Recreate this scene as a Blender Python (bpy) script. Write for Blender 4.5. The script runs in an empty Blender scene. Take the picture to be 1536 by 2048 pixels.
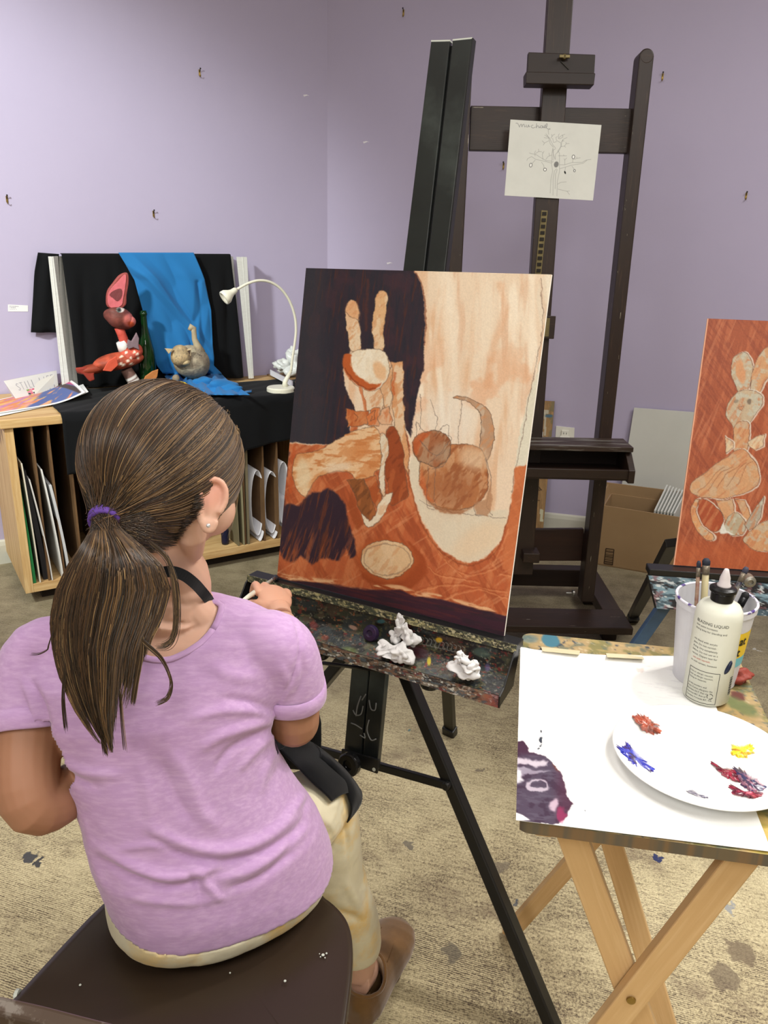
import bpy, bmesh, math, random
import numpy as np
from mathutils import Vector, Matrix
random.seed(7); RNG=np.random.RandomState(7)
scene=bpy.context.scene
COL=scene.collection
# ---------------- camera model ----------------
FPX=1620.; HCAM=1.30
_u=np.array([-(660.-768),(5760.-1024),FPX]);_u/=np.linalg.norm(_u)
_y=np.array([0,0,-1.])-np.array([0,0,-1.]).dot(_u)*_u;_y/=np.linalg.norm(_y)
_x=np.cross(_y,_u)
RC=np.array([_x,_y,_u]); CC=np.array([0,0,HCAM])
def ray(x,y): return RC@np.array([(x-768)/FPX,(1024-y)/FPX,-1.])
def PZ(x,y,z): d=ray(x,y);return CC+(z-HCAM)/d[2]*d
def PY(x,y,Y): d=ray(x,y);return CC+Y/d[1]*d
def PP(x,y,p,n):
    d=ray(x,y);p=np.array(p,float);n=np.array(n,float);return CC+((p-CC)@n)/(d@n)*d
def PD(x,y,dep): return CC+ray(x,y)*dep
def pix(P):
    c=(np.asarray(P,float)-CC)@RC
    return np.stack([768+FPX*c[...,0]/-c[...,2],1024-FPX*c[...,1]/-c[...,2]],-1)
def A3(*v): return np.array(v,float)
def nrm(v): v=np.array(v,float);return v/np.linalg.norm(v)
# ---------------- colour ----------------
def lin(c):
    c=np.asarray(c,float)/255.
    return np.where(c<=.04045,c/12.92,((c+.055)/1.055)**2.4)
def S(r,g,b): return tuple(lin((r,g,b)))+(1.,)
# ---------------- tagging ----------------
def tag(o,label=None,cat=None,group=None,kind=None):
    if label:o['label']=label
    if cat:o['category']=cat
    if group:o['group']=group
    if kind:o['kind']=kind
    return o
def empty(name,loc,label,cat,group=None):
    o=bpy.data.objects.new(name,None);COL.objects.link(o);o.location=tuple(loc);o.empty_display_size=.05
    return tag(o,label,cat,group)
def wloc(o):
    l=np.zeros(3)
    while o is not None: l+=np.array(o.location);o=o.parent
    return l
# ---------------- mesh builder (world coordinates) ----------------
class MB:
    def __init__(s): s.V=[];s.F=[];s.G=[];s.C=[];s.n=0
    def add(s,V,F,G=None,col=None):
        V=np.asarray(V,float);G=V if G is None else np.asarray(G,float)
        s.V.append(V);s.G.append(G)
        c=np.ones((len(V),3)) if col is None else (np.tile(lin(col),(len(V),1)) if np.ndim(col)==1 else np.asarray(col))
        s.C.append(c)
        s.F+= [tuple(i+s.n for i in f) for f in F];s.n+=len(V);return s
    def box(s,c,size,ax=None,col=None):
        ax=np.eye(3) if ax is None else np.array(ax,float)
        h=np.array(size)/2.;c=np.array(c,float);L=[]
        for k in range(8): L.append([(1 if k&1 else -1)*h[0],(1 if k&2 else -1)*h[1],(1 if k&4 else -1)*h[2]])
        L=np.array(L);V=c+L@ax
        F=[(0,2,3,1),(4,5,7,6),(0,1,5,4),(2,6,7,3),(0,4,6,2),(1,3,7,5)]
        off=RNG.rand(3)*5
        if size[1]==max(size): G=L[:,[1,0,2]]
        elif size[2]==max(size): G=L[:,[2,0,1]]
        else: G=L
        return s.add(V,F,G+off,col)
    def bar(s,p0,p1,w,h,up=(0,0,1),w1=None,h1=None,col=None):
        p0=np.array(p0,float);p1=np.array(p1,float);d=nrm(p1-p0);L=np.linalg.norm(p1-p0)
        a=np.cross(d,up)
        if np.linalg.norm(a)<1e-4:a=np.cross(d,(1,0,0))
        a=nrm(a);b=np.cross(a,d);w1=w if w1 is None else w1;h1=h if h1 is None else h1
        V=[];G=[];off=RNG.rand()*5
        for p,ww,hh,t in((p0,w,h,0),(p1,w1,h1,L)):
            for x,y in((-1,-1),(1,-1),(1,1),(-1,1)):
                V.append(p+a*x*ww/2+b*y*hh/2);G.append((t+off,x*ww/2+off,y*hh/2))
        F=[(0,1,2,3),(7,6,5,4)]+[(i,i+4,(i+1)%4+4,(i+1)%4) for i in range(4)]
        return s.add(V,F,G,col)
    def prism(s,pts,ext,col=None):
        """closed outline pts (n,3) extruded by vector ext"""
        P=np.array(pts,float);n=len(P);e=np.array(ext,float)
        V=np.vstack([P,P+e]);F=[tuple(range(n))[::-1],tuple(range(n,2*n))]+[(i,(i+1)%n,(i+1)%n+n,i+n) for i in range(n)]
        return s.add(V,F,None,col)
    def tube(s,path,r,n=10,cap=True,flat=1.,up=None,col=None):
        P=np.array(path,float);m=len(P);r=np.ones(m)*r if np.ndim(r)==0 else np.array(r,float)
        T=np.gradient(P,axis=0);T/=np.linalg.norm(T,axis=1)[:,None]+1e-12
        a=np.array(up,float) if up is not None else (np.array([0,0,1.]) if abs(T[0][2])<.9 else np.array([1.,0,0]))
        V=[];G=[];l=0;off=RNG.rand()*5
        for i in range(m):
            if i:l+=np.linalg.norm(P[i]-P[i-1])
            a=a-a.dot(T[i])*T[i];a/=np.linalg.norm(a)+1e-12;b=np.cross(T[i],a)
            for k in range(n):
                t=2*math.pi*k/n
                V.append(P[i]+r[i]*(math.cos(t)*a*flat+math.sin(t)*b));G.append((l+off,math.cos(t)*r[i],math.sin(t)*r[i]))
        F=[(i*n+k,i*n+(k+1)%n,(i+1)*n+(k+1)%n,(i+1)*n+k) for i in range(m-1) for k in range(n)]
        if cap:F+=[tuple(range(n))[::-1],tuple(range((m-1)*n,m*n))]
        return s.add(V,F,G,col)
    def lathe(s,prof,base,axis=(0,0,1),n=32,col=None,cap=True,cols=None):
        """prof list of (r,h)"""
        ax=nrm(axis);a=np.cross(ax,(0,1,0) if abs(ax[1])<.9 else (1,0,0));a=nrm(a);b=np.cross(ax,a)
        V=[];base=np.array(base,float)
        for r,h in prof:
            for k in range(n):
                t=2*math.pi*k/n;V.append(base+ax*h+r*(math.cos(t)*a+math.sin(t)*b))
        m=len(prof)
        F=[(i*n+k,i*n+(k+1)%n,(i+1)*n+(k+1)%n,(i+1)*n+k) for i in range(m-1) for k in range(n)]
        if cap:
            if prof[0][0]>1e-5:F.append(tuple(range(n))[::-1])
            if prof[-1][0]>1e-5:F.append(tuple(range((m-1)*n,m*n)))
        return s.add(V,F,None,col if cols is None else np.repeat(lin(cols),n,axis=0))
    def loft(s,rings,cap=True,col=None,closed=True):
        R=np.array(rings,float);m,n,_=R.shape
        F=[(i*n+k,i*n+(k+1)%n,(i+1)*n+(k+1)%n,(i+1)*n+k) for i in range(m-1) for k in range(n if closed else n-1)]
        if cap and closed:F+=[tuple(range(n))[::-1],tuple(range((m-1)*n,m*n))]
        if col is not None and np.ndim(col)==3: col=np.array(col).reshape(-1,3)
        return s.add(R.reshape(-1,3),F,None,col)
    def blob(s,c,r,ax=None,seed=0,amp=.0,n=16,m=10,col=None,fr=2.):
        ax=np.eye(3) if ax is None else np.array(ax,float);V=[]
        rs=np.random.RandomState(seed);K=rs.randn(6,3)*fr;ph=rs.rand(6)*6
        for i in range(m+1):
            th=math.pi*i/m
            for k in range(n):
                p=2*math.pi*k/n;d=np.array([math.sin(th)*math.cos(p),math.sin(th)*math.sin(p),math.cos(th)])
                w=1+amp*sum(math.sin(K[j].dot(d)+ph[j]) for j in range(6))/2
                V.append(np.array(c)+(d*np.array(r)*w)@ax)
        F=[(i*n+k,(i+1)*n+k,(i+1)*n+(k+1)%n,i*n+(k+1)%n) for i in range(m) for k in range(n)]
        return s.add(V,F,None,col)
    def build(s,name,mt,parent=None,loc=None,smooth=False,bevel=0,sub=0,solid=0,merge=False):
        V=np.vstack(s.V);G=np.vstack(s.G);C=np.vstack(s.C)
        if parent is not None: o0=wloc(parent)
        elif loc is not None:o0=np.array(loc,float)
        else:
            o0=np.array([V[:,0].mean(),V[:,1].mean(),V[:,2].min()])
        me=bpy.data.meshes.new(name);me.from_pydata((V-o0).tolist(),[],s.F)
        a=me.attributes.new('g','FLOAT_VECTOR','POINT');a.data.foreach_set('vector',G.astype(np.float32).ravel())
        a=me.color_attributes.new('Col','FLOAT_COLOR','POINT');a.data.foreach_set('color',np.hstack([C,np.ones((len(C),1))]).astype(np.float32).ravel())
        me.materials.append(mt);me.update()
        if merge or not smooth:
            bm=bmesh.new();bm.from_mesh(me)
            if merge:bmesh.ops.remove_doubles(bm,verts=bm.verts,dist=1e-5)
            bmesh.ops.recalc_face_normals(bm,faces=bm.faces);bm.to_mesh(me);bm.free()
        if smooth: me.polygons.foreach_set('use_smooth',[True]*len(me.polygons))
        o=bpy.data.objects.new(name,me);COL.objects.link(o)
        if parent is not None:o.parent=parent
        else:o.location=tuple(o0)
        if bevel:
            m=o.modifiers.new('bevel','BEVEL');m.width=bevel;m.segments=2;m.limit_method='ANGLE';m.harden_normals=False
        if solid:
            m=o.modifiers.new('solid','SOLIDIFY');m.thickness=solid;m.offset=0
        if sub:
            m=o.modifiers.new('sub','SUBSURF');m.levels=sub;m.render_levels=sub
        return o
# ---------------- materials ----------------
def newmat(name):
    m=bpy.data.materials.new(name);m.use_nodes=True;nt=m.node_tree
    return m,nt,nt.nodes['Principled BSDF']
def N(nt,typ,**k):
    n=nt.nodes.new(typ)
    for a,b in k.items():
        if a.startswith('i_'): n.inputs[a[2:].replace('_',' ')].default_value=b
        else:setattr(n,a,b)
    return n
def mat(name,base=(200,200,200),rough=.6,metal=0.,spec=.4,var=None,var2=None,bump=None,vc=False,stretch=(1,1,1),flecks=None,coat=0,sheen=0,trans=0,ior=1.45,sss=0,rvar=0,fac=None):
    """var=(rgb, scale, strength) noise mix to another surface colour"""
    m,nt,b=newmat(name);L=nt.links
    at=N(nt,'ShaderNodeAttribute',attribute_name='g')
    mp=N(nt,'ShaderNodeMapping');mp.inputs['Scale'].default_value=stretch;L.new(at.outputs['Vector'],mp.inputs['Vector'])
    if vc:
        c=N(nt,'ShaderNodeAttribute',attribute_name='Col');cur=c.outputs['Color']
    else:
        c=N(nt,'ShaderNodeRGB');c.outputs[0].default_value=S(*base);cur=c.outputs[0]
    def mixn(cur,col,sc,st,lo=.35,hi=.65,det=6):
        n=N(nt,'ShaderNodeTexNoise');n.inputs['Scale'].default_value=sc;n.inputs['Detail'].default_value=det;n.inputs['Roughness'].default_value=.62
        L.new(mp.outputs[0],n.inputs['Vector'])
        r=N(nt,'ShaderNodeMapRange');r.inputs['From Min'].default_value=lo;r.inputs['From Max'].default_value=hi;r.inputs['To Max'].default_value=st
        L.new(n.outputs['Fac'],r.inputs['Value'])
        x=N(nt,'ShaderNodeMix',data_type='RGBA');L.new(r.outputs[0],x.inputs[0]);L.new(cur,x.inputs[6]);x.inputs[7].default_value=S(*col)
        return x.outputs[2]
    for v in (var,var2):
        if v:cur=mixn(cur,*v)
    if flecks:
        for col,sc,thr in flecks: cur=mixn(cur,col,sc,1.,thr,thr+.015,3)
    L.new(cur,b.inputs['Base Color'])
    b.inputs['Roughness'].default_value=rough;b.inputs['Metallic'].default_value=metal;b.inputs['Specular IOR Level'].default_value=spec
    b.inputs['IOR'].default_value=ior
    if coat:b.inputs['Coat Weight'].default_value=coat;b.inputs['Coat Roughness'].default_value=.15
    if sheen:b.inputs['Sheen Weight'].default_value=sheen
    if trans:b.inputs['Transmission Weight'].default_value=trans
    if sss:
        b.inputs['Subsurface Weight'].default_value=sss;b.inputs['Subsurface Radius'].default_value=(.012,.005,.003);b.inputs['Subsurface Scale'].default_value=1.
    if bump:
        st,sc=bump[:2];n=N(nt,'ShaderNodeTexNoise');n.inputs['Scale'].default_value=sc;n.inputs['Detail'].default_value=5
        L.new(mp.outputs[0],n.inputs['Vector']);bp=N(nt,'ShaderNodeBump');bp.inputs['Strength'].default_value=st;bp.inputs['Distance'].default_value=bump[2] if len(bump)>2 else .002
        L.new(n.outputs['Fac'],bp.inputs['Height']);L.new(bp.outputs[0],b.inputs['Normal'])
    return m
# ---------------- numpy raster helpers (surface pictures) ----------------
def _hash(i,j,seed):
    h=(i*374761393+j*668265263+seed*1274126177)&0xffffffff
    h=((h^(h>>13))*1274126177)&0xffffffff
    return ((h^(h>>16))&0xffff)/65535.
def vnoise(X,Y,seed=0):
    xi=np.floor(X).astype(np.int64);yi=np.floor(Y).astype(np.int64);fx=X-xi;fy=Y-yi
    fx=fx*fx*(3-2*fx);fy=fy*fy*(3-2*fy)
    a=_hash(xi,yi,seed);b=_hash(xi+1,yi,seed);c=_hash(xi,yi+1,seed);d=_hash(xi+1,yi+1,seed)
    return (a*(1-fx)+b*fx)*(1-fy)+(c*(1-fx)+d*fx)*fy
def fbm(X,Y,sx,sy=None,ang=0,seed=0,oc=4):
    sy=sx if sy is None else sy
    c,s=math.cos(math.radians(ang)),math.sin(math.radians(ang))
    U=(X*c+Y*s)/sx;W=(-X*s+Y*c)/sy;r=0;a=.5;t=0
    for k in range(oc): r=r+a*vnoise(U*2**k+17*k,W*2**k+31*k,seed+k);t+=a;a*=.55
    return r/t
def sst(x,a,b):
    t=np.clip((x-a)/(b-a),0,1);return t*t*(3-2*t)
def crm(pts,n=6,closed=True):
    P=np.array(pts,float);m=len(P);out=[]
    for i in range(m if closed else m-1):
        if closed:p0,p1,p2,p3=P[i-1],P[i],P[(i+1)%m],P[(i+2)%m]
        else:p0,p1,p2,p3=P[max(i-1,0)],P[i],P[i+1],P[min(i+2,m-1)]
        for k in range(n):
            t=k/n;out.append(.5*((2*p1)+(-p0+p2)*t+(2*p0-5*p1+4*p2-p3)*t*t+(-p0+3*p1-3*p2+p3)*t**3))
    if not closed:out.append(P[-1])
    return np.array(out)
def polym(X,Y,pts,soft=1.2,smooth=False):
    P=crm(pts,4) if smooth else np.array(pts,float);n=len(P)
    x0,y0=P.min(0)-8;x1,y1=P.max(0)+8
    m=np.zeros(X.shape);sel=(X>x0)&(X<x1)&(Y>y0)&(Y<y1)
    if not sel.any():return m
    x=X[sel];y=Y[sel];ins=np.zeros(x.shape,bool);D=np.full(x.shape,1e9)
    for i in range(n):
        ax,ay=P[i];bx,by=P[(i+1)%n]
        cond=((ay>y)!=(by>y));xx=(bx-ax)*(y-ay)/((by-ay) if by!=ay else 1e-9)+ax
        ins^=cond&(x<xx)
        ex,ey=bx-ax,by-ay;t=np.clip(((x-ax)*ex+(y-ay)*ey)/(ex*ex+ey*ey+1e-9),0,1)
        D=np.minimum(D,(x-ax-t*ex)**2+(y-ay-t*ey)**2)
    sd=np.sqrt(D)*np.where(ins,1,-1);m[sel]=sst(sd,-soft,soft);return m
def linem(X,Y,pts,w=1.,soft=.7,smooth=False):
    P=crm(pts,5,False) if smooth else np.array(pts,float)
    x0,y0=P.min(0)-w-4;x1,y1=P.max(0)+w+4
    m=np.zeros(X.shape);sel=(X>x0)&(X<x1)&(Y>y0)&(Y<y1)
    if not sel.any():return m
    x=X[sel];y=Y[sel];D=np.full(x.shape,1e9)
    for i in range(len(P)-1):
        ax,ay=P[i];bx,by=P[i+1];ex,ey=bx-ax,by-ay;t=np.clip(((x-ax)*ex+(y-ay)*ey)/(ex*ex+ey*ey+1e-9),0,1)
        D=np.minimum(D,(x-ax-t*ex)**2+(y-ay-t*ey)**2)
    m[sel]=1-sst(np.sqrt(D),w/2-soft/2,w/2+soft/2);return m
def ellm(X,Y,cx,cy,rx,ry,rot=0,soft=.06):
    c,s=math.cos(math.radians(rot)),math.sin(math.radians(rot))
    d=np.sqrt((((X-cx)*c+(Y-cy)*s)/rx)**2+((-(X-cx)*s+(Y-cy)*c)/ry)**2)
    return 1-sst(d,1-soft,1+soft)
def mx(img,col,m):
    return img*(1-m[...,None])+np.asarray(col,float)*m[...,None]
def panel(name,corners,nu,nv,fn,mt,thick=.018,edge=(225,222,212),parent=None,nrmdir=None,bow=None,back=None,pixmap=False):
    """flat sheet/canvas: corners TL,TR,BR,BL world. fn(X,Y)->rgb255; X,Y are photo-trace coords (pixmap) or 0..1"""
    TL,TR,BR,BL=[np.array(c,float) for c in corners]
    u=np.linspace(0,1,nu);v=np.linspace(0,1,nv);U,Vv=np.meshgrid(u,v)
    P=(TL*(1-U[...,None])+TR*U[...,None])*(1-Vv[...,None])+(BL*(1-U[...,None])+BR*U[...,None])*Vv[...,None]
    n=nrm(np.cross(TR-TL,TL-BL))
    if pixmap: q=pix(P);X,Y=q[...,0],q[...,1]
    else: X,Y=U,Vv
    img=np.clip(fn(X,Y),0,255)
    if bow is not None: P=P+bow(U,Vv)
    mb=MB();idx=np.arange(nu*nv).reshape(nv,nu)
    F=np.stack([idx[:-1,:-1],idx[1:,:-1],idx[1:,1:],idx[:-1,1:]],-1).reshape(-1,4)
    mb.V.append(P.reshape(-1,3));mb.G.append(P.reshape(-1,3));mb.C.append(lin(img).reshape(-1,3));mb.F+=[tuple(f) for f in F.tolist()];mb.n=nu*nv
    if thick:
        ring=np.concatenate([idx[0,:],idx[1:,-1],idx[-1,-2::-1],idx[-2:0,0]])
        R=P.reshape(-1,3)[ring];k=len(ring);B=R-n*thick
        mb.add(np.vstack([R,B]),[(i,(i+1)%k,(i+1)%k+k,i+k) for i in range(k)],None,edge)
        if bow is None: mb.add(B,[tuple(range(k))],None,back or edge)
        else:
            mb.add(P.reshape(-1,3)-n*thick,[tuple(f[::-1]) for f in F.tolist()],None,back or edge)
    o=mb.build(name,mt,parent,smooth=False)
    return o
def quadpose(c,width):
    r=np.array([ray(*p) for p in c]);M=np.array([r[0],-r[1],r[2],-r[3]]).T
    t=np.linalg.svd(M)[2][-1];t=t/t[0];P=r*t[:,None];k=width/np.linalg.norm(P[1]-P[0]);return P*k+CC
def text_mesh(txt,size,bold=False):
    cu=bpy.data.curves.new('t','FONT');cu.body=txt;cu.size=size;cu.resolution_u=2
    if bold:cu.offset=size*.02
    o=bpy.data.objects.new('t',cu);COL.objects.link(o)
    dg=bpy.context.evaluated_depsgraph_get();me=bpy.data.meshes.new_from_object(o.evaluated_get(dg))
    V=np.array([v.co[:] for v in me.vertices]);F=[tuple(p.vertices) for p in me.polygons]
    bpy.data.objects.remove(o);bpy.data.curves.remove(cu);bpy.data.meshes.remove(me)
    return V,F
# shared paint-splatter picture for worn studio gear
def splat(X,Y,base,cols,dens,seed,sc=1.):
    img=np.ones(X.shape+(3,))*np.array(base,float)
    img*= (.75+.5*fbm(X,Y,.05*sc,.05*sc,0,seed))[...,None]
    for i,(c,d) in enumerate(zip(cols,dens)):
        n=fbm(X,Y,.02*sc,.012*sc,(i*37)%180,seed+11*i+5,4);n2=fbm(X,Y,.09*sc,.09*sc,0,seed+7*i+3,2)
        img=mx(img,c,sst(n*.7+n2*.45,.80-.25*d-.015,.80-.25*d+.02)*.92)
    return img
# ================= camera, lights =================
cam=bpy.data.cameras.new('camera');cam.sensor_fit='HORIZONTAL';cam.sensor_width=36.;cam.lens=FPX/1536.*36.;cam.clip_start=.02
co=bpy.data.objects.new('camera',cam);COL.objects.link(co)
mw=Matrix.Identity(4)
for i in range(3):
    for j in range(3): mw[i][j]=RC[i][j]
mw.translation=Vector(CC);co.matrix_world=mw;scene.camera=co
scene.view_settings.view_transform='Standard';scene.view_settings.look='None';scene.view_settings.gamma=1.;scene.view_settings.use_curve_mapping=False
scene.view_settings.exposure=.25
w=bpy.data.worlds.new('world');scene.world=w;w.use_nodes=True
w.node_tree.nodes['Background'].inputs[0].default_value=(1,.97,.93,1);w.node_tree.nodes['Background'].inputs[1].default_value=.0
def area(name,loc,sx,sy,power,target=None,col=(1,.975,.94),spread=180):
    l=bpy.data.lights.new(name,'AREA');l.shape='RECTANGLE';l.size=sx;l.size_y=sy;l.energy=power;l.color=col;l.spread=math.radians(spread)
    o=bpy.data.objects.new(name,l);COL.objects.link(o);o.location=loc
    if target is not None:o.rotation_euler=(Vector(target)-Vector(loc)).to_track_quat('-Z','Y').to_euler()
    return o
def spot(name,loc,target,power,ang,blend=.6,rad=.05,col=(1,.95,.88)):
    l=bpy.data.lights.new(name,'SPOT');l.energy=power;l.spot_size=math.radians(ang);l.spot_blend=blend;l.shadow_soft_size=rad;l.color=col
    o=bpy.data.objects.new(name,l);COL.objects.link(o);o.location=loc;o.rotation_euler=(Vector(target)-Vector(loc)).to_track_quat('-Z','Y').to_euler();return o
# ================= room =================
M={}
# paint on the walls: lilac eggshell with a few scuffs
def wallmat(name,scuffs):
    m=mat(name,(180,172,198),rough=.62,spec=.25,var=((174,166,193),3.,.35),bump=(.12,90.,.0015))
    return m
MW=wallmat('lilac_wall_paint',[])
M['white_trim']=mat('white_trim_paint',(206,205,192),rough=.45,var=((180,178,165),8.,.4))
M['offwhite']=mat('offwhite_wall_paint',(200,196,186),rough=.8)
aL=math.radians(32.);aR=math.radians(15.3)
WLp=PZ(0,1126.4,0);uL=A3(math.cos(aL),math.sin(aL),0);nL=A3(-uL[1],uL[0],0)   # nL points out of the room
WRp=PZ(1172,1032.5,.1);WRp[2]=0;uR=A3(math.cos(aR),-math.sin(aR),0);nR=A3(math.sin(aR),math.cos(aR),0)
_t=np.linalg.solve(np.array([uL[:2],-uR[:2]]).T,(WRp-WLp)[:2]);CORN=WLp+uL*_t[0]
HC=2.75
def wall(name,a,b,n,mt,z0=-.02,z1=HC,th=.12):
    mb=MB();a=np.array(a,float);b=np.array(b,float);a[2]=b[2]=z0
    mb.prism([a,b,b+n*th,a+n*th],(0,0,z1-z0));o=mb.build(name,mt);o['kind']='structure';return o
LA=CORN-uL*4.2;RB=CORN+uR*4.6
wall('wall_left',LA,CORN,nL,MW);wall('wall_right',CORN,RB,nR,MW)
BK=-2.6
wall('wall_back',(LA[0]-.1,BK,0),(RB[0]+.1,BK,0),A3(0,-1,0),M['offwhite'])
wall('wall_far_left',(LA[0],LA[1]-.02,0),(LA[0],BK,0),A3(-1,0,0),M['offwhite'])
wall('wall_far_right',(RB[0],RB[1]-.02,0),(RB[0],BK,0),A3(1,0,0),M['offwhite'])
mb=MB();mb.box(((LA[0]+RB[0])/2,.9,HC+.05),(RB[0]-LA[0]+.6,7.6,.1));o=mb.build('ceiling',mat('ceiling_paint',(215,212,205),rough=.9));o['kind']='structure'
def baseb(name,a,b,n):
    mb=MB();a=np.array(a);b=np.array(b);h=.1;pr=[(0,0),(-.014,0),(-.014,h-.022),(-.010,h-.006),(-.004,h),(0,h)]
    R=[[p+n*x+A3(0,0,z) for x,z in pr] for p in(a,b)]
    mb.loft(R);o=mb.build(name,M['white_trim']);o['kind']='structure'
baseb('baseboard_left',LA,CORN,nL);baseb('baseboard_right',CORN,RB,nR)
# floor: worn coated concrete with comb ridges
def floormat():
    m,nt,b=newmat('worn_concrete_floor');L=nt.links
    tc=N(nt,'ShaderNodeTexCoord');P=tc.outputs['Object']
    def noise(sc,det=5,rough=.6,vec=None,dist=0):
        n=N(nt,'ShaderNodeTexNoise');n.inputs['Scale'].default_value=sc;n.inputs['Detail'].default_value=det;n.inputs['Roughness'].default_value=rough;n.inputs['Distortion'].default_value=dist
        L.new(vec or P,n.inputs['Vector']);return n.outputs['Fac']
    def rng(v,a,b_,c=0.,d=1.):
        r=N(nt,'ShaderNodeMapRange');r.inputs['From Min'].default_value=a;r.inputs['From Max'].default_value=b_;r.inputs['To Min'].default_value=c;r.inputs['To Max'].default_value=d;L.new(v,r.inputs['Value']);return r.outputs[0]
    def mix(f,a,c):
        x=N(nt,'ShaderNodeMix',data_type='RGBA')
        if isinstance(f,float):x.inputs[0].default_value=f
        else:L.new(f,x.inputs[0])
        for k,v in((6,a),(7,c)):
            if isinstance(v,tuple):x.inputs[k].default_value=v
            else:L.new(v,x.inputs[k])
        return x.outputs[2]
    def mth(op,a,c):
        x=N(nt,'ShaderNodeMath',operation=op)
        for k,v in enumerate((a,c)):
            if isinstance(v,(int,float)):x.inputs[k].default_value=v
            else:L.new(v,x.inputs[k])
        return x.outputs[0]
    mp=N(nt,'ShaderNodeMapping');fa,fb=PZ(1000,1750,0),PZ(1100,1776,0);mp.inputs['Rotation'].default_value=(0,0,-math.atan2(fb[1]-fa[1],fb[0]-fa[0]));mp.inputs['Scale'].default_value=(1,1,1);L.new(P,mp.inputs['Vector'])
    mp2=N(nt,'ShaderNodeMapping');mp2.inputs['Scale'].default_value=(.16,1.,1.);L.new(mp.outputs[0],mp2.inputs['Vector'])
    big=noise(1.7,4,.6);mid=noise(9,5,.65);fin=noise(175,5,.75);fin2=noise(330,3,.75);ridge=noise(150,2,.5,mp2.outputs[0],.6)
    wav=N(nt,'ShaderNodeTexWave',wave_type='BANDS',bands_direction='Y');wav.inputs['Scale'].default_value=72.;wav.inputs['Distortion'].default_value=3.2;wav.inputs['Detail'].default_value=3.;wav.inputs['Detail Scale'].default_value=1.6
    L.new(mp.outputs[0],wav.inputs['Vector'])
    wm=rng(noise(2.4,4,.6),.47,.60);
    tex=mth('ADD',mth('MULTIPLY',fin,.6),mth('MULTIPLY',fin2,.4))
    tex=mth('ADD',tex,mth('MULTIPLY',mth('MULTIPLY',mth('SUBTRACT',wav.outputs['Fac'],.5),wm),.20))
    tex=mth('ADD',tex,mth('MULTIPLY',mth('SUBTRACT',ridge,.5),.22))
    tex=mth('ADD',tex,mth('MULTIPLY',mth('SUBTRACT',mid,.5),.22))
    tex=mth('ADD',tex,mth('MULTIPLY',mth('SUBTRACT',big,.5),.42))
    f=rng(tex,.375,.495)
    base=mix(f,S(92,78,62),S(186,172,136))
    base=mix(rng(tex,.50,.64,0.,.9),base,S(226,214,174))
    base=mix(rng(noise(4.3,6,.75),.54,.66,0.,.55),base,S(112,94,78))
    # far part of the slab mixes to a darker grey-green
    sp=N(nt,'ShaderNodeSeparateXYZ');L.new(P,sp.inputs[0])
    far=rng(mth('ADD',sp.outputs[1],mth('MULTIPLY',big,.8)),1.9,2.9)
    gr=mix(rng(noise(14,5,.6),.35,.65),S(96,88,70),S(128,119,98))
    base=mix(mth('MULTIPLY',far,.75),base,gr)
    # dried paint spills, each with its own place and outline
    wn=N(nt,'ShaderNodeTexNoise');wn.inputs['Scale'].default_value=38.;wn.inputs['Detail'].default_value=3.;L.new(P,wn.inputs['Vector'])
    off=N(nt,'ShaderNodeVectorMath',operation='MULTIPLY_ADD');L.new(wn.outputs['Color'],off.inputs[0]);off.inputs[1].default_value=(.06,.06,0);L.new(P,off.inputs[2])
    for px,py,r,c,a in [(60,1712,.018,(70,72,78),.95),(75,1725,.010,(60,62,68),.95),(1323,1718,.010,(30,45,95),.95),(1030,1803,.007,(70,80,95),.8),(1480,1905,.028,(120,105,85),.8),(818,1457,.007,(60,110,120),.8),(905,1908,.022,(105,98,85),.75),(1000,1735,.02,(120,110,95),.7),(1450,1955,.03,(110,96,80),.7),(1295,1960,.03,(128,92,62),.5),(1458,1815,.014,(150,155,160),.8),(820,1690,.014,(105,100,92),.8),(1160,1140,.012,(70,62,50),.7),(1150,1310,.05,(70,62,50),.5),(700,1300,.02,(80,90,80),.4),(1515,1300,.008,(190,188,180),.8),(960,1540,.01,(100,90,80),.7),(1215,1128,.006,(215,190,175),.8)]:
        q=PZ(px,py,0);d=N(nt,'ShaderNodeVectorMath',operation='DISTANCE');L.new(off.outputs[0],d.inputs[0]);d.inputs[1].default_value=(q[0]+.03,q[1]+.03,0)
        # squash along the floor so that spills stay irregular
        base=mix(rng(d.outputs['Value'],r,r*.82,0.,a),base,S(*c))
    L.new(base,b.inputs['Base Color']);b.inputs['Roughness'].default_value=.62;b.inputs['Specular IOR Level'].default_value=.3
    bp=N(nt,'ShaderNodeBump');bp.inputs['Strength'].default_value=.5;bp.inputs['Distance'].default_value=.003;L.new(tex,bp.inputs['Height']);L.new(bp.outputs[0],b.inputs['Normal'])
    return m
me=bpy.data.meshes.new('floor');x0,x1,y0,y1=LA[0]-.2,RB[0]+.2,BK-.2,CORN[1]+.5
me.from_pydata([(x0,y0,0),(x1,y0,0),(x1,y1,0),(x0,y1,0),(x0,y0,-.1),(x1,y0,-.1),(x1,y1,-.1),(x0,y1,-.1)],[],[(0,1,2,3),(7,6,5,4),(0,4,5,1),(1,5,6,2),(2,6,7,3),(3,7,4,0)])
me.materials.append(floormat());o=bpy.data.objects.new('floor',me);COL.objects.link(o);o['kind']='structure'
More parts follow.
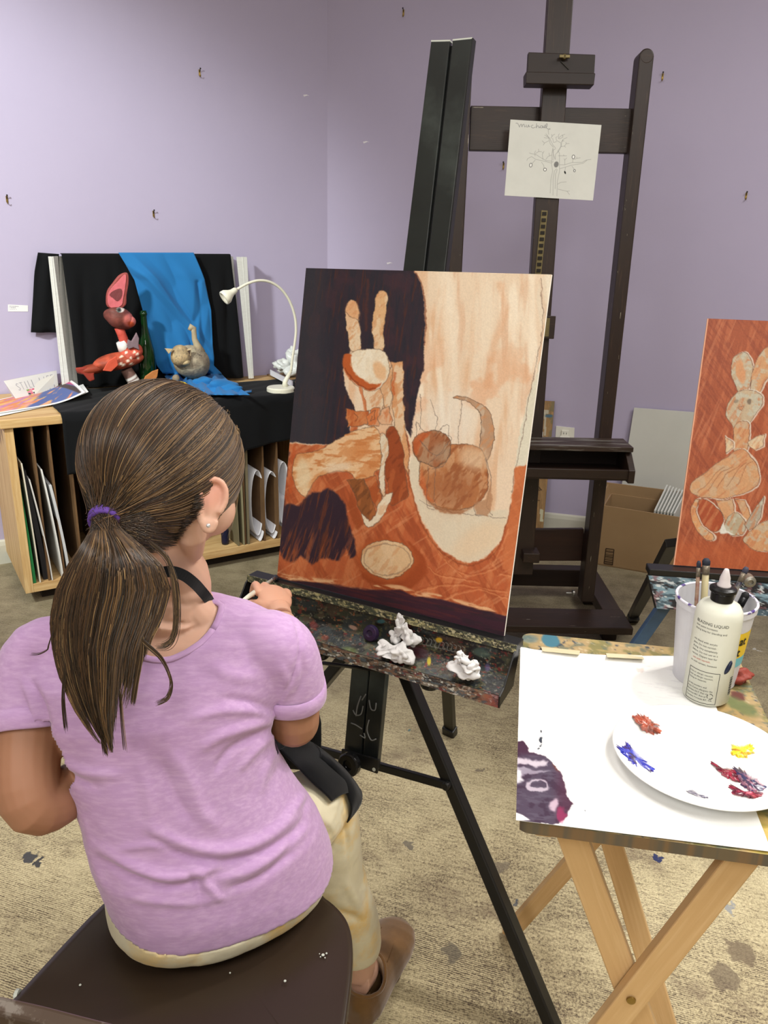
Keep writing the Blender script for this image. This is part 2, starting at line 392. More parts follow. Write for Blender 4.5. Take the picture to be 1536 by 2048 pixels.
# ---- lights of the room: ceiling panels and one track spot on the left wall ----
for i,(x,y,p) in enumerate([(-1.3,-1.0,34),(1.0,.1,30),(1.9,1.6,30),(-.4,1.5,16),(.2,-1.8,26)]):
    area('ceiling_lamp',(x,y,HC-.03),.6,1.1,p,(x,y,0))
spot('track_spot_left',(-1.9,.8,2.6),tuple(PP(-60,560,WLp,nL)),330,57,.75,.12,(.96,1,.95))
spot('track_spot_table',(1.35,1.75,2.6),(.42,.85,.66),75,62,.9,.06)
# ---- picture hooks left in the walls ----
M['brass']=mat('aged_brass',(150,125,70),rough=.35,metal=.9)
M['darkmetal']=mat('dark_metal',(38,34,30),rough=.4,metal=.6)
hooks=[(399,147,0,'left wall, upper middle, highest there'),(14,400,0,'left edge of the left wall'),(307,429,0,'left wall straight above the blue cloth'),(807,27,1,'right wall near the ceiling, left of the black easel mast'),(1325,155,1,'right wall just right of the tall easel post'),(1007,333,1,'right wall just left of the pencil drawing'),(1492,393,1,'far right of the right wall, above the orange painting')]
for px,py,w_,t in hooks:
    q=PP(px,py,(WRp if w_ else WLp),(nR if w_ else nL));n=-(nR if w_ else nL);u=uR if w_ else uL
    r=empty('picture_hook',q,'brass picture hook on the '+t,'hook','picture hooks in the walls')
    a=MB();a.box(q+n*.0012+A3(0,0,.003),(.007,.002,.022),[u,n,(0,0,1)]);a.tube([q+n*.002+A3(0,0,-.008),q+n*.006+A3(0,0,-.013),q+n*.011+A3(0,0,-.012),q+n*.013+A3(0,0,-.006)],.0016,8)
    a.build('hook',M['brass'],r,bevel=.0005)
    a=MB();a.tube([q+n*.012+A3(0,0,.016),q-n*.0+A3(0,0,.002)],.0013,8);a.lathe([(.0001,0),(.003,.0),(.003,.0015),(.0001,.002)],q+n*.012+A3(0,0,.016),n,10);a.build('nail',M['darkmetal'],r)
# paint nicks
M['nick']=mat('spackle_white',(225,222,228),rough=.7)
for px,py,w_,t in [(613,192,0,'white scuff on the left wall near the corner'),(733,285,1,'small white scuff on the right wall right of the corner'),(780,527,1,'white scuff on the right wall just above the canvas')]:
    q=PP(px,py,(WRp if w_ else WLp),(nR if w_ else nL));n=-(nR if w_ else nL);u=uR if w_ else uL
    a=MB();a.prism([q+n*.0002+u*x+A3(0,0,z) for x,z in((-.016,.003),(.0,.006),(.014,.001),(.004,.002),(-.012,-.004))],n*.0006);tag(a.build('wall_scuff',M['nick']),t,'scuff')
# label card on the left wall
q=[PP(x,y,WLp-nL*.001,nL) for x,y in((16,609),(56,611),(56,623),(16,623))]
def lab(X,Y):
    im=np.ones(X.shape+(3,))*225.
    for k,(yy,w_) in enumerate(((.25,.45),(.45,.3),(.65,.35))): im=mx(im,(150,148,160),((abs(Y-yy)<.05)&(X>.08)&(X<.08+w_)&(np.sin(X*90+k)>-.4)).astype(float))
    return im
M['paper']=mat('paper',vc=True,rough=.75)
tag(panel('wall_label',q,50,16,lab,M['paper'],.001),'small white caption card stuck on the left wall beside the black drape','label')
# ================= storage cabinet with still life =================
CZ=.688
CO=PZ(52,1188,.05);CO[2]=0
ac=math.radians(32.);cu_=A3(math.cos(ac),math.sin(ac),0);cv=A3(-cu_[1],cu_[0],0);ck=A3(0,0,1)
def CL(u,v,z): return CO+cu_*u+cv*v+ck*z
CAX=[cu_,cv,ck]
CD=.0
for _ in range(1): CD=float((WLp-CO)@nL)-.004
CLen=1.22
M['pine']=mat('pine_plywood',(205,172,120),rough=.55,var=((168,128,78),5.,.8),var2=((222,196,148),14.,.5,.5,.7),stretch=(.6,9,9),bump=(.15,30))
M['ply_dark']=mat('hardboard_divider',(112,84,54),rough=.7,var=((82,58,36),6.,.8))
M['black_cloth']=mat('black_cotton_cloth',(17,18,20),rough=.95,spec=.15,sheen=.04,bump=(.2,300,.0006))
cab=empty('storage_cabinet',CL(0,0,0),'plywood storage cabinet of upright slots standing along the left wall','cabinet')
def cbox(mb,u0,u1,v0,v1,z0,z1): mb.box(CL((u0+u1)/2,(v0+v1)/2,(z0+z1)/2),(u1-u0,v1-v0,z1-z0),CAX)
T=.03
mb=MB();cbox(mb,-.012,CLen,-.01,CD,CZ-T,CZ);mb.build('top_board',M['pine'],cab,bevel=.002)
mb=MB();cbox(mb,0,.028,0,CD,.05,CZ-T);mb.build('side_panel',M['pine'],cab,bevel=.0015)
mb=MB();cbox(mb,CLen-.03,CLen-.002,0,CD,.05,CZ-T);mb.build('side_panel',M['pine'],cab,bevel=.0015)
mb=MB();cbox(mb,.028,CLen-.03,0,CD-.01,.05,.083);mb.build('bottom_shelf',M['pine'],cab,bevel=.0015)
mb=MB();cbox(mb,.06,CLen-.05,.06,CD-.03,0,.05);mb.build('plinth',mat('dark_plinth',(40,32,26),rough=.8),cab)
mb=MB();cbox(mb,.028,CLen-.03,CD-.012,CD-.002,.083,CZ-T);mb.build('back_panel',M['ply_dark'],cab)
def cu_at(px,py,v=0.): q=PP(px,py,CL(0,v,0),cv);return float((q-CO)@cu_),q[2]
divs=[cu_at(80,1000)[0],cu_at(112,1000)[0],cu_at(150,1000)[0]]
divs+=[divs[-1]+.105*k for k in range(1,4)]
divs+=[cu_at(487,950)[0],cu_at(527,950)[0],cu_at(555,950)[0]]
divs=sorted([d for d in divs if .04<d<CLen-.04])
for d in divs:
    mb=MB();cbox(mb,d-.003,d+.004,.004,CD-.014,.083,CZ-T);mb.build('divider',M['ply_dark'],cab)
# things filed in the slots
def sheet(name,px,z1,v0,v1,th,c,label,cat,lean=.0,group=None,rough=.6,z0=.084,px2=None,sc=(1,1)):
    u,_=cu_at(px,1120);du=lean
    mb=MB();n=8
    P=[]
    for i in range(n+1):
        t=i/n;z=z0+(z1-z0)*t;uu=u+du*t**1.5;P.append((uu,z))
    rings=[[CL(uu,v0,z),CL(uu+th,v0,z),CL(uu+th,v1,z),CL(uu,v1,z)] for uu,z in P]
    mb.loft(rings);m=mat(name+'_surface',c,rough=rough,var=(tuple(int(x*.85) for x in c),12.,.4))
    return tag(mb.build(name,m),label,cat,group)
sheet('folder',60,.46,.004,.33,.012,(30,112,58),'green paper folder standing in the first cabinet slot','folder',-.012)
sheet('folder',53,.44,.006,.30,.004,(120,180,132),'pale green sheet leaning against the side of the green folder','folder',-.012)
sheet('art_board',74,.53,.0,.40,.004,(215,208,190),'white edged board in the slot beside the green folder','board',-.012,'boards filed in the left slots')
sheet('portfolio',84,.50,.02,.42,.016,(38,38,42),'dark portfolio in the left slots between white edged boards','portfolio',-.03)
sheet('art_board',99,.47,.0,.38,.004,(206,204,200),'pale board curling out beside the dark portfolio','board',-.035,'boards filed in the left slots')
sheet('art_board',121,.50,.0,.38,.005,(222,222,218),'whitish board leaning in the third slot from the left','board',-.03)
sheet('art_board',133,.44,.0,.36,.009,(200,202,205),'grey white board beside the ponytail in the third slot','board',-.03)
sheet('portfolio',478,.50,.0,.4,.005,(120,112,86),'brown cardboard sheet filed just right of the face','portfolio',-.01)
sheet('portfolio',489,.52,.0,.4,.004,(150,143,112),'thin tan cardboard sheet filed behind the brown one','portfolio',-.004)
sheet('portfolio',497,.50,.0,.4,.009,(118,108,84),'thick grey brown cardboard sheet filed right of the thin tan one','portfolio',.002)
# rolled papers
M['whitepaper']=mat('white_paper',(214,214,218),rough=.7,var=((196,196,204),6.,.4))
def rollp(pxl,z0,z1,w,dep,label,seed):
    u0,_=cu_at(pxl,1000);mb=MB();n=40;rs=np.random.RandomState(seed)
    R=[]
    for j in range(2):
        v=.004 if j==0 else dep
        ring=[]
        for i in range(n):
            t=i/(n-1);a=-math.pi/2+t*2*math.pi*1.22;r=1-.16*t
            ring.append(CL(u0+w/2+math.cos(a)*w/2*r,v+.02*t,(z0+z1)/2+math.sin(a)*(z1-z0)/2*r))
        R.append(ring)
    mb.loft(R,closed=False);o=mb.build('paper_roll',M['whitepaper'],smooth=True,solid=.0012);return tag(o,label,'paper roll','rolled papers in the cabinet')
rollp(504,.086,.40,.062,.40,'loosely rolled white paper in the slot right of the cardboard sheets',1)
rollp(532,.086,.385,.066,.40,'rolled white paper with overlapping curls, middle one of three',2)
rollp(557,.12,.42,.06,.40,'rolled cream paper half hidden by the left edge of the canvas',3)
tag(MB().lathe([(.014,0),(.016,.01),(.016,.06),(.012,.075)],CL(cu_at(459,1075)[0],.05,.084),n=16).build('paint_jar',mat('dark_blue_plastic',(22,24,50),rough=.3),smooth=True),'small dark blue jar on the bottom shelf beside the chin','jar')
# ---- black table cloth over cabinet top ----
ua=cu_at(122,840)[0]
zb=cu_at(484,893)[1]
def cloth_surface(fn,nu,nv): 
    return [[fn(i/(nu-1),j/(nv-1)) for i in range(nu)] for j in range(nv)]
ucA,_=cu_at(484,893);ucB,zb2=cu_at(585,870)
def tcl(s,t):
    u=ua+.0+(CLen+.02-ua)*s
    # path: back edge on top -> front edge -> hang
    vb=.40-.10*sst(s,.55,.8)+.02*math.sin(s*9)
    Lt=vb;Lh=CZ-(zb+(zb2-zb)*max(0.,(u-ucA)/(ucB-ucA)))+.012*(u<ucA);d=t*(Lt+Lh+.02)
    rip=.0035*math.sin(u*31+1)+.003*math.sin(u*57)
    if d<Lt: p=(vb-d,CZ+.004+.003*abs(math.sin(u*23+d*40))*(1-s*.3)); v,z=p
    elif d<Lt+.02:
        a=(d-Lt)/.02*math.pi/2;v=-.0-math.sin(a)*.014-.0;z=CZ+.004-(1-math.cos(a))*.014
    else:
        h=d-Lt-.02;v=-.014-.004-(rip+.008*math.sin(u*17))*min(1,h*8)*1.2-.004;z=CZ-.01-h
    if s<.02:u-=.0
    sk=-.03*(max(0,CZ-z)) 
    return CL(u+sk*(1-s)*0.3,v,z)
mb=MB();mb.loft(cloth_surface(tcl,90,60),closed=False);tag(mb.build('tablecloth',M['black_cloth'],smooth=True,solid=.0015),'black cloth spread over the cabinet top and hanging down its front','cloth')
# ---- white display board (three panels) ----
LF=PZ(126,776,CZ+.004);LF=LF-nL*max(0,float((LF-WLp)@nL)+.06)
RF=PZ(503,757,CZ+.006);RF=RF-nL*max(0,float((RF-WLp)@nL)+.05)
dd=nrm((RF-LF)*A3(1,1,0));dn=A3(-dd[1],dd[0],0)
if dn@nL<0:dn=-dn
LT=PY(103,513,LF[1]+.0);RT=PY(484,514,RF[1]);hB=(LT[2]+RT[2])/2-CZ
M['foam']=mat('white_corrugated_plastic',(214,215,210),rough=.5,var=((196,197,192),40.,.5),stretch=(1,1,6))
disp=empty('display_board',(LF+RF)/2,'white three panel board standing on the cabinet behind the still life','display board')
def vpan(a,b,z0,z1,th,lean=0): 
    mb=MB();d=nrm((b-a)*A3(1,1,0));n=A3(-d[1],d[0],0)
    a=np.array(a);b=np.array(b);a[2]=b[2]=z0
    mb.prism([a-n*th/2,b-n*th/2,b+n*th/2,a+n*th/2],(0,0,z1-z0));return mb
BKo=nL*.04
gap=float((WLp-(LF+RF)/2)@nL)-.012
LBk=LF+dd*.03+dn*min(gap,.10)*.8;RBk=RF-dd*.02+dn*min(gap,.1)*.8
z1=CZ+hB
# leaning a little: top is narrower at the left as in the photo
def wing(pf,pb,tf,th=.006,wfront=.02):
    mb=MB();pf=np.array(pf);pb=np.array(pb);tf=np.array(tf)
    tb=tf+(pb-pf);pf[2]=pb[2]=CZ+.006;n=nrm(np.cross(pb-pf,(0,0,1)))
    V=[pf-n*th/2,pb-n*th/2,tb-n*th/2,tf-n*th/2];V+= [p+n*th for p in V]
    mb.add(V,[(0,1,2,3),(7,6,5,4),(0,4,5,1),(1,5,6,2),(2,6,7,3),(3,7,4,0)]);return mb
LTt=PP(102,513,LF,cv);RTt=PP(484,514,RF,cv)
wing(LF-dd*.008,LBk+dd*.004,LTt,.006).build('side_wing',M['foam'],disp)
wing(RF+dd*.0,RBk+dd*.045,RTt+dd*.0,.006).build('side_wing',M['foam'],disp)
# broad faces of the wings turned slightly outward
def flap(a,w_,t,name='wing_edge'):
    mb=MB();a=np.array(a);t=np.array(t);a[2]=CZ+.006
    mb.prism([a-dd*w_[0],a+dd*w_[0],t+dd*w_[1],t-dd*w_[1]],cv*.008);return mb.build(name,M['foam'],disp,bevel=.001)
flap(LF,(.014,.009),LTt,'wing_edge');flap(RF,(.011,.022),RTt,'wing_edge')
mb=MB();mb.add([LBk,RBk,RTt+(RBk-RF),LTt+(LBk-LF)]+[p+dn*.006 for p in (LBk,RBk,RTt+(RBk-RF),LTt+(LBk-LF))],[(0,1,2,3),(7,6,5,4),(0,4,5,1),(1,5,6,2),(2,6,7,3),(3,7,4,0)]);mb.build('back_panel',M['foam'],disp)
# black drape on the backdrop
def drape_fn(s,t):
    # s along, t down. front sheet hangs inside from top edge to the table, then runs forward
    a=LTt*(1-s)+RTt*s+dd*(.012*(1-s)-.018*s)
    bL=LF*(1-s)+RF*s+dd*(.02*(1-s)-.018*s)
    back=(LBk-LF)*(1-s)+(RBk-RF)*s
    up_=.012
    if t<.15:
        k=t/.15;q=a+back*(1.0-.0)+dn*.012*(1-k)*2.0;q=q*1.;q[2]=a[2]+.006+.004*math.sin(k*math.pi);q=q-dn*(.03*k)
        return q
    k=(t-.15)/.85
    top=a+back-dn*.012;bot=bL+back*.9-dn*.02;bot[2]=CZ+.012
    q=top*(1-k)+bot*k
    w_=.010*math.sin(s*26+1.5*k)+.008*math.sin(s*11+3*k+1)+.006*math.sin(s*47)
    q=q-dn*(.012+abs(w_)*1.1*min(1,k*3))
    return q
mb=MB();mb.loft(cloth_surface(drape_fn,80,40),closed=False);tag(mb.build('backdrop_drape',M['black_cloth'],smooth=True,solid=.0015),'black cloth hung over the white display board behind the still life','cloth')
# flap hanging outside left
fl=[PP(x,y,LF+dn*.02-dd*.05,dn) for x,y in((75,504),(108,509),(112,665),(62,665),(66,600),(68,540))]
n_=dn
mb=MB();R=[]
for k in range(14):
    t=k/13;l=PP(np.interp(t,[0,.25,.6,1],[76,69,66,62]),505+t*160,LF+dn*.03,dn);r=PP(118-t*-4,508+t*157,LF+dn*.03,dn)
    R.append([l*(1-s)+r*s+dn*(.006*math.sin(s*9+t*2)) for s in np.linspace(0,1,14)])
mb.loft(R,closed=False);tag(mb.build('drape_flap',M['black_cloth'],smooth=True,solid=.0015),'black cloth end hanging outside the left wing of the display board','cloth')
# blue cloth
M['blue_cloth']=mat('blue_cotton_cloth',(38,112,172),rough=.85,spec=.2,sheen=.1,bump=(.15,350,.0005))
def blue_fn(s,t):
    # left/right border of the cloth in the board plane, forward of the black drape
    ty=[505,560,620,680,730,760,790];lx=[236,268,283,300,312,335,372];rx=[386,408,421,424,425,455,500]
    yy=505+(790-505)*t
    x=np.interp(yy,ty,lx)*(1-s)+np.interp(yy,ty,rx)*s
    if yy<748:
        k=(yy-505)/243.
        base=(LTt+RTt)/2+(LBk-LF)-dn*(.012+.03+.022*k)
        q=PP(x,yy,base,dn)
        fold=.010*math.sin(s*5+3*t)+.004*math.sin(s*17-9*t)+.016*max(0,1-abs((s-(.15+.85*t)))*6)+.012*max(0,1-abs((s-(1.05-.5*t)))*9)*(t>.2)+.010*max(0,1-abs((s-(-.1+1.5*t)))*8)
        q=q-dn*(.006+abs(fold)*1.3*min(1,k*5+.1))
        return q
    q=PZ(x,yy,CZ+.016);k=(yy-748)/42.
    z=.012+.018*abs(math.sin(s*9+k*2))+.014*math.sin(s*15+1+k*5)**2
    return PZ(x,yy-8*k*0,CZ+.010+z*(1-k*.6))
mb=MB();mb.loft(cloth_surface(blue_fn,70,90),closed=False);tag(mb.build('blue_drape',M['blue_cloth'],smooth=True,solid=.0015),'bright blue cloth draped down the middle of the black backdrop onto the table','cloth')
# crumpled blue tail
mb=MB()
for c,r,s_ in[((410,762),(.045,.035,.028),3),((440,768),(.06,.04,.030),4),((462,772),(.045,.03,.022),5),((395,778),(.05,.02,.016),6)]:
    q=PZ(c[0],c[1]+14,CZ+.012);mb.blob(q+A3(0,0,r[2]*.5),r,CAX,s_,.22,26,18,fr=3.2)
q=PZ(480,785,CZ+.012);mb.prism([q,q+cu_*.05+A3(0,0,.004),q+cu_*.04-cv*.02,q-cu_*.02-cv*.02],(0,0,.004))
tag(mb.build('blue_cloth_bunch',M['blue_cloth'],smooth=True),'crumpled end of the blue cloth bunched on the table before the cat figure','cloth')
# ---- rabbit figure ----
def at(px,py,dv=.0):  # point in a plane in front of the backdrop
    b=(LF+RF)/2-dn*dv;return PP(px,py,b,dn)
M['pm']=mat('painted_paper_mache',vc=True,rough=.6,bump=(.5,60,.004),var=((120,60,50),30.,.16))
rb=at(225,770,.10);rab=empty('rabbit_sculpture',A3(rb[0],rb[1],CZ+.006),'orange and brown papier mache rabbit figure with one tall pink ear and a bow tie','sculpture')
px_m=float(np.linalg.norm(at(325,650,.1)-at(225,650,.1)))/100.
fx=-dn;AXF=[dd,fx,ck]
def pblob(mb,px,py,rx,ry,rz,rot,col,dv=.1,seed=0,amp=.04,n=22,m=14,fr=2.):
    c=at(px,py,dv);a=math.radians(rot);e1=dd*math.cos(a)+ck*math.sin(a);e2=-dd*math.sin(a)+ck*math.cos(a)
    mb.blob(c,(rx*px_m,rz*px_m,ry*px_m),[e1,fx,e2],seed,amp,n,m,None if callable(col) else col,fr)
    if callable(col):
        V=mb.V[-1];mb.C[-1]=lin(col(pix(V)))
def vcc(base,seed,amt=.25,extra=None):
    def f(q):
        n=fbm(q[:,0],q[:,1],9,9,0,seed);im=np.array(base,float)*(1-amt/2+amt*1.1*(n-.2))[:,None]
        if extra:im=extra(q,im)
        return np.clip(im,0,255)
    return f
# body
def dots(q,im):
    for x,y in((232,700),(243,713),(252,705),(262,716),(269,704),(276,716),(255,722),(240,728),(224,722),(263,728),(275,708),(216,735),(247,730),(228,732),(270,694)): im=mx(im,(240,225,205),1-sst(np.hypot(q[:,0]-x,q[:,1]-y),2.,3.4))
    return im
b_=MB();pblob(b_,235,722,52,17,26,8,vcc((182,80,54),2,.6,dots),n=60,m=40,seed=4,amp=.08)
pblob(b_,260,708,26,18,22,20,vcc((204,86,64),3,.45,dots),n=50,m=34,seed=5,amp=.1);pblob(b_,186,738,32,10,13,8,vcc((150,62,38),4,.5),seed=6,amp=.06)
b_.build('body',M['pm'],rab,smooth=True)
b_=MB();b_.prism([at(x,y,.1) for x,y in((190,738),(170,733),(150,735),(152,742),(166,748),(178,762),(188,758),(186,748))],fx*.02,(150,52,38));b_.build('tail',M['pm'],rab,bevel=.004)
b_=MB();b_.prism([at(x,y,.155) for x,y in((205,741),(216,722),(232,712),(236,730),(222,743))],fx*.006,(210,86,60));b_.build('wing_flap',M['pm'],rab,bevel=.002)
b_=MB();b_.tube([at(238,655,.1),at(243,668,.1),at(249,684,.1),at(252,700,.1)],[.018,.017,.018,.026],18,col=(196,78,64));b_.build('neck',M['pm'],rab,smooth=True)
b_=MB();b_.tube([at(242,682,.1),at(247,692,.1),at(250,702,.1)],[.020,.024,.024],18,col=(225,225,222));b_.build('collar',M['pm'],rab,smooth=True)
b_=MB();b_.prism([at(x,y,.13) for x,y in((255,678),(262,682),(272,664),(277,676),(276,690),(278,700),(266,694),(256,698),(253,690))],fx*.012,(128,110,118));b_.build('bow_tie',M['pm'],rab,bevel=.003)
def face(q,im):
    im=mx(im,(216,120,112),ellm(q[:,0],q[:,1],260,640,13,14,20,.3));im=mx(im,(205,88,52),ellm(q[:,0],q[:,1],262,648,7,5,20,.4))
    im=mx(im,(232,225,220),ellm(q[:,0],q[:,1],241,619,8,6,-10,.15));im=mx(im,(70,90,88),ellm(q[:,0],q[:,1],238,620,4.5,5,0,.2));im=mx(im,(25,25,28),ellm(q[:,0],q[:,1],238,620,2.4,3,0,.2))
    im=mx(im,(235,228,224),ellm(q[:,0],q[:,1],262,617,5,4,20,.15));im=mx(im,(45,60,62),ellm(q[:,0],q[:,1],264,617,2,2.4,20,.15));return im
b_=MB();pblob(b_,238,636,30,22,26,-22,vcc((122,66,58),7,.6,face),n=70,m=50,seed=8,amp=.05);pblob(b_,258,643,13,12,20,-10,vcc((190,96,80),8,.4,face),n=40,m=30,seed=9,amp=.03)
b_.build('head',M['pm'],rab,smooth=True)
b_=MB()
out=crm([(214,613),(211,597),(214,580),(224,566),(236,551),(248,545),(255,548),(256,566),(252,590),(250,610),(232,618)],4)
b_.prism([at(x,y,.09) for x,y in out],fx*.016,(150,70,66));b_.build('ear',M['pm'],rab,bevel=.005)
b_=MB();inn=crm([(218,612),(215,594),(221,578),(236,562),(247,550),(252,552),(250,575),(246,598),(243,610),(230,616)],4)
P_=[at(x,y,.108) for x,y in inn];b_.prism(P_,fx*.001,(214,110,118));b_.build('ear_lining',M['pm'],rab)
b_=MB();P_=[at(x,y,.110) for x,y in crm([(219,590),(226,582),(240,577),(244,583),(242,595),(234,602),(226,596)],3)];b_.prism(P_,fx*.001,(118,58,62));b_.build('ear_hollow',M['pm'],rab)
b_=MB()
L0=[at(252,738,.1),at(259,748,.1),at(266,758,.1),at(274,772,.1),at(279,782,.1)]
n=21;R=np.linspace(0,1,n);Pth=np.array([np.array(L0[0])*(1-t)+np.array(L0[-1])*t for t in R]);cols=[];b_.tube(Pth,[.022+.004*t for t in R],20)
for t in R: cols+= [((232,230,226) if (t>.3 and (t*6.2)%1<.55) else (120,92,84))]*20
b_.C[-1]=lin(cols);b_.build('striped_leg',M['pm'],rab,smooth=True)
b_=MB();b_.prism([at(x,y,.135) for x,y in((284,765),(290,752),(304,742),(316,738),(314,752),(306,768),(296,772))],fx*.008,(190,122,66));b_.build('paper_fin',M['pm'],rab,bevel=.002)
# ---- green bottle ----
bb=at(297,765,.075);bb[2]=CZ+.006
sc=float(np.linalg.norm(at(297,765,.075)-at(297,609,.075)))
r0=.033*sc/.30
pr=[(0,0),(.9*r0,0),(r0,.01),(r0,.42*sc),(.93*r0,.50*sc),(.72*r0,.60*sc),(.50*r0,.70*sc),(.38*r0,.80*sc),(.34*r0,.92*sc),(.34*r0,.94*sc),(.42*r0,.945*sc),(.42*r0,.975*sc),(.36*r0,.98*sc),(.36*r0,1.0*sc),(.26*r0,1.0*sc),(.26*r0,.94*sc),(.34*r0*.8,.80*sc),(.6*r0,.62*sc),(.9*r0,.42*sc),(.9*r0,.02),(0,.015)]
m_,nt,b__=newmat('green_bottle_glass');b__.inputs['Base Color'].default_value=S(14,52,20);b__.inputs['Roughness'].default_value=.06;b__.inputs['Transmission Weight'].default_value=.35;b__.inputs['IOR'].default_value=1.5
mb=MB();mb.lathe(pr,bb,n=40,cap=False);o=mb.build('wine_bottle',m_,smooth=True,loc=bb);tag(o,'dark green empty wine bottle standing between rabbit figure and blue cloth','bottle')
# ---- cat figure ----
cb=at(385,765,.12);cat=empty('cat_sculpture',A3(cb[0],cb[1],CZ+.02),'newsprint covered papier mache cat figure with upright tail on the blue cloth','sculpture')
def news(q,im):
    n=vnoise(q[:,0]/2.2,q[:,1]/1.3,5);im=mx(im,(105,98,86),(n>.72)*.5);
    im=mx(im,(80,75,70),linem(q[:,0],q[:,1],[(395,708),(403,712)],2.2)*.8);return im
b_=MB();pblob(b_,384,725,38,35,34,-12,vcc((168,158,134),12,.45,news),dv=.12,n=80,m=60,seed=14,amp=.06)
for x,y in((352,757),(398,762)): pblob(b_,x,y,8,8,8,0,vcc((150,138,114),12,.3),dv=.14,seed=3)
b_.build('body',M['pm'],cat,smooth=True)
b_=MB();pblob(b_,361,712,21,22,22,20,vcc((188,165,124),13,.5,news),dv=.16,n=60,m=40,seed=15,amp=.05);pblob(b_,368,722,12,9,20,10,vcc((205,184,140),13,.3),dv=.165,n=30,m=20,seed=15,amp=.05);b_.build('head',M['pm'],cat,smooth=True)
for E_ in (((330,697),(346,698),(338,708)),((370,701),(383,697),(382,713))):
    b_=MB();b_.prism([at(x,y,.185) for x,y in E_],-fx*.01,(206,186,146));b_.build('ear',M['pm'],cat,bevel=.0015)
b_=MB();b_.prism([at(x,y,.187) for x,y in((373,702),(381,700),(380,709))],-fx*.001,(70,58,48));b_.build('ear_hollow',M['pm'],cat)
b_=MB();b_.tube([at(x,y,.12) for x,y in((400,705),(394,690),(389,678),(388,665),(387,657),(382,653),(378,660))],[.022,.014,.011,.010,.012,.012,.006],16,col=(176,164,136));b_.build('tail',M['pm'],cat,smooth=True)
# ---- lemon ----
lc=PZ(357,782,CZ+.02);mb=MB();mb.lathe([(0,-.042),(.006,-.040),(.012,-.034),(.026,-.018),(.030,0),(.026,.018),(.012,.034),(.006,.040),(0,.042)],lc+A3(0,0,.012)-cv*.03,cu_,24)
tag(mb.build('lemon',mat('lemon_skin',(248,216,40),rough=.4,bump=(.3,120,.001)),smooth=True),'bright yellow lemon on the black cloth just above the hair','lemon')
# ---- gooseneck lamp ----
M['lampw']=mat('cream_white_plastic',(226,224,206),rough=.35)
lb=PZ(572,788,CZ+.003);lb=lb+cv*.05
lamp=empty('gooseneck_lamp',lb,'small cream white gooseneck lamp at the right end of the cabinet','lamp')
mb=MB();mb.lathe([(0,0),(.054,0),(.056,.004),(.056,.017),(.053,.021),(0,.022)],lb,n=40);mb.build('base',M['lampw'],lamp,smooth=False,bevel=.0008)
bp=lb+A3(0,0,.02)+cu_*.02
def la(px,py): return PP(px,py,bp,cv)
mb=MB();mb.tube([bp,la(582,760)*A3(0,0,0)+bp+A3(0,0,.02),la(582,742)],[.013,.010,.0065],16);mb.build('stem',M['lampw'],lamp,smooth=True)
pts=crm([(582,742),(585,715),(589,690),(592,660),(589,630),(578,600),(561,577),(540,564),(518,561),(498,566),(482,574),(470,581)],5,False)
mb=MB();mb.tube([la(*p) for p in pts],.0052,12);mb.build('gooseneck',M['lampw'],lamp,smooth=True)
h0=la(474,578);h1=la(447,597);hd=nrm(h1-h0);Lh=np.linalg.norm(h1-h0)
mb=MB();mb.lathe([(.006,0),(.011,.008),(.012,Lh*.35),(.016,Lh*.5),(.026,Lh*.75),(.027,Lh*.95),(.024,Lh),(.020,Lh*.92),(0,Lh*.8)],h0,hd,24);mb.build('lamp_head',M['lampw'],lamp,smooth=True)
mb=MB();mb.lathe([(0,0),(.005,0),(.005,.004),(0,.004)],lb+A3(0,0,.011)+nrm(cu_*.75-cv*.66)*.054,nrm(cu_*.75-cv*.66),12);mb.build('switch',M['darkmetal'],lamp)
# ---- papers at the right end, behind lamp ----
M['kraft']=mat('brown_card',(142,112,76),rough=.8,var=((120,92,60),7.,.5))
def lay(name,pts,z,th,m,label,cat,curl=0):
    mb=MB();P=[PZ(x,y,z) for x,y in pts]
    for p in P:
        o_=float((p-(WLp-nL*.02))@nL)
        if o_>0:p-=nL*o_
    mb.prism(P,(0,0,th));return tag(mb.build(name,m),label,cat)
lay('card_sheet',[(508,737),(565,742),(600,744),(610,770),(560,760),(520,745)],CZ+.002,.004,M['kraft'],'brown card lying behind the lamp against the wall','card')
mb=MB();P=[[PZ(540+46*s,738+24*s+10*t*1.2,CZ+.012+.02*(1-s)*(1-t)+.005*t) for s in np.linspace(0,1,12)] for t in np.linspace(0,1,8)]
mb.loft(P,closed=False);tag(mb.build('loose_paper',M['whitepaper'],smooth=True,solid=.0008),'curled white paper lying between lamp and display board','paper')
mb=MB();q=PZ(585,750,CZ+.01);q=q-nL*max(0,float((q-WLp)@nL)+.07);mb.blob(q+A3(0,0,.045),(.05,.04,.05),None,21,.3,30,22,fr=4);mb.blob(q+A3(.0,.0,.09)+cu_*.01,(.03,.025,.03),None,23,.3,24,18,fr=4);mb.blob(q-cu_*.05+A3(0,0,.05),(.03,.02,.02),None,25,.3,24,18,fr=4)
tag(mb.build('crumpled_plastic_bag',mat('thin_white_plastic',(212,216,214),rough=.3),smooth=True),'crumpled white plastic bag behind the lamp beside the canvas','bag')
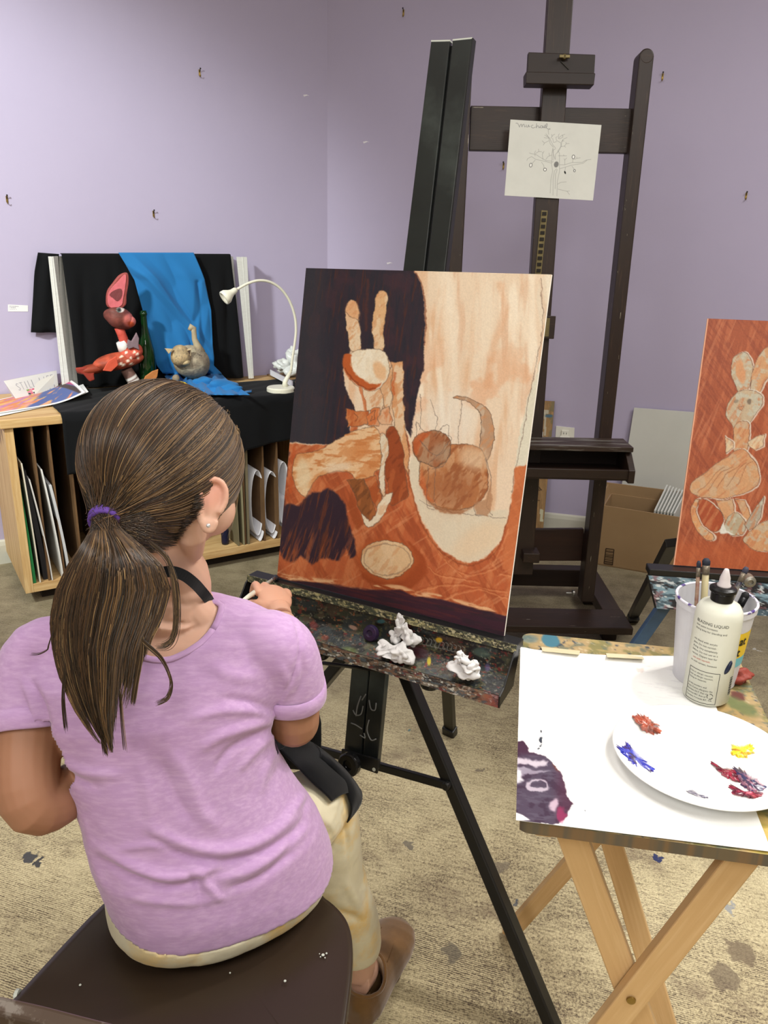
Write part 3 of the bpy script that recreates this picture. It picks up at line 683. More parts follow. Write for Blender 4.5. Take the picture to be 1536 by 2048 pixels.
# ---- still life sign (folded card) ----
sg=empty('folded_sign',PZ(60,795,CZ+.003),'white folded card sign with pencil lettering at the left end of the cabinet','sign')
c4=[(18,762),(112,738),(118,778),(40,800)]
bl=PZ(34,800,CZ+.003);br=PZ(118,782,CZ+.003);hh=.085
wdir=nrm(br-bl);tl=PP(8,762,bl+cv*.03,cv);tr=PP(113,741,br+cv*.03,cv)
STROKES=[]
def letters(word,x0,y0,w_,h,slant=0):
    G={'S':[[(.9,.1),(.5,0),(.1,.2),(.5,.5),(.9,.75),(.5,1),(.1,.9)]],'T':[[(0,0),(1,0)],[(.5,0),(.5,1)]],'I':[[(.5,0),(.5,1)]],'L':[[(.2,0),(.2,1),(.9,1)]],'F':[[(.2,1),(.2,0),(.9,0)],[(.2,.5),(.7,.5)]],'E':[[(.9,0),(.2,0),(.2,1),(.9,1)],[(.2,.5),(.8,.5)]],
    'd':[[(.8,0),(.8,1)],[(.8,.6),(.4,.45),(.1,.75),(.4,1),(.8,.85)]],'o':[[(.5,.4),(.15,.7),(.5,1),(.85,.7),(.5,.4)]],'n':[[(.2,1),(.2,.45),(.7,.45),(.8,1)]],"'":[[(.5,0),(.45,.25)]],'t':[[(.5,.1),(.5,1),(.8,.95)],[(.2,.4),(.8,.4)]],' ':[]}
    out=[];k=w_/max(1,len(word))
    for i,ch in enumerate(word):
        for s_ in G.get(ch,[]): out.append([(x0+k*(i+.12+.72*a),y0+h*b_+slant*(i*k)) for a,b_ in s_])
    return out
sgS=letters('STILL LIFE',.14,.24,.78,.34,-.12)+letters("don't",.66,.62,.28,.24)
def signf(X,Y):
    im=np.ones(X.shape+(3,))*np.array((222,220,216.));im=im*(.97+.05*fbm(X,Y,.2,.2,0,3))[...,None]
    for s_ in sgS: im=mx(im,(120,118,130),linem(X,Y*.45,[(a,b_*.45) for a,b_ in s_],.010,.006)*.8)
    rs=np.random.RandomState(5)
    for i in range(6):
        for j in range(4):
            c=[(214,84,120),(236,190,60),(190,40,60),(120,160,70),(240,236,220),(90,60,110),(230,130,150),(50,60,60)][rs.randint(8)]
            im=mx(im,c,((X>.30+.055*i)&(X<.35+.055*i)&(Y>.62+.085*j)&(Y<.69+.085*j)).astype(float))
    return im
o=panel('front_face',[tl,tr,br,bl],150,70,signf,M['paper'],.001,parent=sg)
mb=MB();mb.prism([tl,tr,br+cv*.09,bl+cv*.09],(0,0,.001));mb.build('back_face',M['whitepaper'],sg)
mb=MB();mb.prism([tl+A3(0,0,-.001),bl,bl+cv*.06-cu_*.005],-cu_*.001);mb.build('side_fold',M['whitepaper'],sg)
# ---- colour print sheets ----
def prn(X,Y):
    n=fbm(X,Y,.25,.10,-25,4);n2=fbm(X,Y,.05,.2,30,9)
    im=np.ones(X.shape+(3,))*np.array((206,130,84.));im=mx(im,(214,168,96),sst(n,.45,.6));im=mx(im,(176,120,170),sst(n2,.5,.62)*.8);im=mx(im,(220,150,160),sst(fbm(X,Y,.1,.06,0,22),.55,.65)*.6)
    im=mx(im,(84,100,150),sst(X+.3*Y,.72,.78)*sst(n2+.1,.4,.55));im=mx(im,(72,60,60),sst(X-.15*Y,.80,.82)*(1-sst(X-.15*Y,.86,.88)));im=mx(im,(176,72,112),sst(X-.15*Y,.87,.89))
    brd=1-sst(np.minimum(np.minimum(X,1-X),np.minimum(Y,1-Y)*.5),.02,.03);return mx(im,(226,224,224),brd)
TLp,TRp,BRp,BLp=[PZ(x,y,CZ+.006) for x,y in((-40,808),(130,768),(172,800),(-60,835))]
def bw(U,V): z=.028*np.clip((U-.62)/.38,0,1)**2+.01*np.sin(V*3)*U;return np.stack([0*z,0*z,z],-1)
tag(panel('colour_print',[TLp,TRp,BRp,BLp],130,70,prn,M['paper'],.0008,bow=bw),'orange and violet colour print curling up at the left end of the cabinet','print')
TLp,TRp,BRp,BLp=[PZ(x,y,CZ+.0035) for x,y in((60,790),(158,766),(178,795),(-50,842))]
def bw2(U,V): z=.022*np.clip((U-.55)/.45,0,1)**2;return np.stack([0*z,0*z,z],-1)
tag(panel('paper_sheet',[TLp,TRp,BRp,BLp],40,30,lambda X,Y:np.ones(X.shape+(3,))*226.,M['paper'],.0008,bow=bw2),'plain white sheet curling under the colour print','paper')
# ================= tall dark studio easel =================
M['walnut']=mat('dark_stained_wood',(44,30,23),rough=.42,spec=.45,var=((34,24,20),5.,.8),var2=((84,62,46),26.,.35,.58,.68),stretch=(.4,6,6),flecks=[((176,168,148),34.,.715)],bump=(.1,60))
M['walnut2']=mat('dark_stained_wood_low',(40,27,21),rough=.45,spec=.4,var=((26,18,16),5.,.8),stretch=(.4,6,6),flecks=[((150,140,120),40.,.745)])
Ef=PZ(1176,1213,.1);EN=nrm((0,-1,.085))
def EP(px,py,off=0.): return PP(px,py,Ef+EN*off,EN)
ez=empty('studio_easel',A3(EP(1080,1150)[0],Ef[1]+.05,0),'tall dark stained wooden studio easel with crank mast standing behind the canvas','easel')
XX=A3(1,0,0);EU=nrm(np.cross(EN,XX))
if EU[2]<0:EU=-EU
EAX=[XX,EN,EU]
def ebar(mb,p0,p1,w,th,off):
    """bar whose front face passes through traced points"""
    a=EP(*p0,off);b=EP(*p1,off);mb.bar(a-EN*th/2,b-EN*th/2,w,th,up=EN)
    return a,b
pw=.043
mb=MB();a,b=ebar(mb,(1294,112),(1175,1205),pw,.065,0.);mb.lathe([(pw/2,-.033),(pw/2,.033)],a-EN*.0325,EN,20);mb.build('upright',M['walnut'],ez,bevel=.004)
mb=MB();a,b=ebar(mb,(932,104),(878,1195),pw,.065,0.);mb.lathe([(pw/2,-.033),(pw/2,.033)],a-EN*.0325,EN,20);mb.build('upright',M['walnut'],ez,bevel=.004)
# mast with groove and toothed rack
mb=MB();ptop=EP(1128,-90,.02);pbot=EP(1044,1150,.02);mb.bar(ptop-EN*.02,pbot-EN*.02,.072,.04,up=EN);mst=mb.build('mast',M['walnut'],ez,bevel=.003)
M['rackm']=mat('dull_brass_strip',(120,108,74),rough=.45,metal=.6,var=((80,70,48),30.,.6))
mb=MB();p0=EP(1089,421,.0215);p1=EP(1075,560,.0215);mb.bar(p0,p1,.019,.003,up=EN);rk=mb.build('rack',M['rackm'],mst)
for k in range(11):
    q=p0+(p1-p0)*(k+.5)/11;mb=MB();mb.box(q+EN*.002,(.013,.004,.010),[XX,EN,nrm(p0-p1)]);mb.build('notch',M['darkmetal'],rk)
mb=MB();ebar(mb,(940,256),(1262,262),.125,.022,-.03);mb.build('crossbar',M['walnut'],ez,bevel=.002)
# clamp head
mb=MB();a=EP(1057,104,.045);b=EP(1191,109,.045);c=EP(1188,160,.045);d=EP(1054,157,.045);mb.prism([a,b,c,d],-EN*.022);hd_=mb.build('clamp_head',M['walnut2'],ez,bevel=.002)
mb=MB();a=EP(1052,143,.075);b=EP(1191,146,.075);mb.prism([a,b,EP(1188,170,.075),EP(1052,167,.075)],-EN*.05);mb.build('clamp_lip',M['walnut2'],hd_,bevel=.002)
mb=MB();q=EP(1127,116,.046);mb.lathe([(.007,0),(.007,.016),(.003,.018)],q,EN,14);mb.box(q+EN*.014,(.03,.008,.008),EAX);mb.build('wing_screw',M['rackm'],hd_,bevel=.001)
mb=MB();a=EP(1122,122,.047);mb.bar(a,EP(1138,138,.047),.004,.003,up=EN);mb.build('bolt',M['darkmetal'],hd_)
# bracket beside mast
mb=MB();mb.prism([EP(1080,631,.035),EP(1112,632,.035),EP(1108,678,.035),EP(1077,677,.035)],-EN*.03);bk=mb.build('bracket_block',M['walnut'],ez,bevel=.002)
mb=MB();mb.prism([EP(1088,636,.0355),EP(1100,636,.0355),EP(1097,673,.0355),EP(1086,673,.0355)],EN*.002);mb.build('bracket_plate',M['rackm'],bk)
# tray
xl=EP(760,890)[0];tx0=EP(800,890,.03)[0];tx1=EP(1250,890,.03)[0]
yt=EP(1150,884,.0)[1]
ztop=PY(1150,893,yt-.12)[2]
trayo=MB();trayo.box(((tx0+tx1)/2,yt-.065,ztop-.006),(tx1-tx0,.12,.016));tr=trayo.build('tray_top',mat('paint_worn_wood',(58,44,36),rough=.5,var=((150,148,140),9.,.55,.5,.62),var2=((30,22,18),20.,.6),stretch=(.5,4,4)),ez,bevel=.002)
zb=PY(1150,958,yt-.15)[2]
mb=MB();mb.box(((tx0+tx1)/2,yt-.085,zb+.008),(tx1-tx0,.15,.016));mb.build('tray_bottom',M['walnut2'],ez,bevel=.002)
mb=MB();mb.box(((tx0+tx1)/2,yt-.012,(ztop+zb)/2),(tx1-tx0,.018,ztop-zb-.02));mb.build('tray_back',M['walnut2'],ez)
mb=MB();mb.box(((tx0+tx1)/2,yt-.155,zb+.02),(tx1-tx0-.01,.014,.03));mb.build('tray_lip',M['walnut'],ez,bevel=.002)
for s_,x in((0,tx0+.009),(1,tx1-.009)):
    mb=MB();mb.prism([(x-.01,yt-.0,ztop-.014),(x-.01,yt-.10,ztop-.014),(x-.01,yt-.168,zb+.035),(x-.01,yt-.168,zb-.006),(x-.01,yt,zb-.006)],(.02,0,0));mb.build('tray_end',M['walnut'],ez,bevel=.002)
# lower plank, block, base
mb=MB();a=EP(880,1060,-.07);b=EP(1168,1058,-.07);c=EP(1168,1122,-.07);d=EP(878,1122,-.07);mb.prism([a,b,c,d],-EN*.02);mb.build('lower_rail',mat('reddish_dark_wood',(58,34,26),rough=.5,var=((40,24,20),5.,.8),stretch=(.4,6,6)),ez,bevel=.002)
mb=MB();q=EP(1060,1110,.03);mb.box(q,(.055,.06,.035));mb.build('crank_block',M['walnut'],ez,bevel=.003)
mb=MB();q=EP(1161,1187,.0);mb.lathe([(.004,0),(.012,.002),(.012,.008),(.004,.01),(.004,.03)],q-XX*.02,-XX,14);mb.build('wing_bolt',mat('steel',(150,148,142),rough=.3,metal=.9),ez)
zt=.095
xr0=PZ(1204,1215,zt)[0];xr1=PZ(1226,1215,zt)[0]+.035;yb=PZ(1191,1142,zt)[1]
yf0=PZ(1120,1217,zt)[1];yf1=PZ(1120,1254,zt)[1]
xl0=EP(868,1213)[0]
for x in(xr0+.03,xl0-.01):
    mb=MB();mb.box((x,(yf0+yb)/2,zt-.02),(.065,abs(yb-yf0),.04));mb.build('side_runner',M['walnut'],ez,bevel=.003)
mb=MB();mb.box(((xl0-.05+xr0+.065)/2,(yf0+yf1)/2,zt-.012),(xr0+.065-xl0+.05,abs(yf0-yf1),.026));mb.build('front_base_board',M['walnut'],ez,bevel=.003)
ybk=yb-.03
mb=MB();mb.box(((xl0+xr0)/2,ybk,zt-.01),(xr0-xl0,.05,.07));mb.build('rear_base_board',M['walnut2'],ez,bevel=.003)
for x in(xr0+.02,xl0):
    for y in(yf0-.02,yb-.08):
        mb=MB();mb.box((x,y,.028),(.05,.05,.056));mb.build('foot',M['walnut2'],ez,bevel=.004)
# ---- drawing taped on the easel ----
q=quadpose([(1021,239),(1203,250),(1186,401),(1009,391)],.279)
sh=(EP(1100,320,.026)-PP(1100,320,q[0],np.cross(q[1]-q[0],q[3]-q[0])))
q=[EP(x,y,.026) for x,y in((1021,239),(1203,250),(1186,401),(1009,391))]
def Z6(pts): return [(1000+x*220/1536.,220+y*200/1396.) for x,y in pts]
TREE=[[(700,1160),(712,960),(735,850),(720,760),(725,600),(740,530)],[(795,1200),(800,1000),(830,860),(830,600),(810,570)],[(740,1190),(742,960),(760,850),(790,820)],[(770,1100),(775,900),(800,830)],
[(775,530),(740,490),(700,410),(650,340),(640,335)],[(745,520),(700,470),(680,390),(655,360)],[(680,340),(672,280),(700,255)],[(690,390),(640,390),(615,385)],[(655,370),(625,350)],[(680,430),(620,462),(605,490)],[(620,462),(590,430)],[(710,395),(740,350),(765,338)],[(725,370),(720,340)],[(745,450),(738,400),(730,400)],[(750,455),(790,440)],
[(770,690),(775,620),(830,560),(850,500),(850,460),(790,425),(780,385),(800,370)],[(800,600),(815,560),(855,510),(860,450),(880,420)],[(815,400),(818,350),(828,330)],[(820,400),(840,370),(905,338)],[(830,405),(880,378),(870,345)],[(860,450),(880,410),(935,385)],[(870,430),(895,432)],[(855,510),(900,505),(925,470),(965,468)],[(900,505),(915,520)],[(925,470),(920,450)],
[(720,715),(640,705),(560,660),(500,620),(440,610),(410,600)],[(715,740),(620,715),(500,690),(440,650),(385,680),(375,705)],[(490,640),(485,590),(500,570)],[(500,605),(540,580),(580,580)],[(540,580),(538,545)],[(600,690),(590,620),(615,575)],[(600,600),(590,590)],[(640,690),(670,650),(720,630)],[(690,640),(685,600)],[(490,700),(445,750)],[(580,730),(610,770),(615,810)],
[(830,765),(900,765),(1000,735),(1150,730),(1200,700),(1270,690)],[(835,820),(920,795),(1000,770),(1160,745),(1215,700)],[(815,640),(930,640)],[(890,640),(888,625)],[(905,765),(905,700),(930,670)],[(905,700),(895,680)],[(1015,730),(1018,690)],[(1040,690),(1070,675),(1120,668)],[(1075,675),(1072,655)],[(915,800),(905,850)],[(1005,785),(1035,825)],[(805,1035),(850,1010),(925,1003)],[(810,1105),(935,1135),(970,1180)],[(935,1135),(970,1130)],
[(725,730),(745,720)],[(740,700),(745,560),(775,540)],[(740,540),(740,600),(770,690)]]
NAME=[[(222,186),(245,186),(262,215),(272,238),(282,210),(298,198),(306,236),(318,206),(334,200),(344,236),(356,228)],[(366,208),(372,236),(388,236),(398,208),(404,234),(420,226)],[(462,212),(444,216),(440,240),(462,252),(492,240)],[(512,190),(506,250),(520,222),(538,226),(544,250),(556,240)],[(592,222),(566,224),(562,246),(588,248),(596,222),(602,248),(616,238)],[(622,240),(640,224),(632,210),(616,226),(624,250),(650,240),(662,198),(646,196),(644,240),(664,262),(700,268)]]
def drawf(X,Y):
    im=np.ones(X.shape+(3,))*np.array((205,206,200.));im=im*(.975+.05*fbm(X,Y,30,30,0,8))[...,None]
    for s_ in TREE: im=mx(im,(120,120,120),linem(X,Y,Z6(s_),.75,.9)*.62)
    for s_ in NAME: im=mx(im,(92,92,98),linem(X,Y,Z6(s_),.85,.9,True)*.75)
    im=mx(im,(105,105,105),ellm(X,Y,*Z6([(786,760)])[0],4.6,6,15,.15)*.85)
    for c,rx,ry in(((430,770),2.6,3.8),((628,832),2.9,2.9),((1025,655),2.6,3.8),((1040,847),1.8,2.4)):
        x,y=Z6([c])[0];o=ellm(X,Y,x,y,rx+.5,ry+.5,10,.12);i=ellm(X,Y,x,y,rx-.6,ry-.6,10,.2);im=mx(im,(50,50,54),np.clip(o-i,0,1));im=mx(im,(235,235,232),i)
    im=mx(im,(10,10,14),ellm(X,Y,*Z6([(908,872)])[0],1.6,3.2,-20,.15))
    return im
tag(panel('pencil_drawing',q,300,250,drawf,M['paper'],.0008,pixmap=True),'white sheet with a pencil drawing of a bare tree on the tall wooden easel','drawing')
# ---- plank leaning on wall behind easel ----
M['rawwood']=mat('worn_board',vc=True,rough=.7)
def wb(px,py,off): return PP(px,py,WRp-nR*off,nR)
z0=.004
def wbz(px,off): 
    q=wb(px,1058,off);return q
TLk=wb(1040,799,.03);TRk=wb(1109,803,.03)
dnn=PP(1086,1058,WRp-nR*.10,nR);BRk=dnn+(dnn-TRk)*.02;BLk=BRk+(TLk-TRk)*1.0
k_=(BRk-TRk);s_=(0-TRk[2])/k_[2];BRk=TRk+k_*s_;BLk=TLk+k_*s_
def plankf(X,Y):
    im=np.ones(X.shape+(3,))*np.array((156,124,84.));g=fbm(X,Y,.05*30,.8*120,0,3);im=im*(.78+.45*fbm(X,Y,2.2,60,-4,3))[...,None]
    im=mx(im,(120,112,84),sst(fbm(X,Y,14,14,0,5),.5,.6)*(Y<880)*.8);im=mx(im,(196,192,176),((X>1088)&(X<1092)&(Y>825)&(Y<872))*.8);im=mx(im,(200,196,180),((X>1080)&(X<1097)&(Y>820)&(Y<828))*.8)
    im=mx(im,(66,104,130),ellm(X,Y,1098,832,8,3,0,.3)*.9);im=mx(im,(206,204,196),((X>1060)&(X<1086)&(Y>864)&(Y<873)).astype(float));im=mx(im,(150,128,80),((X>1060)&(X<1086)&(Y>873)&(Y<884))*.8)
    for s_ in([(1059,986),(1068,981),(1066,976),(1075,976),(1070,981)],[(1072,976),(1078,974),(1083,980),(1074,981),(1080,976)],[(1062,991),(1067,986)],[(1066,989),(1070,988),(1074,985)]): im=mx(im,(40,30,24),linem(X,Y,s_,1.3,.8))
    im=mx(im,(70,46,30),linem(X,Y,[(1055,999),(1079,1001)],1.,.8));im=mx(im,(206,204,196),polym(X,Y,[(1056,1005),(1062,1006),(1056,1028)]));im=mx(im,(206,204,176),((X>1080)&(X<1086)&(Y>1018)&(Y<1043)).astype(float));return im
tag(panel('wooden_plank',[TLk,TRk,BRk,BLk],40,220,plankf,M['rawwood'],.018,(140,110,74),pixmap=True),'worn paint marked wooden plank leaning on the right wall behind the tall easel','plank')
# ---- outlet ----
q=[PP(x,y,WRp-nR*.005,nR) for x,y in((1112,852),(1149,856),(1147,903),(1109,899))]
M['outletw']=mat('white_outlet_plastic',(226,224,214),rough=.35)
ol=empty('wall_outlet',q[3],'white electrical outlet on the right wall just above the easel tray','outlet')
mb=MB();mb.prism(q,nR*.005);mb.build('cover_plate',M['outletw'],ol,bevel=.001)
c_=sum(q)/4;hpl=q[0][2]-q[3][2]
for dz in(.24,-.24):
    mb=MB();mb.box(c_-nR*.003+A3(0,0,dz*hpl),(.034,.006,.028),[uR,nR,ck]);s_=mb.build('socket',M['outletw'],ol,bevel=.004)
    mb=MB();mb.box(c_-nR*.0065+A3(0,0,dz*hpl)+uR*.006,(.002,.001,.008),[uR,nR,ck]);mb.box(c_-nR*.0065+A3(0,0,dz*hpl)-uR*.006,(.002,.001,.008),[uR,nR,ck]);mb.build('slot',M['darkmetal'],s_)
mb=MB();mb.box(c_-nR*.013+A3(0,0,.0),(.045,.016,.03),[uR,nR,ck]);mb.build('plug_cover',M['outletw'],ol,bevel=.004)
# ---- cardboard box ----
M['cardb']=mat('brown_cardboard',(160,132,96),rough=.75,var=((144,116,82),3.,.6),bump=(.15,12))
bA=PZ(1193,1129,0);d0=PZ(1291,1146,0)-bA;bu=nrm(d0);bw_=A3(-bu[1],bu[0],0)   # bw_ points away from viewer
if bw_[1]<0:bw_=-bw_
BXL=.42;BXD=.19;zc=PP(1201,1010,bA,bw_)[2]
def BX(a,b,z): return bA+bu*a+bw_*b+ck*z
box_=empty('cardboard_box',BX(BXL/2,BXD/2,0),'open brown cardboard box on the floor holding white boards beside the tall easel','box')
mb=MB();t=.005
mb.prism([BX(0,0,0),BX(BXL,0,0),BX(BXL,0,zc-.004),BX(0,0,zc)],bw_*t);mb.prism([BX(0,BXD-t,0),BX(BXL,BXD-t,0),BX(BXL,BXD-t,zc),BX(0,BXD-t,zc)],bw_*t)
mb.prism([BX(0,t,0),BX(0,BXD-t,0),BX(0,BXD-t,zc),BX(0,t,zc)],bu*t);mb.prism([BX(BXL-t,t,0),BX(BXL-t,BXD-t,0),BX(BXL-t,BXD-t,zc),BX(BXL-t,t,zc)],bu*t)
mb.prism([BX(0,0,.001),BX(BXL,0,.001),BX(BXL,BXD,.001),BX(0,BXD,.001)],ck*t);body=mb.build('body',M['cardb'],box_,bevel=.001)
fz=PP(1225,963,BX(0,BXD,0),bw_)[2]
mb=MB();a=PP(1208,964,BX(0,BXD,0),bw_);b=PP(1345,981,BX(0,BXD,0),bw_);mb.prism([BX(0.0,BXD,zc-.01),BX(BXL,BXD,zc-.01),b+bu*.1,a],bw_*.004);mb.build('flap',M['cardb'],box_,bevel=.001)
mb=MB();mb.prism([BX(.0,0,zc),BX(.0,BXD,zc),BX(-.012,BXD-.02,fz-.01),BX(-.012,.03,zc+.03)],-bu*.004);mb.build('flap',M['cardb'],box_,bevel=.001)
M['inkm']=mat('dark_print',(58,42,28),rough=.7)
mb=MB()
def bf(px,py): return PP(px,py,bA-bw_*.0008,bw_)
def seg(mb,p,q_,w): mb.bar(bf(*p),bf(*q_),w,.0006,up=bw_)
for a,b in(((1212,1097),(1228,1099)),((1228,1099),(1225,1130)),((1225,1130),(1208,1127)),((1208,1127),(1212,1097))): seg(mb,a,b,.0035)
for k,(t,w) in enumerate(((.12,.0015),(.2,.003),(.33,.0016),(.42,.0028),(.52,.0036),(.62,.002),(.72,.003),(.84,.0036),(.92,.0016))):
    seg(mb,(1212-4*t,1097+30*t),(1228-3.5*t,1099+31*t),w)
mb.build('printed_mark',M['inkm'],box_)
M['wboard']=mat('white_board',(205,206,200),rough=.6,var=((192,194,188),4.,.4))
for k in range(7):
    x=1318+k*6.5;zt_=PP(1330+k*4,982+k*.8,BX(0,BXD*.6,0),bw_)[2]
    a=float((PP(x,1015,BX(0,BXD*.5,0),bw_)-bA)@bu)
    mb=MB();mb.prism([BX(a,.03,.008),BX(a,BXD-.02,.008),BX(a+.012,BXD-.02,zt_+.012-.002*k),BX(a-.012,.02,zc+.004)],bu*.006)
    tag(mb.build('canvas_board',M['wboard']),'white canvas board standing upright among others in the cardboard box','board','white boards in the cardboard box')
# ---- white foam board leaning on wall ----
a=wb(1268,815,.012);b=wb(1400,825,.012);k_=PP(1245,960,WRp-nR*.028,nR)-a;s_=(-a[2]+.003)/k_[2]
mb=MB();mb.prism([a,b,b+k_*s_,a+k_*s_],-nrm(np.cross(b-a,k_))*.006);tag(mb.build('foam_board',M['wboard'],bevel=.0008),'large blank whitish board leaning on the right wall behind the cardboard box','board')
# ================= right hand easel with second painting =================
Q2=quadpose([(1415,637),(1825,653),(1762,1157),(1347,1130)],.457)
exec(compile('''
def paint2(X,Y):
    wx=X+5*(fbm(X,Y,30,30,0,41)-.5)*2;wy=Y+5*(fbm(X,Y,30,30,0,42)-.5)*2
    im=np.ones(X.shape+(3,))*np.array((158,78,44.))
    st=fbm(X,Y,6,70,12,43);st2=fbm(X,Y,5,40,-35,44)
    im=mx(im,(180,98,60),sst(st,.44,.70)*.8);im=mx(im,(136,62,36),sst(st2,.46,.68)*.6);im=mx(im,(192,118,82),sst(fbm(X,Y,5,70,24,47),.58,.74)*.5)
    im=mx(im,(186,92,48),sst(Y,1070,1100)*.5)
    pe=np.array((200,150,106.));pal=np.array((188,166,136.));wh=(222,212,196)
    def shp(pts,col,grey=0,sm=True,ed=(92,52,34),seed=50,strk=30):
        nonlocal im
        m=polym(wx,wy,pts,1.2,sm);c=np.ones(im.shape)*np.array(col,float)
        c=mx(c,(190,120,78),sst(fbm(X,Y,5,34,strk,seed),.48,.68)*.7);c=mx(c,(186,180,160),sst(fbm(X,Y,12,12,0,seed+1),.5,.62)*grey)
        P=crm(pts,5) if sm else np.array(pts)
        im=mx(im,wh,linem(wx-2,wy,list(P)+[P[0]],3.2,1.4)*.8)
        im=im*(1-m[...,None])+c*m[...,None];im=mx(im,ed,linem(wx,wy,list(P)+[P[0]],1.1,1.)*.7)
    shp([(1464,718),(1474,708),(1490,706),(1500,716),(1504,735),(1500,760),(1494,780),(1478,785),(1470,770),(1463,745)],pal,.9,seed=51)
    im=mx(im,(206,140,92),ellm(wx,wy,1481,742,8,26,-8,.2)*.8)
    shp([(1500,770),(1504,740),(1515,715),(1528,700),(1545,690),(1556,700),(1548,735),(1530,765),(1512,790)],pe,.7,seed=53)
    shp([(1456,815),(1464,795),(1478,782),(1500,777),(1520,788),(1524,808),(1510,830),(1496,845),(1472,858),(1460,845),(1453,830)],pal,.9,seed=55)
    shp([(1470,850),(1496,842),(1498,880),(1494,905),(1470,908),(1466,880)],pe,.5,seed=57)
    for p_ in(((1450,872),(1466,884),(1466,898),(1450,908)),((1495,886),(1518,872),(1530,868),(1526,892),(1510,902),(1498,892))): shp(p_,(216,186,148),.3,False,seed=59)
    shp([(1380,980),(1390,958),(1430,932),(1470,905),(1492,903),(1510,925),(1517,955),(1508,975),(1480,990),(1440,997),(1400,994)],pe,.35,seed=61,strk=50)
    for a_ in range(5): im=mx(im,(120,62,38),linem(wx,wy,[(1395+20*a_,985-4*a_),(1420+18*a_,960-7*a_),(1450+14*a_,935-3*a_)],1.2,1,True)*.6)
    shp([(1390,1000),(1380,1020),(1384,1045),(1400,1068),(1424,1080),(1426,1068),(1404,1050),(1392,1022),(1400,1000)],(208,150,100),.6,seed=63)
    shp([(1400,1000),(1420,1005),(1440,1022),(1445,1042),(1430,1062),(1410,1050),(1398,1028)],(160,72,36),0,seed=65)
    shp([(1432,1000),(1465,1000),(1470,1040),(1452,1045)],pe,.3,False,seed=66);shp([(1470,1000),(1490,1000),(1502,1036),(1490,1040)],pe,.3,False,seed=67)
    shp([(1455,1035),(1470,1025),(1488,1036),(1492,1052),(1482,1068),(1460,1070),(1448,1055)],(176,160,132),.9,seed=69)
    im=mx(im,(216,212,200),polym(wx,wy,[(1436,1062),(1446,1045),(1452,1062),(1470,1070),(1438,1066)]))
    shp([(1490,1048),(1505,1020),(1526,992),(1522,1030),(1510,1055),(1496,1060)],(168,158,140),.9,False,seed=71)
    shp([(1484,1078),(1500,1062),(1525,1045),(1560,1040),(1560,1090),(1530,1104),(1505,1095)],pe,.6,seed=73)
    im=mx(im,(80,66,56),ellm(wx,wy,1498,801,4,5,0,.3)*.6);im=mx(im,(110,100,86),ellm(wx,wy,1474,802,4,4,0,.3)*.5);im=mx(im,(120,90,70),linem(wx,wy,[(1476,816),(1488,812),(1484,822),(1476,816)],1.)*.7)
    im=im*.90;g=fbm(X,Y,2.2,2.2,0,77,2);im=im*(.94+.12*g)[...,None];im=mx(im,(214,160,130),1-sst(np.abs(X-(1415-(Y-637)*.138)),1.,2.5));return im
''','p2','exec'))
M['oilpaint']=mat('painted_canvas',vc=True,rough=.5,spec=.3,bump=(.25,900.,.0004))
tag(panel('second_painting',list(Q2),300,360,paint2,M['oilpaint'],.004,(216,170,140),pixmap=True),'orange underpainting of a rabbit figure on a canvas at the right edge of the photo','painting')
d1=nrm(Q2[1]-Q2[0]);n2=nrm(np.cross(Q2[1]-Q2[0],Q2[0]-Q2[3]));
if n2[1]>0:n2=-n2
h2=nrm(n2*A3(1,1,0));BL2=Q2[3]
M['blackmetal']=mat('black_painted_metal',(20,20,21),rough=.38,spec=.5,var=((12,12,13),9.,.5),flecks=[((120,120,116),30.,.74)],bump=(.1,50))
e3=empty('tripod_easel',A3(BL2[0]+.2,BL2[1]+.05,0),'black metal easel with a paint smeared tray and blue strut at the right edge','easel')
tcol=[(96,140,160),(190,196,198),(30,30,32),(140,96,90),(70,80,84)]
def tr2(X,Y):
    im=np.ones(X.shape+(3,))*np.array((66,84,94.));n=fbm(X,Y,34,7,8,90);im=mx(im,(128,156,168),sst(n,.5,.6)*.8);im=mx(im,(28,26,30),sst(fbm(X,Y,22,9,5,92),.52,.6));im=mx(im,(196,200,200),sst(fbm(X,Y,12,3,10,93),.62,.68)*.9);im=mx(im,(120,80,84),sst(fbm(X,Y,10,8,0,95),.66,.72)*.7);return im
def B2(w,d,z): return BL2+d1*w+h2*d+ck*z
M['smeared']=mat('smeared_tray_paint',vc=True,rough=.4,spec=.5,bump=(.4,120,.002))
mb=MB();mb.bar(B2(-.06,.012,-.010),B2(.52,.012,-.010),.04,.016,up=ck);mb.build('tray_ledge',M['blackmetal'],e3,bevel=.002)
a_=[PP(1290,1128,B2(0,.035,0),h2),PP(1700,1160,B2(0,.035,0),h2),PP(1690,1222,B2(0,.055,0),h2),PP(1287,1170,B2(0,.045,0),h2)]
p_=[B2(-.062,.034,-.016),B2(.52,.034,-.016),B2(.52,.06,-.085),B2(-.04,.06,-.085)]
panel('tray_face',p_,200,50,tr2,M['smeared'],.02,(30,32,34),parent=e3,pixmap=True)
mb=MB();c=PP(1497,1160,B2(0,.06,-.04),h2);mb.lathe([(.013,-.01),(.013,.012),(.006,.016),(.0055,.010),(0,.010)],c,h2,24);mb.build('knob',mat('worn_aluminium',(150,146,136),rough=.4,metal=.7),e3,smooth=False,bevel=.001)
f=PZ(1264,1240,0);tpp=PP(1345,1085,B2(0,-.16,0),h2)
mb=MB();mb.bar(f+A3(0,0,.012),tpp,.034,.022,up=h2);mb.build('rear_leg',M['blackmetal'],e3,bevel=.002)
mb=MB();mb.bar(f,f+(tpp-f)*.06,.038,.027,up=h2);mb.build('rubber_foot',M['blackmetal'],e3,bevel=.002)
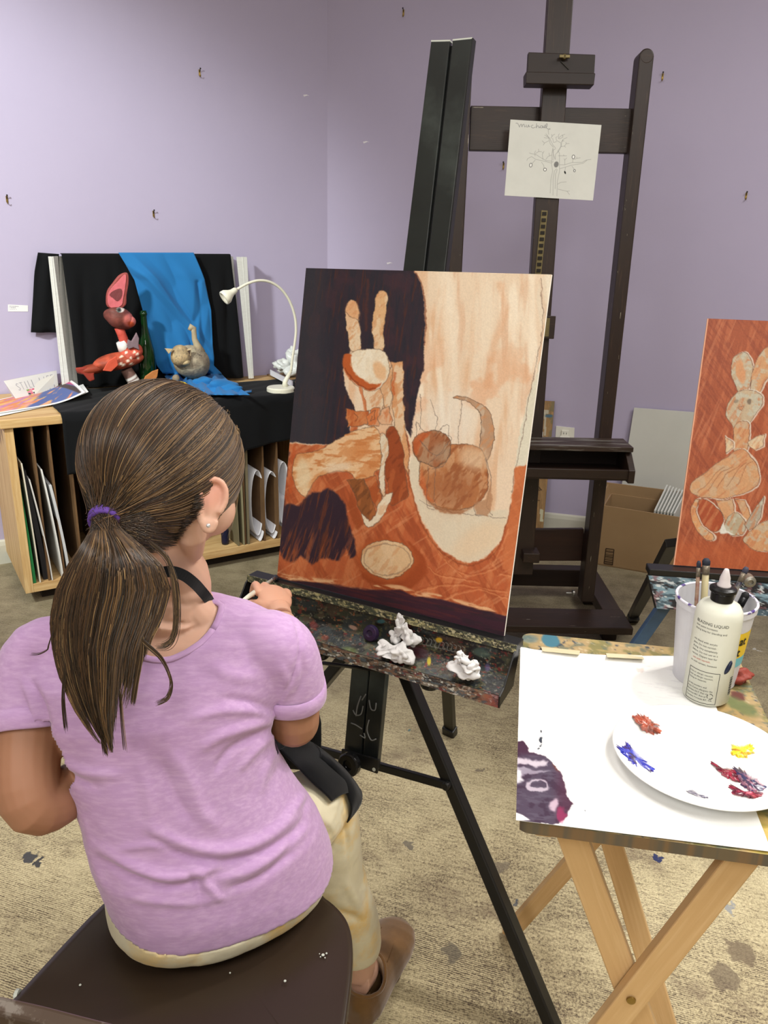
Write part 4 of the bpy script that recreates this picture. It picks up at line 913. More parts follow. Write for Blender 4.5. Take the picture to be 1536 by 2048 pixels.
M['bluemetal']=mat('blue_painted_metal',(70,98,128),rough=.4,var=((40,56,84),8.,.6),flecks=[((170,184,196),40.,.72)])
s0=PP(1348,1195,B2(0,.0,-.09),h2);s1_=PZ(1232,1350,.0)
fd=PP(1283,1285,s0-h2*-.0+0*d1,h2);dirn=nrm(fd-s0+h2*.12);k=(0-s0[2])/dirn[2]
s1_=s0+nrm(PP(1283,1285,s0,h2)-s0)*float(abs(s0[2]/nrm(PP(1283,1285,s0,h2)-s0)[2]))
mb=MB();mb.bar(s0+A3(0,0,.02),s1_,.028,.02,up=h2);mb.build('front_leg',M['bluemetal'],e3,bevel=.002)
s2=s0+d1*.36;mb=MB();mb.bar(s2+A3(0,0,.02),s2+(s1_-s0)*A3(-1,1,1),.028,.02,up=h2);mb.build('front_leg',M['bluemetal'],e3,bevel=.002)
mb=MB();mc=BL2+d1*.2285;mb.bar(mc-h2*.04-A3(0,0,.12),mc-h2*.04+(Q2[0]-Q2[3])*.9,.06,.02,up=h2);mb.build('mast',M['blackmetal'],e3,bevel=.002)
mb=MB();ca=PP(1320,1205,B2(0,.0,-.1),h2)+d1*.06;mb.bar(ca,ca+d1*.36,.016,.016,up=ck);mb.build('cross_strut',M['bluemetal'],e3,bevel=.001)
# ================= main canvas =================
Q1=quadpose([(612,536),(1103,549),(1008,1272),(554,1155)],.457)
E1=nrm(Q1[1]-Q1[0]);D1=nrm(Q1[3]-Q1[0]);N1=nrm(np.cross(E1,-D1))   # toward viewer
if N1[1]>0:N1=-N1
H1=nrm(N1*A3(1,1,0));W1=.457
exec(compile('''
def paint1(X,Y):
    wx=X+4.5*(fbm(X,Y,22,22,0,1)-.5)*2+1.6*(fbm(X,Y,5,5,0,3)-.5)*2;wy=Y+4.5*(fbm(X,Y,22,22,0,2)-.5)*2+1.6*(fbm(X,Y,5,5,0,4)-.5)*2
    cream=np.array((224,202,176.));im=np.ones(X.shape+(3,))*cream
    # washed peach field with pale vertical runs
    st=fbm(X,Y,26,230,4,5,4);im=mx(im,(212,168,130),sst(st,.46,.70)*.7);im=mx(im,(236,222,200),sst(fbm(X,Y,30,260,-3,8,3),.54,.68)*.85)
    im=mx(im,(200,148,112),sst(fbm(X,Y,18,150,3,9,4),.56,.74)*.35)
    im=mx(im,(214,156,116),sst(fbm(X,Y,60,60,0,11),.5,.62)*sst(Y,640,760)*.5)
    im=mx(im,(232,218,196),ellm(wx,wy,968,640,20,90,6,.6)*.55);im=mx(im,(236,224,204),ellm(wx,wy,898,640,16,110,-4,.6)*.6);im=mx(im,(206,146,104),linem(wx,wy,[(1000,570),(1010,620),(985,700),(975,770)],14,12,True)*.35)
    im=mx(im,(178,110,70),linem(wx,wy,[(1080,560),(1090,640),(1072,760)],5,5,True)*.25)
    im=mx(im,(226,218,204),ellm(wx,wy,900,840,52,60,0,.5)*.6)
    # whitish strip at right
    im=mx(im,(220,214,196),polym(wx,wy,[(1078,556),(1110,545),(1110,640),(1080,650),(1074,600)],3)*.35)
    im=mx(im,(214,208,188),polym(wx,wy,[(1058,790),(1100,660),(1066,900),(1050,933),(1028,932),(1040,870)],2))
    im=mx(im,(120,96,84),linem(wx,wy,[(1082,555),(1086,640),(1072,730),(1058,800),(1046,870),(1030,935),(1022,985)],1.6,1.2,True)*.6)
    # white lower bag of the drapery
    im=mx(im,(212,200,176),polym(wx,wy,[(818,940),(850,880),(860,1000),(990,1020),(1014,1024),(1000,1080),(968,1115),(930,1124),(890,1100),(850,1050),(828,1000)],3,True)*.9)
    im=mx(im,(222,192,156),ellm(wx,wy,960,1080,60,26,-30,.5)*.5)
    # orange ground
    OR=np.array((176,92,54.));b=fbm(X,Y,10,60,20,13);o=np.ones(im.shape)*OR;o=mx(o,(196,118,74),sst(b,.44,.70)*.8);o=mx(o,(148,70,38),sst(fbm(X,Y,12,70,-30,15),.46,.68)*.75);o=mx(o,(206,140,98),sst(fbm(X,Y,6,60,58,17),.58,.74)*.5)
    o=mx(o,(186,92,50),sst(fbm(X,Y,3,30,-20,18),.55,.7)*.4)
    reg=np.maximum(polym(wx,wy,[(540,884),(640,888),(702,890),(700,868),(706,836),(716,850),(720,890),(760,880),(800,870),(812,860),(820,890),(818,945),(826,1000),(846,1048),(880,1096),(928,1127),(968,1118),(1000,1086),(1018,1030),(1030,936),(1052,930),(1060,930),(1030,1290),(540,1200)],2.),0)
    im=im*(1-reg[...,None])+o*reg[...,None]
    # right orange fall, flatter
    r2=polym(wx,wy,[(1030,934),(1056,930),(1034,1140),(1004,1140),(1012,1060),(1022,1000)],2);im=mx(im,(198,116,70),r2*.65)
    im=mx(im,(130,66,36),linem(wx,wy,[(1020,1010),(1010,1060),(985,1110),(930,1130),(880,1100),(846,1052),(826,1000),(815,940)],2.4,2,True)*.6)
    for p_ in([(1000,1150),(1024,1153)],[(820,1190),(900,1170),(1010,1185)],[(870,1210),(950,1180),(1015,1200)],[(890,1120),(930,1150),(990,1140)],[(860,1080),(900,1130),(930,1160)],[(840,1120),(880,1150),(960,1165)],[(985,1130),(1006,1090),(1018,1060)]): im=mx(im,(222,150,100),linem(wx,wy,p_,3,2.5,True)*.45);im=mx(im,(150,66,32),linem(wx+3,wy+4,p_,1.6,1.6,True)*.5)
    # dark violet upper left
    dk=np.ones(im.shape)*np.array((47,37,46.));n=fbm(X,Y,7,60,6,19);dk=mx(dk,(38,36,46),sst(n,.5,.62)*.8);dk=mx(dk,(80,42,34),sst(fbm(X,Y,4,50,8,21),.62,.74)*.6);dk=mx(dk,(62,40,48),sst(fbm(X,Y,30,40,0,23),.55,.7)*.6)
    dk=mx(dk,(52,52,58),sst(735-X,60,110)*.55)
    m=polym(wx,wy,[(560,500),(822,500),(828,543),(836,552),(846,590),(851,640),(849,690),(846,740),(836,780),(830,820),(824,860),(822,876),(812,852),(804,820),(806,790),(800,740),(780,724),(760,700),(700,700),(686,740),(690,775),(702,800),(712,830),(700,850),(704,884),(660,888),(600,884),(540,882)],1.8)
    im=im*(1-m[...,None])+dk*m[...,None];im=mx(im,(120,60,38),linem(wx,wy,[(829,543),(838,555),(847,592),(852,640),(850,690)],2.4,2.,True)*.6)
    im=mx(im,(96,48,36),linem(wx,wy,[(735,560),(733,600),(732,660)],5,6)*.5)
    im=mx(im,(90,50,40),linem(wx,wy,[(806,726),(808,780),(815,850)],7,8)*.35)
    # darker patch low left
    m=polym(wx,wy,[(562,1012),(574,1006),(600,1010),(612,992),(624,984),(640,985),(658,978),(672,986),(690,1012),(698,1046),(708,1080),(712,1110),(700,1116),(690,1092),(680,1122),(660,1120),(642,1118),(625,1130),(600,1112),(585,1125),(568,1118),(556,1085)],3.2)
    d2=mx(np.ones(im.shape)*np.array((48,32,44.)),(100,52,34),sst(fbm(X,Y,5,60,14,25),.54,.70)*.75);d2=mx(d2,(150,76,38),sst(fbm(X,Y,3,44,20,26),.64,.76)*.7*sst(Y,1020,1110))
    m=m*(1-.55*sst(fbm(X,Y,4,46,22,27),.5,.66)*sst(Y,1030,1120));im=im*(1-m[...,None])+d2*m[...,None]
    for p_,w_,c_ in(([(575,905),(572,950)],9,(60,38,44)),([(566,1000),(562,1040)],8,(70,40,42)),([(586,896),(588,940),(580,985)],7,(182,84,42))): im=mx(im,c_,linem(wx,wy,p_,w_,5)*.7)
    # ears
    def shp(pts,col,st_=.4,sc=(220,206,180),sm=True,ed=.55,seed=30,edc=(92,70,56),ang=10,c2=(196,134,88)):
        nonlocal im
        m=polym(wx,wy,pts,1.3,sm);c=np.ones(im.shape)*np.array(col,float);c=mx(c,sc,sst(fbm(X,Y,14,40,ang,seed),.48,.6)*st_);c=mx(c,c2,sst(fbm(X,Y,7,22,ang+30,seed+1),.52,.66)*st_)
        im=im*(1-m[...,None])+c*m[...,None];P=crm(pts,5) if sm else np.array(pts);im=mx(im,edc,linem(wx,wy,list(P)+[P[0]],1.5,1.3)*ed)
    shp([(697,608),(704,599),(712,604),(718,615),(719,640),(722,670),(722,700),(700,702),(697,680),(692,650),(691,625)],(214,178,142),.6,seed=31)
    im=mx(im,(206,150,104),polym(wx,wy,[(692,620),(702,601),(718,612),(719,638),(700,634)],3,True)*.6);im=mx(im,(80,60,52),linem(wx,wy,[(691,622),(702,634),(718,640)],1.1,1)*.6)
    shp([(757,584),(767,582),(774,592),(773,620),(769,660),(765,702),(748,700),(745,670),(747,630),(750,600)],(208,166,122),.5,seed=33)
    # neck, bottle
    shp([(722,776),(730,766),(760,770),(768,800),(764,820),(732,822),(730,800)],(212,180,148),.6,seed=35,sm=False)
    shp([(783,724),(806,722),(808,745),(806,800),(812,860),(820,920),(816,950),(800,900),(788,860),(784,800),(780,760)],(206,152,106),.6,seed=37,sm=False)
    im=mx(im,(176,84,42),linem(wx,wy,[(788,745),(786,790)],5,4)*.7)
    shp([(776,860),(790,856),(806,900),(812,960),(814,990),(800,1004),(786,1012),(780,1000),(774,960),(770,900)],(146,70,36),.5,(180,98,54),seed=39,c2=(112,52,28))
    shp([(760,770),(776,740),(784,730),(782,800),(778,830),(768,812)],(204,160,120),.6,seed=40,sm=False)
    # head
    shp([(690,735),(686,722),(692,712),(706,704),(730,700),(756,700),(772,710),(778,730),(774,756),(760,776),(740,782),(718,776),(702,762)],(222,208,184),.5,(232,224,206),seed=41,c2=(214,190,156))
    im=mx(im,(178,88,42),polym(wx,wy,[(688,712),(684,728),(694,752),(712,770),(734,781),(752,778),(764,766),(752,768),(732,764),(712,750),(702,734),(702,714),(696,708)],2.4,True));im=mx(im,(132,60,28),linem(wx,wy,[(690,738),(706,762),(730,778),(752,776)],2.6,2.4,True)*.8)
    im=mx(im,(214,166,120),ellm(wx,wy,760,742,10,20,-15,.3)*.8)
    im=mx(im,(190,104,58),linem(wx,wy,[(718,776),(728,800),(731,822)],5,3,True)*.8)
    # bow tie
    shp([(690,818),(712,822),(736,822),(736,848),(716,852),(696,852)],(176,92,48),.5,(206,134,84),sm=False,seed=43);shp([(744,818),(758,814),(760,852),(738,850),(732,834)],(196,112,64),.4,sm=False,seed=44);shp([(762,818),(778,812),(784,850),(764,850),(756,838)],(196,124,80),.5,sm=False,seed=45)
    im=mx(im,(90,60,48),linem(wx,wy,[(740,826),(750,822),(752,838),(742,842),(746,832)],1.4,1.2)*.7);im=mx(im,(90,50,34),linem(wx,wy,[(708,826),(716,834),(710,842)],1.2,1.2)*.6)
    # body
    shp([(592,912),(610,906),(640,898),(668,882),(696,866),(724,856),(752,853),(762,870),(768,900),(770,930),(752,942),(744,956),(716,962),(700,948),(672,942),(652,948),(632,960),(620,978),(610,992),(598,986),(590,966),(584,940)],(204,146,96),.8,(222,190,150),seed=47,ang=60,c2=(188,118,66))
    im=mx(im,(220,200,164),ellm(wx,wy,606,950,15,34,-8,.4)*.8);im=mx(im,(226,214,190),ellm(wx,wy,676,934,28,9,-8,.5)*.7);im=mx(im,(196,124,70),ellm(wx,wy,722,900,22,14,0,.6)*.5)
    shp([(768,868),(776,892),(772,930),(770,960),(766,1000),(758,960),(764,920),(758,880)],(214,200,176),.4,seed=49)
    # legs
    shp([(694,960),(712,958),(728,956),(744,990),(754,1030),(742,1040),(726,1030),(712,1000)],(134,80,42),.6,(170,100,54),sm=False,seed=51,c2=(100,58,32));shp([(728,956),(752,950),(760,985),(766,1010),(754,1016),(742,990)],(160,80,40),.5,(190,108,62),sm=False,seed=53)
    shp([(724,1028),(740,1042),(752,1034),(758,1010),(768,992),(784,984),(782,1004),(772,1024),(758,1044),(738,1056),(728,1048)],(220,204,178),.4,sm=False,seed=55)
    im=mx(im,(146,70,34),polym(wx,wy,[(700,980),(716,1010),(728,1050),(716,1060),(704,1040),(696,1010)],3)*.75)
    # cat
    shp([(905,797),(925,793),(950,800),(972,815),(984,835),(988,865),(984,890),(978,915),(966,930),(955,922),(960,890),(964,860),(962,835),(950,812),(932,802)],(178,142,112),.6,(196,180,160),seed=57,ed=.7)
    cb=np.clip(1-np.hypot((wx-908)/70,(wy-968)/58),0,1)
    shp([(838,930),(850,916),(880,900),(902,890),(935,888),(962,900),(974,930),(976,965),(970,990),(950,1012),(920,1022),(890,1018),(862,1002),(844,975),(837,950)],(178,116,72),.8,(196,150,110),seed=59,ed=.7,c2=(146,84,48));im=mx(im,(146,90,58),ellm(wx,wy,906,978,48,38,0,.6)*.5);im=mx(im,(216,188,156),ellm(wx,wy,946,916,30,22,20,.5)*.7)
    im=mx(im,(196,96,50),polym(wx,wy,[(840,935),(858,990),(874,1004),(852,996),(840,970)],3)*.6)
    shp([(826,892),(832,874),(850,864),(872,862),(892,872),(901,892),(898,915),(885,930),(868,936),(846,926),(830,910)],(156,98,64),.8,(170,136,106),seed=61,ed=.75,c2=(128,72,42));im=mx(im,(184,88,44),polym(wx,wy,[(828,884),(840,868),(860,864),(846,884),(836,908),(830,905)],3,True)*.8);im=mx(im,(170,146,120),ellm(wx,wy,880,905,16,20,0,.5)*.6)
    for p_ in([(870,872),(890,850),(898,852),(896,876)],[(834,872),(832,846),(842,858),(856,868)],[(840,880),(870,910),(890,900)],[(856,930),(900,880),(890,870)],[(855,935),(855,1005),(870,1018)],[(870,938),(872,1010),(900,1022)],[(838,1000),(900,1024),(960,1030),(1012,1036)],[(972,915),(982,960),(974,1010),(984,1030)],[(950,1010),(952,1030),(976,1032)],[(900,898),(890,930),(862,940)],[(915,885),(918,845),(925,800)],[(840,790),(842,830),(838,860)],[(860,800),(875,840),(868,860)]):
        im=mx(im,(104,88,80),linem(wx,wy,p_,1.3,1.2,True)*.65)
    im=mx(im,(170,126,92),polym(wx,wy,[(950,1006),(972,1000),(980,960),(984,1000),(976,1034),(952,1028)],2)*.8)
    im=mx(im,(150,92,54),polym(wx,wy,[(856,1000),(880,1014),(930,1022),(950,1014),(920,1030),(880,1024)],2)*.7)
    # egg shape and its shade
    im=mx(im,(150,68,32),polym(wx,wy,[(816,1082),(836,1100),(852,1124),(850,1150),(820,1176),(780,1184),(760,1172),(730,1160),(718,1140),(740,1150),(780,1160),(812,1146),(826,1120),(820,1096)],3,True)*.9)
    im=mx(im,(170,84,42),ellm(wx,wy,773,1120,60,45,4,.12)*.8)
    shp([(722,1119),(728,1098),(746,1084),(772,1080),(798,1084),(818,1098),(826,1120),(820,1138),(800,1152),(774,1157),(748,1150),(730,1138)],(212,178,136),.4,(222,196,160),seed=63,ed=.6)
    im=mx(im,(130,106,86),ellm(wx,wy,774,1119,48,33,4,.02)*(1-ellm(wx,wy,774,1119,45.5,30.5,2,.02))*.5)
    # pale edge then bottom band
    tb=np.interp(X,[550,580,640,690,740,800,830,870,930,1008,1040],[1151,1160,1166,1172,1180,1180,1192,1197,1211,1231,1236])
    e=Y-tb-3*(fbm(X,Y,26,6,8,65)-.5)*2;im=mx(im,(228,186,140),np.clip(sst(e,-13,-6)*(1-sst(e,-3,2))*sst(fbm(X,Y,40,9,12,66),.42,.55),0,1)*.8)
    bd=mx(np.ones(im.shape)*np.array((56,30,42.)),(78,36,40),sst(fbm(X,Y,70,4,13,67),.5,.65)*.7);bd=mx(bd,(40,30,38),sst(fbm(X,Y,60,8,13,68),.55,.65)*.6)
    m=sst(e,-2.5,2.5);im=im*(1-m[...,None])+bd*m[...,None]
    im=im*(.96+.08*fbm(X,Y,1.9,1.9,0,77,2))[...,None]
    return im
''','p1','exec'))
tag(panel('main_painting',list(Q1),480,600,paint1,M['oilpaint'],.004,(232,226,214),pixmap=True),'large half finished brown and violet still life canvas on the black easel before the girl','painting')
# ================= black display easel =================
def C1(w,s,o=0.): return Q1[3]+E1*w-D1*s+N1*o       # w right, s up the canvas plane, o toward viewer
eo=empty('black_easel',A3(C1(.2,0)[0],C1(.2,0)[1],0),'black metal easel with a paint crusted tray holding the large still life canvas','easel')
def CP(px,py,off): return PP(px,py,Q1[3]+N1*off,N1)
M['mastm']=mat('scuffed_black_boards',(34,38,37),rough=.32,spec=.6,var=((20,22,23),6.,.7),var2=((84,92,88),5.,.55,.5,.72),bump=(.06,30),flecks=[((130,134,130),44.,.75)])
M['paleedge']=mat('bare_metal_edge',(186,190,180),rough=.5)
ofm=-.034
mast=None
for a in(((862,82),(900,81),(848,541),(806,540)),((905,80),(944,76),(889,545),(853,542))):
    P=[CP(x,y,ofm) for x,y in a]
    k=(P[3]-P[0]);P[3]=P[0]+k*2.9;k=(P[2]-P[1]);P[2]=P[1]+k*2.9
    # clip at lower end near the plate
    low=[CP(688,1532,ofm),CP(752,1545,ofm)]
    Ls=float(np.dot(Q1[3]-D1*.03-P[0],D1))
    for i,j in((0,3),(1,2)):
        dd_=P[j]-P[i];P[j]=P[i]+dd_*(Ls-np.dot(P[i]-P[0],D1))/np.dot(dd_,D1)
    mb=MB();mb.prism(P,-N1*.009);mo=mb.build('mast_board',M['mastm'],eo,bevel=.0015)
    if mast is None:mast=mo;PL=P
    else:PR=P
    mb=MB();mb.prism([P[0]-D1*.0012,P[1]-D1*.0012,P[1]+D1*.001,P[0]+D1*.001],-N1*.010);mb.build('end_edge',M['paleedge'],mo)
for a in(((706,1300),(740,1302),(720,1533),(686,1524)),((743,1302),(776,1304),(753,1541),(724,1534))):
    P=[CP(x,y,ofm-.006) for x,y in a];k=P[0]-P[3];P[0]=P[3]+k*1.5;k=P[1]-P[2];P[1]=P[2]+k*1.5
    mb=MB();mb.prism(P,-N1*.014);mb.build('sliding_post',M['mastm'],eo,bevel=.0015)
P=[CP(x,y,ofm-.012) for x,y in((708,1300),(774,1304),(751,1540),(688,1526))];mb=MB();mb.prism(P,-N1*.004);mb.build('post_channel',M['blackmetal'],eo)
mb=MB();mb.prism([PL[1]-E1*.001+D1*.006,PR[0]+E1*.001+D1*.006,PR[3]+E1*.001,PL[2]-E1*.001],N1*-.006);
for v in mb.V: v-=N1*.006
mb.build('mast_channel',mat('black_groove',(8,8,9),rough=.6),eo)
mb=MB();c_=[PR[1],PR[1]-N1*.012,PR[2]-N1*.012,PR[2]];mb.prism(c_,E1*.002);mb.build('mast_side',M['blackmetal'],eo)
# tray
tl0=float((CP(497,1166,.01)-Q1[3])@E1);tl1=float((CP(1038,1280,.01)-Q1[3])@E1)
def TW(w,d,z): # w along canvas, d horizontal toward viewer, z below canvas foot
    return Q1[3]+E1*w+H1*d+ck*z
e1z=E1
def tbox(mb,w0,w1,pts): mb.prism([TW(w0,d,z) for d,z in pts],E1*(w1-w0))
def splf(cols,seed,base=(26,25,24)):
    def f(X,Y):
        im=np.ones(X.shape+(3,))*np.array(base,float)
        for i,(c,t,sx,sy) in enumerate(cols):
            n=fbm(X,Y,sx,sy,13,seed+i*7,4);im=mx(im,c,sst(n,t,t+.05)*.85)
        return im
    return f
def trwall(X,Y):
    im=splf([((58,62,44),.50,30,16),((70,54,40),.56,22,12),((40,48,50),.55,40,20),((86,84,60),.62,9,6),((110,34,30),.68,10,6),((120,116,104),.70,6,4),((150,90,50),.72,7,4)],101,(22,22,20))(X,Y)
    im=mx(im,(120,40,36),ellm(X,Y,627,1250,9,7,30,.3)*.7);im=mx(im,(150,60,40),ellm(X,Y,650,1275,8,5,0,.4)*.6);im=mx(im,(190,150,130),ellm(X,Y,706,1255,9,4,20,.3)*.8);im=mx(im,(200,160,30),ellm(X,Y,878,1280,7,5,10,.3));im=mx(im,(200,180,30),ellm(X,Y,858,1322,4,9,0,.4)*.9);im=mx(im,(60,120,130),ellm(X,Y,762,1243,8,4,0,.3)*.8)
    im=mx(im,(60,26,34),ellm(X,Y,840,1305,18,12,20,.4)*.8);im=mx(im,(130,150,70),ellm(X,Y,700,1300,16,6,10,.5)*.5)
    # scratched comb marks
    for k in range(13):
        x=826+k*8.2;y=1270+k*1.9;im=mx(im,(150,150,144),linem(X,Y,[(x,y),(x+5,y+4),(x+2,y+14),(x+8,y+16)],1.5,1.2,True)*.7)
    im=mx(im,(80,110,110),ellm(X,Y,965,1305,20,9,10,.5)*.5);im=mx(im,(110,90,140),ellm(X,Y,975,1335,5,8,0,.5)*.6);im=mx(im,(170,80,40),ellm(X,Y,900,1328,8,4,0,.4)*.7)
    return im
def ledf(X,Y): return splf([((120,116,86),.48,10,5),((176,168,120),.56,8,4),((60,66,56),.55,7,4),((196,186,150),.64,5,3)],131,(48,48,40))(X,Y)
def lipf(X,Y): return mx(mx(splf([((120,112,96),.46,16,5),((122,92,72),.56,12,5),((70,80,84),.56,9,4),((196,196,186),.62,8,3),((96,44,40),.68,14,6)],151,(52,44,38))(X,Y),(150,90,60),sst(X,900,990)*sst(fbm(X,Y,14,6,0,9),.45,.6)*.7),(110,36,44),sst(X,955,1000)*.5)
zl=-.002
# ledge bar
mb=MB();tbox(mb,tl0,tl1,[(-.012,zl),(.016,zl),(.016,zl-.012),(-.012,zl-.012)]);mb.build('tray_ledge',M['blackmetal'],eo,bevel=.001)
panel('ledge_front',[TW(tl0,.017,zl+.001),TW(tl1,.017,zl+.001),TW(tl1,.019,zl-.012),TW(tl0,.019,zl-.012)],420,12,ledf,M['smeared'],.002,(60,60,52),parent=eo,pixmap=True)
D0,DZ0=.004,-.014
zf=-.074;dF=.066
panel('tray_back_wall',[TW(tl0,D0,DZ0),TW(tl1,D0,DZ0),TW(tl1,D0+.012,zf+.02),TW(tl0,D0+.012,zf+.02)],420,50,trwall,M['smeared'],.003,(24,24,24),parent=eo,pixmap=True)
panel('tray_floor',[TW(tl0,D0+.012,zf+.02),TW(tl1,D0+.012,zf+.02),TW(tl1,dF,zf),TW(tl0,dF,zf)],420,60,trwall,M['smeared'],.003,(24,24,24),parent=eo,pixmap=True)
panel('tray_lip',[TW(tl0,dF,zf+.006),TW(tl1,dF,zf+.006),TW(tl1,dF+.006,zf-.012),TW(tl0,dF+.006,zf-.012)],420,20,lipf,M['smeared'],.003,(30,30,28),parent=eo,pixmap=True)
for w_ in(tl0,tl1-.003):
    mb=MB();tbox(mb,w_,w_+.003,[(D0,DZ0+.012),(D0+.012,zf+.0),(dF,zf-.010),(dF+.006,zf-.012),(dF+.006,zf+.008),(dF-.01,zf+.016),(D0+.02,DZ0+.0)]);mb.build('tray_end',M['blackmetal'],eo,bevel=.0008)
mb=MB();tbox(mb,tl0+.05,tl1-.05,[(D0-.02,zf+.00),(dF-.03,zf-.012),(dF-.03,zf-.02),(D0-.02,zf-.01)]);mb.build('tray_bracket',M['blackmetal'],eo)
# under-tray knobs and rod
mb=MB();a=CP(646,1326,-.0);b=CP(800,1346,-.0);mb.tube([a,b],.0035,10);mb.build('clamp_rod',M['blackmetal'],eo,smooth=True)
for px,py in((641,1306),(860,1365)):
    q=CP(px,py,.0);mb=MB();mb.lathe([(.0,-.008),(.015,-.008),(.017,-.004),(.017,.004),(.013,.008),(0,.008)],q,ck,18);mb.build('tray_knob',M['blackmetal'],eo,smooth=False,bevel=.001)
# legs in a plane behind the canvas
ofl=float((PZ(1105,2065,0)-Q1[3])@N1)+.004
def LP(px,py): return CP(px,py,ofl)
ft=PZ(1108,2068,0);tpR=LP(792,1300)
mb=MB();mb.bar(ft+A3(0,0,.01),tpR,.022,.028,up=N1);mb.build('front_leg',M['blackmetal'],eo,bevel=.003)
mb=MB();mb.bar(ft,ft+(tpR-ft)*.02,.028,.034,up=N1);mb.build('rubber_foot',M['blackmetal'],eo,bevel=.003)
tpL=LP(702,1300);l2=LP(618,1402);dl=nrm(l2-tpL);ftL=tpL+dl*abs(tpL[2]/dl[2])
mb=MB();mb.bar(ftL+A3(0,0,.01),tpL,.022,.028,up=N1);mb.build('front_leg',M['blackmetal'],eo,bevel=.003)
mb=MB();mb.bar(ftL,ftL+(tpL-ftL)*.02,.028,.034,up=N1);mb.build('rubber_foot',M['blackmetal'],eo,bevel=.003)
a=LP(908,1566)+N1*.016;b=LP(600,1481)+N1*.016;b=a+(b-a)*1.12
mb=MB();mb.bar(a,b,.015,.012,up=N1);cbar=mb.build('cross_bar',M['blackmetal'],eo,bevel=.002)
mb=MB();mb.lathe([(.008,-.002),(.008,.012),(.006,.014)],a-N1*.004-nrm(a-b)*.006,N1,16);mb.build('pivot',M['blackmetal'],cbar,smooth=False,bevel=.001)
P=[CP(x,y,ofm+.006) for x,y in((683,1498),(757,1520),(754,1548),(681,1522))]
mb=MB();mb.prism(P,-N1*.005);pl=mb.build('foot_plate',M['blackmetal'],eo,bevel=.001)
for x,y in((690,1519),(748,1539)):
    q=CP(x,y,ofm+.0063);mb=MB();mb.lathe([(.0035,0),(.0035,.0006)],q,N1,12);mb.build('rivet',M['paleedge'],pl)
q=CP(713,1520,ofm+.007);mb=MB();mb.lathe([(.0,.0),(.008,.0),(.008,.014),(.020,.016),(.022,.02),(.022,.03),(.019,.033),(.010,.033),(.008,.026),(0,.026)],q,N1,28);mb.build('adjusting_knob',mat('glossy_black_plastic',(14,14,15),rough=.15),eo,smooth=False,bevel=.0008)
# white scrawls dabbed on the mast below the tray
M['dab']=mat('dried_white_paint',(120,122,122),rough=.6)
mb=MB()
for s_ in([(722,1392),(715,1412),(712,1432)],[(724,1400),(732,1388)],[(706,1420),(712,1430),(722,1428),(726,1412)],[(702,1446),(712,1450),(724,1458)],[(738,1440),(734,1460),(742,1480),(752,1478)],[(738,1400),(742,1418),(750,1420),(752,1406)],[(720,1470),(730,1476),(728,1466)]):
    mb.tube([CP(x,y,ofm+.0008) for x,y in crm(s_,4,False)],.0012,6,flat=1.)
mb.build('paint_dabs',M['dab'],eo,smooth=True)
# back leg
bf0=PZ(900,1468,0);bt=CP(858,700,-.06)
mb=MB();mb.bar(bf0+A3(0,0,.01),bt,.030,.020,up=N1);mb.build('rear_leg',mat('olive_black_metal',(48,46,36),rough=.4),eo,bevel=.003)
mb=MB();mb.bar(bf0,bf0+nrm(bt-bf0)*.035,.036,.026,up=N1);mb.build('rubber_foot',M['blackmetal'],eo,bevel=.003)
# things in the tray
M['tissue']=mat('white_tissue',(216,215,214),rough=.85,sss=.0)
def crumple(name,c,parts,seed,label):
    mb=MB();rs=np.random.RandomState(seed)
    for off,r in parts:
        mb.blob(c+off,r,[E1,H1,ck],rs.randint(999),.42,26,18,fr=3.6)
    o=mb.build(name,M['tissue'],smooth=True,loc=c);t=bpy.data.textures.new('cr','CLOUDS');t.noise_scale=.016;t.noise_depth=1
    m=o.modifiers.new('s','SUBSURF');m.levels=1;m.render_levels=1
    m=o.modifiers.new('d','DISPLACE');m.texture=t;m.strength=.010;m.mid_level=.5;m.texture_coords='LOCAL'
    return tag(o,label,'tissue','crumpled tissues in the easel tray')
def tp(px,py,d=.045): return PP(px,py,TW(0,d,0),H1)
c=tp(788,1304,.055);crumple('crumpled_tissue',c,[(E1*-.012+A3(0,0,.0),(.017,.014,.010)),(E1*.012,(.018,.015,.011)),(E1*.0-A3(0,0,.006),(.024,.012,.006)),(E1*-.022+A3(0,0,.004),(.008,.008,.005))],3,'crumpled white tissue lying in the middle of the paint crusted easel tray')
c=tp(806,1268,.03);crumple('crumpled_tissue',c,[(A3(0,0,.006),(.012,.008,.014)),(A3(0,0,.022)-E1*.007,(.006,.005,.016)),(E1*.012+A3(0,0,-.006),(.013,.008,.012)),(E1*-.016-A3(0,0,.008),(.008,.006,.008))],5,'white tissue twisted upright behind the flat one in the tray middle')
c=tp(931,1337,.055);crumple('crumpled_tissue',c,[(A3(0,0,0),(.018,.014,.012)),(A3(0,0,.016)-E1*.006,(.010,.009,.012)),(E1*.013+A3(0,0,.003),(.011,.010,.010)),(E1*-.024-A3(0,0,.002),(.007,.007,.004))],7,'crumpled white tissue at the right end of the easel tray')
c=tp(744,1266,.022);mb=MB();mb.lathe([(0,0),(.0145,0),(.015,.003),(.013,.009),(.006,.010),(.005,.007),(0,.007)],c,nrm(H1+ck*.3),28);tag(mb.build('paint_bottle_cap',mat('dark_violet_plastic',(54,34,60),rough=.35,var=((30,40,70),40.,.6)),bevel=.0006),'small round dark violet paint bottle cap lying in the easel tray','bottle cap')  # loose round cap of a paint bottle
